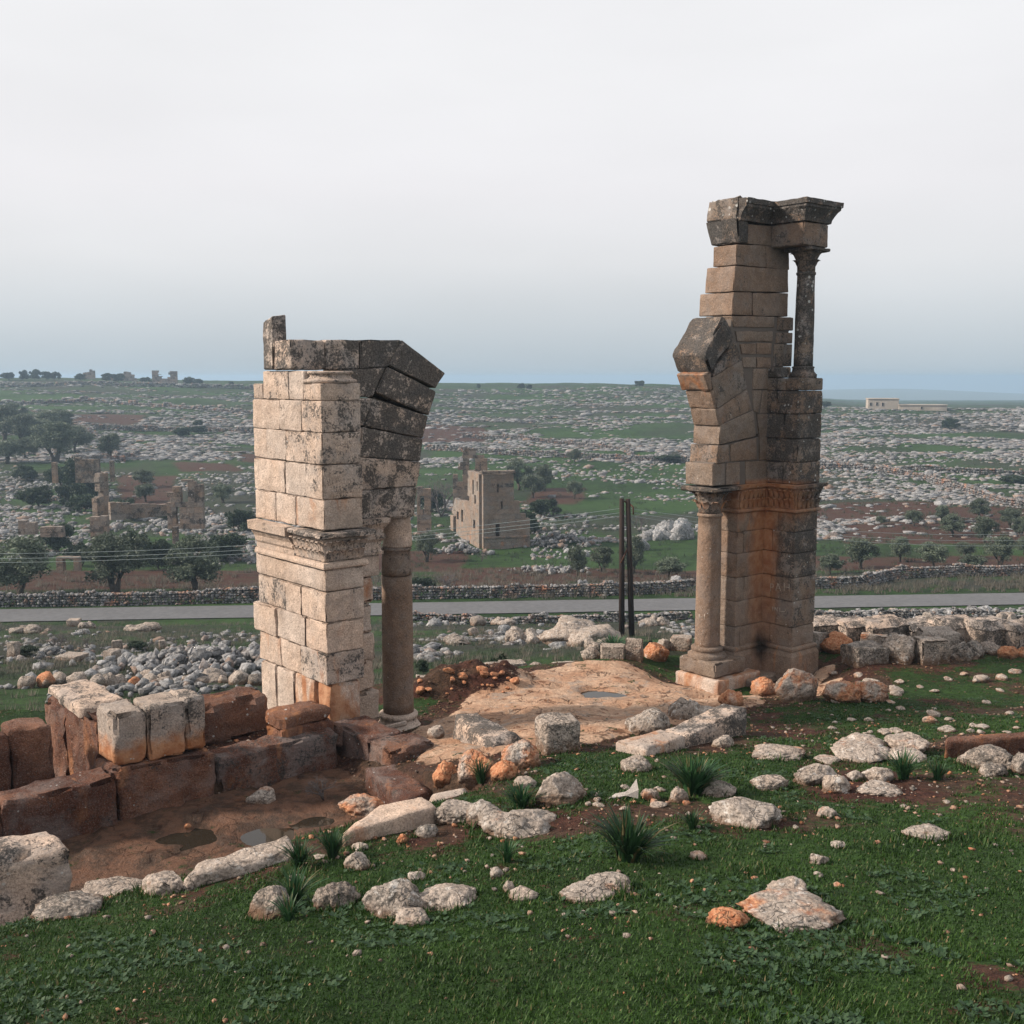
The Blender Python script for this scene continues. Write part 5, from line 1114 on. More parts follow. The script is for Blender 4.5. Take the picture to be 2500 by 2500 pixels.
ztl = tv(740, 850)[1]; pe2 = pfar
lw_top = lambda s: zT(512) if s < pe_ else ztl + (tv(540, 800)[1] - ztl) * (s - pe_) / max(.1, pe2 - pe_)
ashlar(tw, FT.P(.35, .72, 0), FT.P(.35, pe2, 0), T0[2] - .3, lambda s: lw_top(s + .72), .7, .56, (.65, 1.2), [(a - .72, b - .72, c, d) for a, b, c, d in hol], lambda m, z, g: (.15 + .25 * g.random(), .15 + .3 * (z < zT(1150)), .25 * g.random()), 6)
bk = FT.P(Lf * .55, pe_, 0)
ashlar(tw, FT.P(.3, pe_, 0), FT.P(tu(1235, 600)[0], pe_, 0), T0[2] - .3, lambda s: ztop - .2, .6, .6, (.9, 1.6), (), None, 7)
ashlar(tw, FT.P(tu(1235, 600)[0], .7, 0), FT.P(tu(1235, 600)[0], pe_, 0), T0[2] - .3, lambda s: ztop - .3, .6, .6, (.9, 1.6), (), None, 8)
# doorway and broken gable at the far end of its long side
dz0 = tv(560, 1220)[1]
for nm, a, b, c, d in (('door_jamb', 490, 520, 1000, 1225), ('door_jamb', 556, 578, 1020, 1225)):
    p0, p1 = tv(b, 1100)[0], tv(a, 1100)[0]
    stone(tw, boxwp(FT, -.1, .5, min(p0, p1), max(p0, p1), dz0 - .4, tv(a, c)[1], .03), M['fararsh'], (.4, .1, .3), nm, r=.06, step=.6)
p0, p1 = tv(580, 1000)[0], tv(505, 1000)[0]
stone(tw, boxwp(FT, -.1, .5, p0, p1, tv(540, 1005)[1], tv(540, 960)[1], .03), M['fararsh'], (.45, .1, .3), 'lintel', r=.06, step=.6)
pm, z1, z2 = tv(548, 900)[0], tv(540, 960)[1], tv(545, 800)[1]
stone(tw, [FT.P(w, p, z) for w, p, z in ((-.05, p0, z1), (.5, p0, z1), (.5, p1, z1), (-.05, p1, z1), (-.05, pm - .3, z2), (.5, pm - .3, z2), (.5, pm + .3, z2), (-.05, pm + .3, z2))], M['fararsh'], (.4, .0, .5), 'gable', r=.06, step=.5, amp=.04)

def ruin(name, label, pxs, Y, top, holes=(), hc=.55, lw=(.6, 1.2), thick=.7, dY=0.0, seed=0, colf=None, cat='ruined wall', group=None, zb=None):
    """A ruined wall facing the camera: px range, ground line, profile of its top as (px, py)."""
    a, b = at(pxs[0], 1250, Y), at(pxs[1], 1250, Y + dY)
    za = min(float(H(a[0], a[1])), float(H(b[0], b[1]))) if zb is None else at((pxs[0] + pxs[1]) / 2, zb, Y)[2]
    e = empty(name, ((a[0] + b[0]) / 2, (a[1] + b[1]) / 2, za)); L = np.linalg.norm((b - a)[:2])
    f = lambda px: (px - pxs[0]) / (pxs[1] - pxs[0]) * L
    tp = interp([(f(px), at(px, py, Y + dY * (px - pxs[0]) / (pxs[1] - pxs[0]))[2]) for px, py in top])
    hs = [(f(h[0]), f(h[1]), at(h[0], h[3], Y)[2], at(h[0], h[2], Y)[2]) for h in holes]
    ashlar(e, a, b, za - .4, tp, thick, hc, lw, hs, colf or (lambda m, z, g: (.5 * g.random() + .25, .05 * g.random(), .4 * g.random())), seed)
    return tag(e, label, cat, group)
RG = 'ruined walls across the road'
ruin('ruined_gable', 'tall broken gable wall standing behind the ruined tower', (1106, 1190), 152, [(1106, 1165), (1118, 1145), (1130, 1120), (1136, 1100), (1140, 1094), (1150, 1092), (1166, 1104), (1182, 1118), (1190, 1150)], holes=((1146, 1160, 1122, 1140), (1118, 1130, 1150, 1170)), seed=11, zb=1225)
ruin('ruined_wall', 'narrow ruined wall half hidden right of the shorter pillar', (1018, 1052), 128, [(1018, 1190), (1032, 1186), (1044, 1195), (1052, 1240)], holes=((1026, 1036, 1212, 1240),), seed=12, zb=1292)
ruin('ruined_wall', 'tall thin ruined wall end among dark shrubs on the left', (238, 268), 122, [(238, 1216), (247, 1216), (248, 1155), (266, 1155), (268, 1230)], seed=13, zb=1275, dY=2)
ruin('ruined_wall', 'short ruined pier below the tall thin wall end', (218, 260), 112, [(218, 1264), (230, 1262), (252, 1260), (260, 1275)], seed=14, zb=1312)
ruin('ruined_wall', 'long low ruined wall running right from the thin wall end', (270, 410), 121, [(270, 1226), (310, 1228), (360, 1230), (400, 1232), (410, 1245)], seed=15, zb=1262, dY=4)
ruin('ruined_house', 'ruined house corner with an open window gap on the left', (408, 496), 115, [(408, 1226), (418, 1225), (420, 1190), (438, 1186), (452, 1172), (470, 1168), (496, 1190)], holes=((443, 460, 1184, 1222), (430, 438, 1250, 1275)), seed=16, zb=1282, cat='ruined house')
ruin('ruined_wall', 'ruined curved wall stub at the far left of the olive meadow', (188, 246), 150, [(188, 1116), (210, 1120), (232, 1122), (246, 1118)], seed=17, zb=1172, colf=lambda m, z, g: (.7, 0, .1))
ruin('ruined_post', 'square stone post rising from ruins below the left olive grove', (131, 141), 135, [(131, 1130), (141, 1128)], seed=18, zb=1172, lw=(2, 3))
ruin('ruined_post', 'thin stone post right of the curved wall stub', (272, 280), 142, [(272, 1122), (280, 1122)], seed=19, zb=1170, lw=(2, 3))
ruin('ruined_post', 'slim standing stone in the rubble right of the ruined house', (418, 430), 106, [(418, 1288), (430, 1286)], seed=20, zb=1318, lw=(2, 3))
ruin('ruined_wall', 'low ruined wall of long blocks before the left rubble', (95, 150), 108, [(95, 1288), (118, 1284), (150, 1286)], seed=21, zb=1302)
ruin('ruined_wall', 'ruined enclosure wall above the left rubble field', (42, 84), 110, [(42, 1272), (60, 1270), (84, 1274)], seed=22, zb=1296)
ruin('ruined_portal', 'small squared stone portal under the left olive trees', (130, 186), 101, [(130, 1362), (146, 1360), (160, 1358), (186, 1362)], holes=((147, 173, 1368, 1388),), seed=23, zb=1384, lw=(.8, 1.4))
SK = dict(hc=1.1, lw=(1.2, 2.4), thick=1.2, cat='ruined building', group='ruins on the skyline')
ruin('skyline_ruin', 'jagged two-towered ruin on the left skyline', (384, 444), 560, [(384, 908), (392, 901), (398, 906), (406, 924), (424, 924), (428, 908), (434, 903), (442, 908), (444, 930)], seed=31, zb=940, **SK)
ruin('skyline_ruin', 'broad stepped stone ruin on the left skyline', (268, 350), 580, [(268, 922), (286, 915), (306, 914), (320, 907), (332, 909), (342, 920), (350, 932)], seed=32, zb=942, **SK)
ruin('skyline_ruin', 'square ruined block among trees, leftmost on the skyline', (218, 246), 580, [(218, 910), (232, 908), (238, 900), (246, 908)], seed=33, zb=935, **SK)

# flat-roofed houses far right
def house(name, label, px0, px1, py0, py1, Y, dpt, wins, turn=.35):
    a, b = at(px0, py1, Y), at(px1, py1, Y); e = empty(name, (a + b) / 2); L = b[0] - a[0]; z0 = a[2] - 2; z1 = at(px0, py0, Y)[2]
    fr = Frame(a, 90 + math.degrees(turn)); W_ = L
    stone(e, boxwp(fr, 0, W_, 0, dpt, z0, z1, .02), M['house'], (0, 0, 0), 'wall', r=.05, step=3, amp=.05)
    stone(e, boxwp(fr, -.2, W_ + .2, -.2, dpt + .2, z1 + .01, z1 + .35, .02), M['house'], (0, 0, 0), 'roof_slab', r=.05, step=3, amp=.04)
    for (p0, p1, q0, q1) in wins:
        w0, w1 = fr.onp(p0, q0, 0)[0], fr.onp(p1, q0, 0)[0]; zz0, zz1 = fr.onp(p0, q1, 0)[1], fr.onp(p0, q0, 0)[1]
        f = stone(e, boxwp(fr, w0 - .1, w1 + .1, -.10, .2, zz0 - .1, zz1 + .1), M['house'], (0, 0, 0), 'window', r=.02, step=2, amp=0)
        op = stone(e, boxwp(fr, w0, w1, -.13, .1, zz0, zz1), M['dark'], (0, 0, 0), 'opening', r=.01, step=2, amp=0); op.parent = f
    tag(e, label, 'house', 'flat-roofed houses on the far ridge')
house('farmhouse', 'pale flat-roofed house with three windows on the far right ridge', 2119, 2190, 975, 1000, 395, 9, ((2124, 2128, 983, 990), (2139, 2143, 982, 990), (2153, 2157, 983, 991)), .22)
house('farmhouse', 'long low pale building right of the three-windowed house', 2194, 2306, 990, 1010, 392, 7, ((2248, 2252, 993, 998),), .16)

# ------------------------------------------------------------------ dry-stone walls
def stones_mesh(name, P, S, mat, sub=1, seed=0, flat=.75, rot=1.0):
    """One mesh of many small angular stones: centres P, radii S."""
    g = np.random.default_rng(seed); V0, F0 = ico(sub); n = len(P); nv = len(V0)
    var = [];
    for k in range(8):
        v = V0 * (1 + .5 * (g.random(nv) - .5))[:, None]
        for _ in range(5):
            d = g.normal(size=3); d /= np.linalg.norm(d); v = v - np.maximum(0, v @ d - .5)[:, None] * d
        var.append(v)
    var = np.array(var)[g.integers(0, 8, n)]
    a = (g.random(n) - .5) * 6.283 * rot; sx = S * (1 + .5 * (g.random(n) - .3)) * (1 if rot == 1 else 1.5); sy = S * (.7 + .5 * g.random(n)); sz = S * flat * (.7 + .6 * g.random(n))
    v = var * np.stack([sx, sy, sz], -1)[:, None, :]
    ca, sa = np.cos(a)[:, None], np.sin(a)[:, None]; x = v[..., 0] * ca - v[..., 1] * sa; y = v[..., 0] * sa + v[..., 1] * ca
    V = np.stack([x, y, v[..., 2]], -1) + np.asarray(P)[:, None, :]
    Fc = (F0[None] + (np.arange(n) * nv)[:, None, None]).reshape(-1, 3)
    me = mesh(name, V.reshape(-1, 3), Fc, mat, smooth=False); ca = me.color_attributes.new('shade', 'FLOAT_COLOR', 'POINT'); sh = g.random(n) ** 2.2; wm = (g.random(n) < .22) * g.random(n)
    ca.data.foreach_set('color', np.stack([sh, wm, sh * 0, sh * 0 + 1], -1).astype(np.float32).repeat(nv, 0).ravel()); return me
def drywall(label, pts, height, size=.17, width=.7, seed=0, name='dry_stone_wall', col=(.6, .4, .2), Ys=None, ragged=.25, group='dry-stone field walls', sub=1, y0=60):
    """A field wall along photo ground points."""
    G = [gnd(px, py, y0) if Y is None else (lambda q: np.array([q[0], q[1], float(H(q[0], q[1]))]))(at(px, py, Y)) for (px, py), Y in zip(pts, Ys or [None] * len(pts))]
    g = np.random.default_rng(seed); P = []; S = []
    for A, B in zip(G[:-1], G[1:]):
        L = np.linalg.norm((B - A)[:2]); u = (B - A)[:2] / L; nn = np.array([-u[1], u[0]]); n = int(L / (size * 1.55)) + 1
        hv = height * (1 + ragged * fbm(np.stack([np.linspace(0, L / 2.5, n), np.zeros(n) + seed, np.zeros(n)], -1), 3, seed))
        for i in range(n):
            lay = max(1, int(hv[i] / (size * 1.25)))
            for j in range(lay):
                for off in ((-.42, -.14, .2, .45) if j == lay - 1 else (-.5, .5)):
                    q = A[:2] + u * (L * i / n + g.uniform(-.4, .4) * size) + nn * (off * width * (1 - .35 * j / lay) + g.uniform(-.05, .05)); P.append((q[0], q[1], size * 1.25 * (j + .3) + g.uniform(-.05, .05) * size)); S.append(size * g.choice((.6, .85, 1.05, 1.45)))
    P = np.array(P); P[:, 2] += H(P[:, 0], P[:, 1]); e = empty(name, G[0])
    o = link('stones', stones_mesh('stones', P - G[0], np.array(S), M['rockfar'], sub, seed), e, color=(*col, 1)); o['kind'] = 'stuff'
    return tag(e, label, 'stone wall', group)
drywall('long dry-stone wall beyond the road, left of the shorter pillar', [(-60, 1482), (160, 1479), (330, 1476), (640, 1470)], 1.35, .17, seed=1)
drywall('dry-stone wall beyond the road between the two pillars', [(760, 1465), (1010, 1462), (1250, 1458), (1480, 1452), (1700, 1440)], 1.15, .17, seed=2)
drywall('dry-stone wall beyond the road, right of the taller pillar', [(1960, 1437), (2110, 1432), (2190, 1412), (2330, 1406), (2560, 1402)], 1.2, .17, seed=3)
drywall('tumbled low wall on the near road verge between the pillars', [(980, 1522), (1130, 1516), (1300, 1510), (1480, 1506), (1690, 1496)], .6, .16, seed=4, ragged=.9, Ys=(80, 80.5, 81, 82, 84))
drywall('dark tumbled wall on the near road verge, right of the taller pillar', [(1990, 1500), (2150, 1495), (2330, 1490), (2560, 1484)], 1.0, .16, seed=5, ragged=.7, Ys=(80, 80, 80, 80), col=(.7, .1, .2))
drywall('field wall below the bright green meadow in the middle distance', [(1040, 1098), (1180, 1108), (1300, 1114), (1460, 1122), (1700, 1130)], 1.6, .30, seed=6, sub=1)
drywall('field wall above the bright green meadow in the middle distance', [(1130, 1068), (1270, 1072), (1400, 1088), (1520, 1100), (1545, 1118)], 1.4, .30, seed=7)
drywall('field wall on the left hillside under the dark shrubs', [(230, 1048), (330, 1052), (460, 1054), (620, 1058)], 1.8, .35, seed=8)
drywall('stone bank across the left hillside below the far meadow', [(-30, 988), (120, 986), (210, 978), (330, 990), (640, 1010)], 1.8, .5, seed=9)
drywall('long dark terrace wall under the left skyline', [(-30, 946), (150, 944), (380, 944), (640, 950)], 2.2, .55, seed=10, col=(.6, .05, .1))
drywall('field wall bending down the right slope past the olive grove', [(1990, 1140), (2130, 1150), (2260, 1172), (2340, 1196), (2400, 1215), (2450, 1235), (2560, 1250)], 1.5, .28, seed=11)
drywall('upper field wall on the right slope', [(2000, 1145), (2200, 1152), (2350, 1155), (2560, 1160)], 1.2, .32, seed=12)
drywall('rough wall edging the left olive meadow', [(192, 1040), (245, 1075), (280, 1112), (300, 1128)], 1.3, .26, seed=13)
drywall('rough wall behind the ruined curved wall stub', [(180, 1122), (230, 1124), (300, 1122), (340, 1110)], 1.2, .25, seed=14)

# ------------------------------------------------------------------ hillside outcrops, rubble (beyond counting)
def scatter(name, label, n, px, py, size, dens, seed, mat='rockfar', sub=1, col=(.3, .05, .4), y0=40, flat=.62, cat='rocks', grow=0.0, thr=.0, rot=1.0):
    """Stones over a stretch of ground given as a photo box, kept where dens(x, y) is high."""
    g = np.random.default_rng(seed); gx = np.linspace(*px, 24); gy = np.linspace(*py, 36)
    Yt = np.array([[gnd(a, b, y0)[1] for b in gy[::3]] for a in gx[::8]]).mean(0); Ymap = lambda b: np.interp(b, gy[::3], Yt)
    a = g.uniform(*px, n); b = g.uniform(*py, n); Y = Ymap(b) * (1 + .01 * g.normal(size=n)); X = (a - 1250) / F_PIX * Y / (CT + (1250 - b) / F_PIX * ST)
    keep = dens(X, Y) + .25 * (g.random(n) - .5) > thr; keep &= np.abs(road_d(X, Y)) > 3.6; X, Y = X[keep], Y[keep]
    so = cover(X, Y)[0]; keep = (so < .55) | (g.random(len(X)) < .10); X, Y = X[keep], Y[keep]
    S = g.uniform(size[0], size[1], len(X)) ** 1.0 * (1 + grow * Y / 100) * np.where(g.random(len(X)) < .06, 1.7, 1)
    P = np.stack([X, Y, H(X, Y) + S * .12], -1)
    o = link(name, stones_mesh(name, P, S, M[mat], sub, seed, flat, rot), color=(*col, 1)); tag(o, label, cat, kind='stuff'); return o
dn = lambda sc_, s, off=0.0, ay=.6: (lambda x, y: fbm2(x, y * ay, sc_, 4, s) + off)
ledge = lambda sc_, s, off: (lambda x, y: .75 * fbm2(x, y * 1.0, sc_ * 1.3, 3, s) + .75 * fbm2(x * .35, y * 1.3, sc_ * .32, 3, s + 7) + off)
scatter('hillside_rocks', 'pale limestone outcrops scattered over the valley floor and lower hillside', 17000, (-60, 2560), (1120, 1330), (.12, .55), ledge(17, 71, -.10), 1, rot=.15)
scatter('hillside_rocks', 'dense pale limestone pavement covering the upper hillside', 42000, (-60, 2560), (952, 1135), (.16, .70), ledge(34, 72, .02), 2, rot=.12, sub=1, flat=.42, grow=.10)
scatter('hillside_rocks', 'white karst rock field on the slope behind the taller pillar', 8000, (1980, 2560), (1000, 1330), (.2, .7), ledge(18, 73, .02), 3, rot=.15, flat=.5)
scatter('rubble', 'grey building rubble among the ruins left of the valley', 2200, (-60, 640), (1180, 1385), (.16, .55), dn(9, 74, .0), 4, flat=.9, col=(.5, .05, .25))
scatter('rubble', 'fallen blocks spilling right of the ruined tower', 420, (1300, 1440), (1240, 1400), (.15, .5), dn(10, 75, .12), 5, flat=.9, col=(.35, .1, .35))
scatter('rubble', 'grey rubble strewn on the slope between terrace and road, left side', 1100, (-60, 640), (1535, 1690), (.06, .26), dn(5, 76, -.08), 6, y0=23, col=(.5, .12, .25), flat=.8)
scatter('rubble', 'white stones strewn on the slope between terrace and road, middle', 1700, (1000, 1700), (1505, 1610), (.06, .40), dn(6, 77, -.03), 7, y0=27, col=(.35, .05, .5))
scatter('rubble', 'white stones strewn on the slope between terrace and road, right side', 1400, (1980, 2560), (1480, 1540), (.08, .42), dn(6, 78, .05), 8, y0=29, col=(.4, .0, .5))
def heap(label, px, py, Y, L, W_, hgt, n, size, seed, col=(.45, .08, .25), name='rubble_heap'):
    g = np.random.default_rng(seed); c = at(px, py, Y); t = g.normal(size=(n, 2)) * .42; r2 = (t ** 2).sum(1); x = c[0] + t[:, 0] * L; y = c[1] + t[:, 1] * W_
    z = H(x, y) + hgt * np.exp(-r2 * 2.2) * g.random(n) ** .35; S = size[0] + (size[1] * 1.25 - size[0]) * g.random(n) ** 2.6
    o = link(name, stones_mesh(name, np.stack([x, y, z], -1), S, M['rockfar'], 1, seed, .85), color=(*col, 1)); tag(o, label, 'rubble', kind='stuff')
heap('big heap of grey field stones left of the shorter pillar', 545, 1570, 44, 5.5, 4.5, 1.0, 900, (.06, .36), 1, (.3, .12, .4))
heap('lower tail of the grey stone heap', 360, 1612, 36, 3.5, 2.5, .4, 160, (.08, .25), 2, (.3, .12, .4))
heap('pile of fallen blocks beside the ruined tower', 1365, 1318, 138, 5, 5, 1.4, 170, (.18, .5), 3, (.5, .1, .3))
heap('pile of stones left of the ruined tower', 1128, 1335, 130, 4, 2.5, 1.0, 80, (.2, .45), 4)
heap('pale stones piled by the near road verge before the tower', 1340, 1370, 112, 5, 3, .7, 90, (.15, .4), 5, (.25, .15, .5))

# bigger blocks and boulders one by one on the slope to the left and in the middle
for (a, b, c, d, lab, knd, col) in (
    (17, 42, 1570, 1608, 'upright squared stone at the left edge beyond the walls', 'block', GY), (134, 200, 1597, 1614, 'flat trough-like stone on the left slope', 'block', (.4, .3, .3)), (249, 290, 1588, 1616, 'leaning squared block before the stone heap tail', 'block', GY), (270, 296, 1564, 1588, 'small cube block on the left slope', 'block', GY),
    (386, 404, 1564, 1584, 'small block perched beside the stone heap', 'block', GY), (390, 422, 1598, 1636, 'tilted block, leftmost of the upright group on the left slope', 'block', GY), (411, 448, 1604, 1640, 'broad upright block in the middle of the group', 'block', GY), (445, 482, 1598, 1634, 'rear upright block of the group', 'block', GY), (452, 488, 1614, 1642, 'low front block of the upright group', 'block', GY),
    (162, 192, 1512, 1530, 'tan slab tilted near the road on the left', 'block', PK), (190, 228, 1516, 1534, 'rounded pale rock by the tilted tan slab', 'round', GY), (84, 125, 1643, 1680, 'orange-topped boulder of the left boulder row', 'round', OR), (118, 156, 1640, 1676, 'white boulder beside the orange-topped one', 'round', (.3, 0, .6)), (156, 208, 1642, 1678, 'grey lumpy boulder in the left boulder row', 'round', GY),
    (208, 250, 1648, 1682, 'pale boulder left of the long low one', 'round', GY), (238, 300, 1640, 1676, 'long low grey boulder in the left boulder row', 'round', GY), (310, 338, 1652, 1676, 'orange stone in the left boulder row', 'round', OR2), (335, 372, 1634, 1662, 'oval grey boulder behind the boulder row', 'round', GY), (340, 416, 1640, 1678, 'broad pointed grey boulder in the left boulder row', 'round', GY),
    (436, 540, 1632, 1668, 'wide grey outcrop at the right of the boulder row', 'round', GY), (530, 556, 1648, 1668, 'small tan boulder right of the wide outcrop', 'round', PK), (554, 604, 1636, 1672, 'pale boulder near the shorter pillar', 'round', GY), (598, 640, 1644, 1674, 'dark-spotted boulder touching the shorter pillar\'s edge', 'round', GD), (36, 78, 1652, 1682, 'flat white boulder at the left of the boulder row', 'round', GY),
    (1312, 1520, 1508, 1578, 'large pale fissured outcrop left of the poles', 'crag', (.5, .0, .6)), (1232, 1320, 1528, 1572, 'white outcrop left of the large fissured one', 'round', (.5, 0, .6)), (1142, 1170, 1530, 1552, 'rounded pale boulder on the middle slope', 'round', GY), (1146, 1186, 1502, 1528, 'pale boulder near the middle road verge', 'round', GY), (1428, 1500, 1556, 1590, 'white block rock below the large fissured outcrop', 'round', GY),
    (1560, 1640, 1500, 1528, 'pale crag on the slope right of the poles', 'crag', (.5, 0, .6)), (1080, 1150, 1548, 1574, 'grey crag on the slope behind the red earth heap', 'crag', (.6, 0, .5)), (1196, 1260, 1506, 1526, 'low pale crag near the road in the middle', 'crag', (.5, 0, .6)), (20, 90, 1524, 1546, 'low grey crag by the road at the far left', 'crag', (.6, .05, .4)), (300, 380, 1520, 1542, 'flat pale crag by the road above the stone heap', 'crag', (.6, .05, .4)),
    (1600, 1700, 1262, 1318, 'great rounded white outcrop on the far field left of the taller pillar', 'round', (.45, 0, .6)), (1568, 1622, 1290, 1320, 'white craggy outcrop beside the great rounded one', 'round', (.45, 0, .6)), (1545, 1590, 1312, 1345, 'white boulder above the road right of the poles', 'round', (.45, 0, .6)), (1410, 1436, 1414, 1430, 'white boulder behind the road wall left of the poles', 'round', (.1, 0, .9)), (1636, 1668, 1404, 1426, 'creamy boulder behind the road wall right of the poles', 'round', (.1, .2, .8)),
    (2000, 2050, 1490, 1520, 'white boulder right of the taller pillar near the road', 'round', (.3, 0, .7)), (2150, 2215, 1484, 1512, 'white jagged boulder before the dark verge wall', 'round', (.3, 0, .7)), (2238, 2290, 1494, 1522, 'pale boulder behind the carved blocks', 'round', GY), (2370, 2430, 1478, 1498, 'flat pale boulder by the dark verge wall on the right', 'round', GY), (2432, 2492, 1492, 1524, 'round grey boulder behind the carved row near the right edge', 'round', GY)):
    boulder(a, b, c, d, lab, col, kind=knd, mat='rockfar' if c < 1480 else 'rock', y0=23, sub=4 if b - a > 60 else 3)
# ------------------------------------------------------------------ trees and shrubs
def leafset(centres, radii, per, size, seed, flat=.8, tilt=None):
    """Leaf-sized faces filling clumps: returns vertices, quads, tint per vertex."""
    g = np.random.default_rng(seed); n = len(centres) * per
    c = np.repeat(np.asarray(centres, float), per, 0); r = np.repeat(np.asarray(radii, float), per)
    d = g.normal(size=(n, 3)); d /= np.linalg.norm(d, axis=1)[:, None]; p = c + d * (r * g.random(n) ** .45)[:, None] * np.array([1, 1, flat])
    u = g.normal(size=(n, 3)); u /= np.linalg.norm(u, axis=1)[:, None]; v = np.cross(u, g.normal(size=(n, 3))); v /= np.linalg.norm(v, axis=1)[:, None]
    s = size * g.uniform(.6, 1.4, n)[:, None]; u = u * s; v = v * s * .42
    V = np.stack([p - u, p + v, p + u, p - v], 1).reshape(-1, 3); Q = np.arange(n * 4).reshape(-1, 4)
    t = np.clip(g.random(n) * .6 + .4 * np.repeat(g.random(len(centres)), per), 0, 1); return V, Q, np.repeat(t, 4)
def tinted(name, V, Q, t, mat, straw=None):
    me = mesh(name, V, Q, mat, smooth=False); ca = me.color_attributes.new('tint', 'FLOAT_COLOR', 'POINT')
    t = np.asarray(t, np.float32); ca.data.foreach_set('color', np.stack([t, t * 0 if straw is None else np.asarray(straw, np.float32), t, np.ones_like(t)], -1).ravel()); return me
def tree_meshes(seed, h=4.2, wd=2.3, kind='olive', leaves=2600, leaf=.10, trunk=.9):
    g = random.Random(seed); mb = MB(); ends = []
    nst = g.choice((1, 2, 2, 3)) if kind == 'olive' else 1
    for k in range(nst):
        a = g.uniform(0, 6.28); lean = g.uniform(.1, .4); top = np.array([math.cos(a) * lean, math.sin(a) * lean, trunk * g.uniform(.9, 1.2)])
        mb.add(*tube([(0.12 * math.cos(a) * (nst > 1), .12 * math.sin(a) * (nst > 1), -.3), top * .5 + np.array([g.uniform(-.1, .1), g.uniform(-.1, .1), 0]), top], [.20 * h / 4, .15 * h / 4, .12 * h / 4], 7))
        for j in range(g.randint(3, 5)):
            b = a + g.uniform(-2, 2); l = g.uniform(.5, .95); e = top + np.array([math.cos(b) * wd * .62 * l, math.sin(b) * wd * .62 * l, (h - trunk) * g.uniform(.3, .8)])
            m = (top + e) / 2 + np.array([0, 0, .25]); mb.add(*tube([top, m, e], [.09 * h / 4, .06 * h / 4, .02], 5)); ends.append(e); ends.append(m)
    cen = []; rad = []
    n = 26 if kind == 'olive' else 20
    for k in range(n):
        a = g.uniform(0, 6.28); ph = g.uniform(-.55, 1); rr = wd * (.35 + .6 * g.random()) * math.sqrt(max(0, 1 - ph * ph * .8)); z = trunk + (h - trunk) * (.40 + .48 * ph)
        cen.append((rr * .80 * math.cos(a), rr * .80 * math.sin(a), z)); rad.append(g.uniform(.5, .85) * wd / 2.3)
    for e in ends: cen.append(tuple(e)); rad.append(g.uniform(.4, .6) * wd / 2.3)
    V, Q, t = leafset(cen, rad, max(8, leaves // len(cen)), leaf, seed)
    tr = mesh('trunk', np.concatenate(mb.V), mb.F, M['bark']); cr = tinted('crown', V, Q, t, M['olive' if kind == 'olive' else 'oak'])
    return tr, cr
OL = [tree_meshes(400 + k, g_h, g_w, 'olive', 7500, .12) for k, (g_h, g_w) in enumerate(((4.2, 2.3), (4.6, 2.5), (3.8, 2.2), (4.4, 2.0), (3.6, 2.4)))]
SH = [tree_meshes(450 + k, 2.2, 1.6, 'oak', 6000, .11, .25) for k in range(4)]
def plant(name, label, meshes, px, py, hpx, wpx=None, Y=None, group=None, cat='tree', base_h=4.2, base_w=4.6, y0=60):
    q = gnd(px, py, y0) if Y is None else at(px, py, Y)
    if Y is not None: q[2] = float(H(q[0], q[1]))
    s = q[1] / F_PIX * hpx / base_h; sw = s if wpx is None else q[1] / F_PIX * wpx / base_w
    e = empty(name, q, rnd.uniform(0, 6.28)); tr, cr = meshes
    link('trunk', tr, e, scl=(sw, sw, s)); link('crown', cr, e, scl=(sw, sw, s)); tag(e, label, cat, group)
    return e
OG = 'olive trees beyond the road'
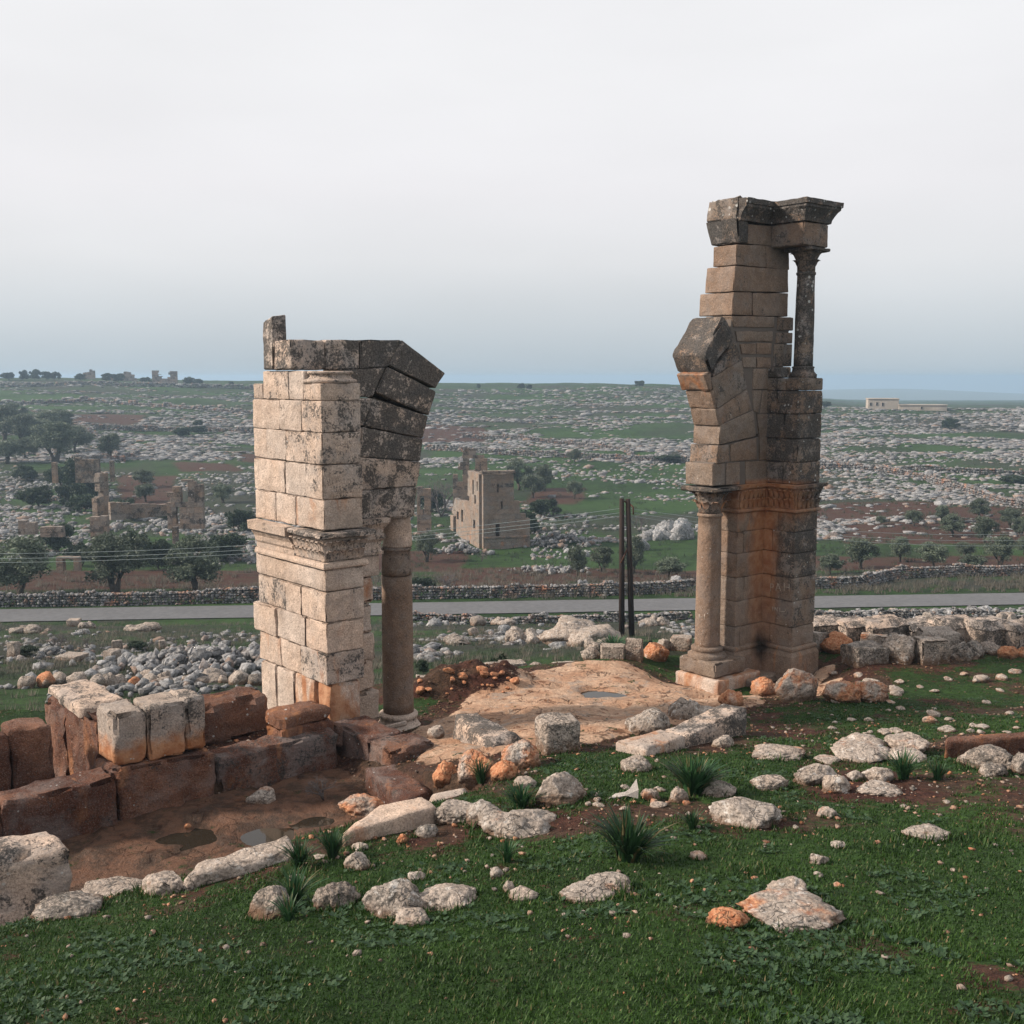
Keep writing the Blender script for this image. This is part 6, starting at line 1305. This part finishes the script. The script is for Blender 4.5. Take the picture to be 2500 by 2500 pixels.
for k, (px, py, h, w, lab, kd) in enumerate((
    (48, 1456, 128, 160, 'large olive tree at the left edge behind the road wall', 0), (282, 1452, 122, 130, 'round olive tree behind the road wall, middle of three on the left', 1), (474, 1450, 122, 130, 'round olive tree behind the road wall, nearest the shorter pillar', 0),
    (356, 1225, 46, 48, 'small round olive in the red clearing right of the left ruins', 2), (352, 1190, 44, 48, 'olive above the small round one in the left ruins', 4), (270, 1122, 55, 60, 'olive on the left slope at the meadow\'s right rim', 3), (545, 1228, 48, 50, 'small olive left of the shorter pillar', 2),
    (135, 1130, 80, 90, 'leaning olive in front of the left meadow grove', 1), (184, 1105, 64, 80, 'wide pale olive at the right end of the left grove', 4), (10, 1078, 74, 80, 'olive at the left edge of the grove', 0), (52, 1088, 62, 76, 'olive in the left half of the grove, second row', 1), (92, 1082, 62, 70, 'olive in the middle of the left grove', 2), (118, 1072, 60, 70, 'olive behind the middle of the left grove', 0), (150, 1060, 52, 62, 'olive at the upper right of the left grove', 3), (66, 1120, 52, 64, 'low olive in front of the left grove', 4), (18, 1132, 60, 70, 'olive cut off at the left below the grove', 2), (40, 1030, 40, 56, 'dark olive above the left grove', 0),
    (1042, 1372, 66, 62, 'olive by the red field right of the shorter pillar\'s column', 1), (1300, 1216, 64, 70, 'front olive in the red patch behind the tower', 2), (1268, 1196, 72, 80, 'dense olive just right of the tower', 0), (1330, 1200, 62, 60, 'olive right of the front one behind the tower', 3), (1402, 1218, 50, 48, 'lone small olive right of the tower grove', 2), (1403, 1128, 30, 36, 'dark round olive on the field wall behind the tower', 0),
    (1410, 1412, 76, 66, 'olive left of the poles behind the road wall', 3), (1470, 1396, 56, 58, 'olive just left of the poles', 1), (1545, 1402, 90, 70, 'tall olive right of the poles', 0), (1634, 1412, 58, 80, 'wide low olive left of the taller pillar', 4), (1236, 1338, 30, 26, 'small olive sapling at the foot of the tower', 2),
    (2028, 1402, 56, 66, 'low olive just right of the taller pillar behind the wall', 4), (2100, 1388, 66, 84, 'double olive right of the taller pillar', 1), (2198, 1372, 60, 56, 'upright olive on the right slope, second from the pillar', 0), (2280, 1384, 66, 84, 'broad olive in the red field on the right', 4), (2378, 1396, 46, 72, 'low wide olive behind the right road wall', 4), (2440, 1382, 66, 74, 'olive with visible trunk near the right edge', 1), (2354, 1362, 44, 54, 'olive behind the broad ones on the right', 2), (2230, 1284, 44, 50, 'olive at the upper left of the right grove', 2), (2300, 1276, 40, 44, 'olive in the upper row of the right grove', 3), (2324, 1310, 52, 68, 'large olive in the middle of the right grove', 0), (2402, 1326, 58, 66, 'large olive right of the grove\'s middle', 1), (2390, 1268, 48, 56, 'olive by the bend of the right field wall', 0), (2466, 1288, 54, 60, 'olive in the upper right of the grove', 2), (2492, 1318, 56, 54, 'olive at the right edge of the grove', 3), (2500, 1354, 44, 44, 'olive cut by the right edge', 0), (2150, 1282, 26, 30, 'small olive sapling in the red strip right of the pillar', 2))):
    plant('olive_tree', lab, OL[kd], px, py, h * (1.15 if px < 640 else 1.05), w * (1.3 if px < 640 else 1.12), group=OG, y0=91)
SG = 'dark shrubs across the road'
for k, (px, py, h, w, lab) in enumerate(((150, 1190, 48, 70, 'dark shrub beside the square stone post in the left ruins'), (190, 1200, 66, 80, 'tallest dark shrub in front of the curved wall stub'), (226, 1222, 60, 70, 'dark shrub left of the thin wall end'), (170, 1236, 48, 70, 'dark shrub below the tallest one in the left ruins'), (90, 1240, 46, 80, 'dark shrub in the left rubble'), (64, 1172, 30, 60, 'dark shrub at the rubble\'s upper left'), (205, 1250, 36, 70, 'low dark shrub at the foot of the thin wall end'),
    (150, 1352, 66, 80, 'dense dark shrub between the left road olives'), (196, 1382, 50, 60, 'dark shrub right of the squared portal'), (330, 1382, 70, 80, 'dark shrub between middle and right road olives'), (390, 1390, 60, 70, 'dark shrub filling the gap by the right road olive'), (560, 1370, 60, 110, 'wide dark thicket touching the shorter pillar'), (590, 1300, 50, 70, 'shrub above the wide thicket by the pillar'), (310, 1262, 36, 60, 'shrub along the long low ruined wall'), (410, 1272, 30, 40, 'shrub at the left foot of the ruined house'), (320, 1272, 22, 46, 'low shrub below the long low ruined wall'),
    (1330, 1262, 40, 70, 'dark shrub above the fallen blocks right of the tower'), (1290, 1300, 44, 60, 'dark shrub on the fallen blocks by the tower'), (1054, 1250, 46, 60, 'green shrub left of the tower\'s doorway'), (450, 1068, 22, 46, 'dark shrub on the left hillside wall'), (486, 1060, 18, 40, 'dark shrub right of another on the left hillside wall'), (485, 1040, 12, 26, 'small dark shrub high on the left hillside'), (2320, 1048, 22, 40, 'dark shrub on the pale rocks below the far houses'), (1640, 1128, 16, 70, 'long low shrub on the field wall left of the taller pillar'), (2480, 1180, 16, 70, 'low shrub on the right slope near the edge'), (1022, 1440, 26, 80, 'grey-green bush behind the road wall by the column'))):
    plant('shrub', lab, SH[k % 4], px, py, h * 1.2, w * 1.25, group=SG, cat='shrub', base_h=2.2, base_w=3.2, y0=91)
for k, (px, py, h, w) in enumerate(((20, 938, 20, 40), (58, 940, 24, 34), (88, 940, 26, 34), (112, 938, 22, 34), (136, 940, 22, 30), (198, 936, 16, 34), (262, 938, 20, 34), (286, 938, 22, 40), (356, 940, 16, 30), (462, 944, 18, 34), (484, 946, 14, 30), (565, 948, 10, 16), (1168, 954, 14, 12), (1272, 955, 14, 26), (1292, 955, 12, 18), (1560, 960, 16, 30), (2010, 972, 18, 40))):
    dx = 560 if px < 700 else (540 if px < 1700 else 430)
    plant('skyline_tree', '%s from the left of the small dark trees along the far skyline' % nth(k + 1), SH[k % 4], px, py, h, w, Y=dx, group='trees along the skyline', base_h=2.2, base_w=3.2)

# leafless grey trees and brush
def bare(seed, n=260):
    g = random.Random(seed); mb = MB()
    def grow(p, d, l, r, lev):
        e = p + d * l; m = (p + e) / 2 + np.array([g.gauss(0, .06 * l) for _ in range(3)]); mb.add(*tube([p, m, e], [r, r * .8, r * .6], 4))
        if lev == 0: return
        for _ in range(g.choice((2, 3, 3))):
            q = d + np.array([g.gauss(0, .55), g.gauss(0, .55), g.gauss(.08, .35)]); q /= np.linalg.norm(q); grow(p + d * l * g.uniform(.6, 1), q, l * g.uniform(.6, .85), r * .6, lev - 1)
    for k in range(5):
        a = g.uniform(0, 6.28); d = np.array([math.cos(a) * .5, math.sin(a) * .5, 1.0]); grow(np.zeros(3), d / np.linalg.norm(d), 1.1, .07, 4)
    V = np.concatenate(mb.V); return V / V[:, 2].max(), mb.F
BT = [mesh('branches', *bare(k), M['twig']) for k in (1, 2, 3)]
for k, (px, py, h, w, lab, y0) in enumerate(((1078, 1262, 96, 110, 'big bare grey tree left of the ruined tower', 91), (1350, 1262, 40, 50, 'small bare grey bush on the green slope right of the tower', 91), (1176, 1372, 34, 40, 'thin bare bush at the tower\'s lower left corner', 91), (136, 1590, 50, 76, 'bare grey bush on the left slope before the road', 26), (215, 1586, 34, 40, 'smaller bare bush beside the grey one on the left slope', 26), (790, 1956, 70, 110, 'dead thorny brush in the dark end of the pit', 8), (1100, 1440, 40, 90, 'dry grey brush behind the road wall near the column', 91), (1560, 1300, 50, 60, 'reddish bare bush right of the poles', 91))):
    q = gnd(px, py, y0); s = q[1] / F_PIX; e = empty('bare_bush', q, k * 1.3); link('branches', BT[k % 3], e, scl=(w * s / 1.5, w * s / 1.5, h * s)); tag(e, lab, 'bare bush')
# leafy bush on the terrace edge, in front of the poles
for k, (px, py, h, w, lab, Y) in enumerate(((1225, 1606, 80, 90, 'loose leafy bush on the slope below the red earth heap', 28), (1272, 1600, 50, 60, 'lower leafy bush right of the loose one', 28), (1030, 1540, 36, 40, 'dark small bush right of the shorter pillar', 40), (1046, 1566, 26, 30, 'tiny dark bush on the middle slope', 36), (1585, 1524, 30, 40, 'small dark bush right of the poles on the slope', 44), (2170, 1522, 60, 60, 'dark leafy bush rising behind the carved blocks', 31), (1470, 1596, 34, 30, 'green bush between the squared blocks before the poles', 27), (1110, 1548, 26, 44, 'dark low bush left of the loose leafy one', 38), (1360, 1512, 22, 50, 'dark low bush behind the fissured outcrop', 60), (1650, 1530, 28, 50, 'dark bush left of the taller pillar on the slope', 38), (60, 1556, 26, 70, 'dark low bush at the far left of the slope', 48), (330, 1560, 24, 60, 'dark low bush above the stone heap tail', 50), (2330, 1512, 30, 60, 'dark bush behind the longest carved block', 34), (2460, 1500, 26, 60, 'dark bush behind the carved row near the right edge', 40))):
    plant('bush', lab, SH[k % 4], px, py, h, w, Y=Y, group='bushes on the slope below', cat='bush', base_h=2.2, base_w=3.2)
# low brush in the verges
def brush(name, label, n, px, py, size, seed, y0, mat='drybush', per=16, thr=.0, ln=.5):
    g = np.random.default_rng(seed); a = g.uniform(*px, n); b = g.uniform(*py, n); gy = np.linspace(*py, 14); Yt = np.array([gnd((px[0] + px[1]) / 2, v, y0)[1] for v in gy])
    Y = np.interp(b, gy, Yt) * (1 + .01 * g.normal(size=n)); X = (a - 1250) / F_PIX * Y / CT; k = (fbm2(X, Y, 4, 3, seed) + .2 * g.normal(size=n) > thr) & (np.abs(road_d(X, Y)) > 3.2) & (Y > 27.5); X, Y = X[k], Y[k]; Z = H(X, Y); m = len(X)
    c = np.stack([X, Y, Z], -1).repeat(per, 0); h = size * g.uniform(.5, 1.3, m * per); ang = g.uniform(0, 6.28, m * per); le = g.uniform(0, ln, m * per)
    d = np.stack([np.cos(ang) * le, np.sin(ang) * le, np.ones(m * per)], -1); base = c + np.stack([g.normal(0, size * .35, m * per), g.normal(0, size * .35, m * per), np.zeros(m * per) - .02], -1)
    side = np.stack([-np.sin(ang + 1), np.cos(ang), np.zeros(m * per)], -1) * (size * .05); tip = base + d * h[:, None]
    V = np.stack([base - side, base + side, tip], 1).reshape(-1, 3); o = link(name, tinted(name, V, np.arange(m * per * 3).reshape(-1, 3), np.repeat(g.random(m * per), 3), M[mat])); tag(o, label, 'brush', kind='stuff')
brush('dry_brush', 'dry grey-brown brush along the far side of the road', 3200, (-60, 2560), (1395, 1466), .5, 3, 91)
brush('dry_brush', 'grey-brown brush on the slope between terrace and road', 5500, (-60, 2560), (1515, 1660), .28, 4, 25, thr=.0)
brush('green_brush', 'green low brush on the slope between terrace and road', 5500, (-60, 2560), (1515, 1680), .2, 5, 24, 'oak', thr=-.05)
brush('green_brush', 'green low brush over the valley floor', 5000, (-60, 2560), (1150, 1400), .5, 6, 91, 'oak', thr=.1, per=12)

# ------------------------------------------------------------------ poles and wires
q1, q2 = at(1518, 1560, 58), at(1543, 1552, 58)
for o_, top, lab in ((q1, at(1518, 1217, 58), 'left tarred timber pole of the pair below the terrace'), (q2, at(1533, 1218, 58), 'right tarred timber pole of the pair below the terrace')):
    o_[2] = float(H(o_[0], o_[1])); e = empty('utility_pole', o_); t = top - o_
    V, Fc = tube([(0, 0, -.3), t * .5, t], [.165, .15, .125], 10); link('post', mesh('post', V, Fc, M['pole']), e)
    if o_ is q1:
        V, Fc = tube([at(1516, 1375, 57.8) - o_, at(1535, 1332, 58) - o_], [.05, .05], 5); link('brace', mesh('brace', V, Fc, M['iron']), e)
        V, Fc = tube([at(1522, 1222, 58) - o_, at(1531, 1228, 58) - o_], [.04, .04], 5); link('tie_bar', mesh('tie_bar', V, Fc, M['iron']), e)
    else:
        V, Fc = tube([at(1537, 1230, 58) - o_, at(1546, 1238, 57.8) - o_, at(1546, 1256, 57.8) - o_], [.05, .05, .04], 5); link('bracket_arm', mesh('bracket_arm', V, Fc, M['iron']), e)
    tag(e, lab, 'utility pole', 'pair of poles')
for k, (pa, pb, pc_) in enumerate((((-60, 1352), (1526, 1240), (2600, 1300)), ((-60, 1364), (1528, 1250), (2600, 1316)), ((-60, 1374), (1530, 1258), (2600, 1330)))):
    A, B, D_ = at(*pa, 62), at(*pb, 58), at(*pc_, 64); pts = []
    for u, v in ((A, B), (B, D_)):
        for t in np.linspace(0, 1, 20)[(0 if u is A else 1):]: p = u + (v - u) * t; p = p - np.array([0, 0, 1.1 * 4 * t * (1 - t) * .55]); pts.append(p)
    m = pts[0]; V, Fc = tube([p - m for p in pts], .011, 4); tag(link('overhead_wire', mesh('overhead_wire', V, Fc, M['wire']), loc=m), ('uppermost', 'middle', 'lowest')[k] + ' of three thin overhead wires crossing the valley', 'wire', 'overhead wires')

# two people stooping in the far field
def person(px, py, hpx, label, col, lean):
    q = gnd(px, py, 91); s = q[1] / F_PIX * hpx; e = s / 1.25
    me = bpy.data.meshes.new('person'); bm = bmesh.new(); P = {}; sk = bm.verts.layers.skin.verify()
    for n, c, r in (('pel', (0, 0, .78), .15), ('ch', (lean * .35, 0, 1.05), .17), ('nk', (lean * .5, 0, 1.2), .06), ('hd', (lean * .58, 0, 1.30), .10), ('hd2', (lean * .62, 0, 1.40), .08), ('lk', (.02, .1, .42), .08), ('lf', (0, .11, .02), .06), ('lt', (.14, .11, .0), .045), ('rk', (.05, -.1, .42), .08), ('rf', (.0, -.11, .02), .06), ('rt', (.14, -.11, .0), .045), ('ls', (lean * .40, .2, 1.08), .07), ('le', (lean * .55, .24, .85), .05), ('lh', (lean * .75, .2, .66), .04), ('rs', (lean * .40, -.2, 1.08), .07), ('re', (lean * .55, -.24, .85), .05), ('rh', (lean * .75, -.2, .66), .04)):
        P[n] = (bm.verts.new((c[0] * e, c[1] * e, c[2] * e)), r * e)
    for a, b in (('pel', 'ch'), ('ch', 'nk'), ('nk', 'hd'), ('hd', 'hd2'), ('pel', 'lk'), ('lk', 'lf'), ('lf', 'lt'), ('pel', 'rk'), ('rk', 'rf'), ('rf', 'rt'), ('ch', 'ls'), ('ls', 'le'), ('le', 'lh'), ('ch', 'rs'), ('rs', 're'), ('re', 'rh')): bm.edges.new((P[a][0], P[b][0]))
    for v, r in P.values(): v[sk].radius = (r, r)
    P['pel'][0][sk].use_root = True; bm.to_mesh(me); bm.free(); me.materials.append(M['cloth']); o = link('person', me, loc=q, rot=(0, 0, .8), color=(*col, 1)); o.modifiers.new('skin', 'SKIN'); o.modifiers.new('sub', 'SUBSURF').levels = 1
    tag(o, label, 'person')
person(2389, 1206, 13, 'person in a red top and dark trousers stooping in the far right field', (.35, .03, .04), .6); person(2407, 1202, 13, 'person in dark clothes standing in the far right field', (.05, .05, .06), .1)

# ------------------------------------------------------------------ asphodel tufts
def tuft_mesh(seed, n=70):
    g = np.random.default_rng(seed); V = []; Q = []; T = []
    for k in range(n):
        a = g.uniform(0, 6.28); r0 = .14 * g.random() ** .5; ln = g.uniform(.6, 1.0); out = g.uniform(.05, .75) * (1.2 if k % 3 == 0 else 1); w_ = g.uniform(.014, .026); tw_ = g.uniform(-.4, .4)
        b = np.array([math.cos(a) * r0, math.sin(a) * r0, -.03]); d = np.array([math.cos(a + tw_), math.sin(a + tw_), 0]); sd = np.array([-d[1], d[0], 0]); i0 = len(V); t_ = g.random()
        for j, s in enumerate((0, .35, .7, .9, 1.0)):
            p = b + d * out * ln * s ** 2.0 + np.array([0, 0, ln * (s - .28 * out * s ** 3)]); ww = w_ * (1, 1.05, .8, .45, .05)[j]; V += [p - sd * ww, p + d * ww * .3 , p + sd * ww]; T += [t_] * 3
        for j in range(4):
            for c in (0, 1): Q.append([i0 + j * 3 + c, i0 + j * 3 + c + 1, i0 + j * 3 + c + 4, i0 + j * 3 + c + 3])
    return np.array(V), np.array(Q), np.array(T)
TM = [tinted('leaves', *tuft_mesh(500 + k, n), M['tuft'], np.repeat((np.random.default_rng(k).random(n) < .10) * .8, 15)) for k, n in enumerate((210, 140, 90))]
for k, (px, py, h, w, lab, m) in enumerate(((1532, 2098, 122, 150, 'biggest leaf tuft in the middle of the grass', 0), (1690, 1940, 104, 130, 'big upper leaf tuft beside the broken grey stone', 0), (1270, 1976, 66, 86, 'bushy leaf tuft left of the big peaked rock', 1), (1176, 1914, 66, 60, 'leaf tuft among the orange boulders', 2), (1236, 2106, 64, 56, 'slim leaf tuft right of the speckled stones', 2), (732, 2118, 74, 70, 'leftmost leaf tuft by the pit edge', 1), (812, 2096, 80, 66, 'leaf tuft right of the leftmost one by the pit edge', 1), (716, 2204, 84, 90, 'pale spreading leaf tuft low on the left', 2), (706, 2246, 66, 66, 'leaf tuft at the bottom beside the peaked grey rock', 2), (1690, 2026, 56, 54, 'small grey-green tuft left of the curved white rock', 2), (2206, 1902, 74, 70, 'leaf tuft in front of the long rock ledge', 1), (2290, 1904, 54, 56, 'smaller leaf tuft right before the red slab', 2), (1496, 1592, 46, 60, 'leaf tuft behind the tan blocks by the poles', 1))):
    q = gnd(px, py); s = math.hypot(q[1], EYE - q[2]) / F_PIX; e = empty('leaf_tuft', q, k * 1.1); link('leaves', TM[m], e, rot=(rnd.uniform(-.18, .18), rnd.uniform(-.18, .18), 0), scl=(w * s / .9, w * s / .9, h * s)); tag(e, lab, 'leaf tuft', 'asphodel tufts in the grass')

# ------------------------------------------------------------------ turf (beyond counting)
def turf(n, seed):
    g = np.random.default_rng(seed); Y = 6.2 + (27 - 6.2) * g.random(n) ** 1.25; X = (g.random(n) * 1.24 - .62) * (Y + 3)
    fx, fy = [], []
    for (cx, cy, rx, ry) in FOOT:                       # longer blades left standing round each stone
        if cy < 24:
            m_ = int(220 * (rx + ry)); a_ = g.uniform(0, 6.283, m_); r_ = g.uniform(.86, 1.12, m_); fx.append(cx + rx * r_ * np.cos(a_)); fy.append(cy + ry * r_ * np.sin(a_))
    fx, fy = np.concatenate(fx), np.concatenate(fy); nf = len(fx); X = np.concatenate([X, fx]); Y = np.concatenate([Y, fy]); tall = np.concatenate([np.ones(n), np.full(nf, 2.1)])
    so, be, dr = cover(X, Y); w, p = FL.wp(X, Y); k = ~((w > -1) & (w < 9) & (p > .3)) & (so + .35 * fbm2(X, Y, .25, 2, 90) < .56) & (be < .3); X, Y, tall = X[k], Y[k], tall[k]; m = len(X); Z = H(X, Y)
    h = .030 * g.uniform(.5, 1.5, m) * (1 + 1.5 * np.maximum(0, fbm2(X, Y, .55, 3, 92))) * np.interp(Y, [17, 22], [1, .55]) * tall; a = g.uniform(0, 6.28, m); l = g.uniform(.1, 1.1, m); wd = .0055 + .00035 * Y
    b = np.stack([X, Y, Z - .008], -1); sd = np.stack([-np.sin(a), np.cos(a), np.zeros(m)], -1) * (wd * g.uniform(.6, 1.3, m))[:, None]; tip = b + np.stack([np.cos(a) * l, np.sin(a) * l, np.ones(m)], -1) * h[:, None]
    V = np.stack([b - sd, b + sd, tip], 1).reshape(-1, 3); t = np.clip(.45 + .5 * fbm2(X, Y, 1.1, 3, 93) + .25 * g.normal(size=m), 0, 1)
    o = link('turf', tinted('turf', V, np.arange(m * 3).reshape(-1, 3), np.repeat(t, 3), M['grass'], np.repeat((g.random(m) < .05 + .12 * np.maximum(0, fbm2(X, Y, 1.7, 2, 97))) * g.uniform(.4, 1, m), 3))); tag(o, 'short dark green turf covering the foreground slope', 'grass', kind='stuff')
turf(520000, 8)
def weeds(n, seed):
    g = np.random.default_rng(seed); Y = 6.2 + (22 - 6.2) * g.random(n) ** 1.3; X = (g.random(n) * 1.2 - .6) * (Y + 2); so, be, dr = cover(X, Y); k = (so < .45) & (be < .3) & (fbm2(X, Y, .9, 3, 95) > .08); X, Y = X[k], Y[k]; m = len(X); per = 6
    c = np.stack([X, Y, H(X, Y) + .015], -1).repeat(per, 0); a = g.uniform(0, 6.28, m * per); l = g.uniform(.02, .055, m * per); up = g.uniform(.1, .7, m * per)
    d = np.stack([np.cos(a), np.sin(a), up], -1) * l[:, None]; sd = np.stack([-np.sin(a), np.cos(a), np.zeros(m * per)], -1) * (l * .33)[:, None]
    V = np.stack([c, c + d * .6 + sd, c + d, c + d * .6 - sd], 1).reshape(-1, 3); o = link('weeds', tinted('weeds', V, np.arange(m * per * 4).reshape(-1, 4), np.repeat(np.clip(.5 + .3 * g.normal(size=m * per), 0, 1), 4), M['weed'])); tag(o, 'broad-leaved weeds growing through the foreground turf', 'weeds', kind='stuff')
weeds(20000, 9)

# loose gravel on bare earth and rock (beyond counting)
def gravel(n, seed):
    g = np.random.default_rng(seed); Y = 7 + 19 * g.random(n) ** .8; X = (g.random(n) * 1.16 - .58) * (Y + 2); so, be, dr = cover(X, Y); edge = bedm(X, Y, .6) * (1 - .75 * bedm(X, Y, -.1))
    k = (so + .5 * edge + .25 * g.normal(size=n) > .62) & (be < .65) | (g.random(n) < .05) & (be < .4); X, Y, so = X[k], Y[k], so[k]; S = .010 + .035 * g.random(len(X)) ** 3.0
    o = link('gravel', stones_mesh('gravel', np.stack([X, Y, H(X, Y) + S * .3], -1), S, M['rock'], 1, seed, .7), color=(.3, .6, .3, 1)); tag(o, 'loose gravel and clods on bare earth and rock margins', 'gravel', kind='stuff')
gravel(26000, 12)

# ------------------------------------------------------------------ the hazy air
me = bpy.data.meshes.new('haze'); bm = bmesh.new(); bmesh.ops.create_cube(bm, size=1.0); bm.to_mesh(me); bm.free()
hz = bpy.data.objects.new('haze', me); C.objects.link(hz); HZ0, HZ1 = -190.0, 14.0
hz.scale = (16000, 9000, HZ1 - HZ0); hz.location = (0, 4300, (HZ0 + HZ1) / 2)
hm = bpy.data.materials.new('hazy_air'); hm.use_nodes = True; nt = hm.node_tree; nt.nodes.clear()
ho = nt.nodes.new('ShaderNodeOutputMaterial'); hv = nt.nodes.new('ShaderNodeVolumePrincipled'); hv.inputs['Color'].default_value = (.46, .63, .82, 1); hv.inputs['Density'].default_value = .00042; hv.inputs['Anisotropy'].default_value = .2
nt.links.new(hv.outputs[0], ho.inputs['Volume']); me.materials.append(hm); tag(hz, kind='stuff')
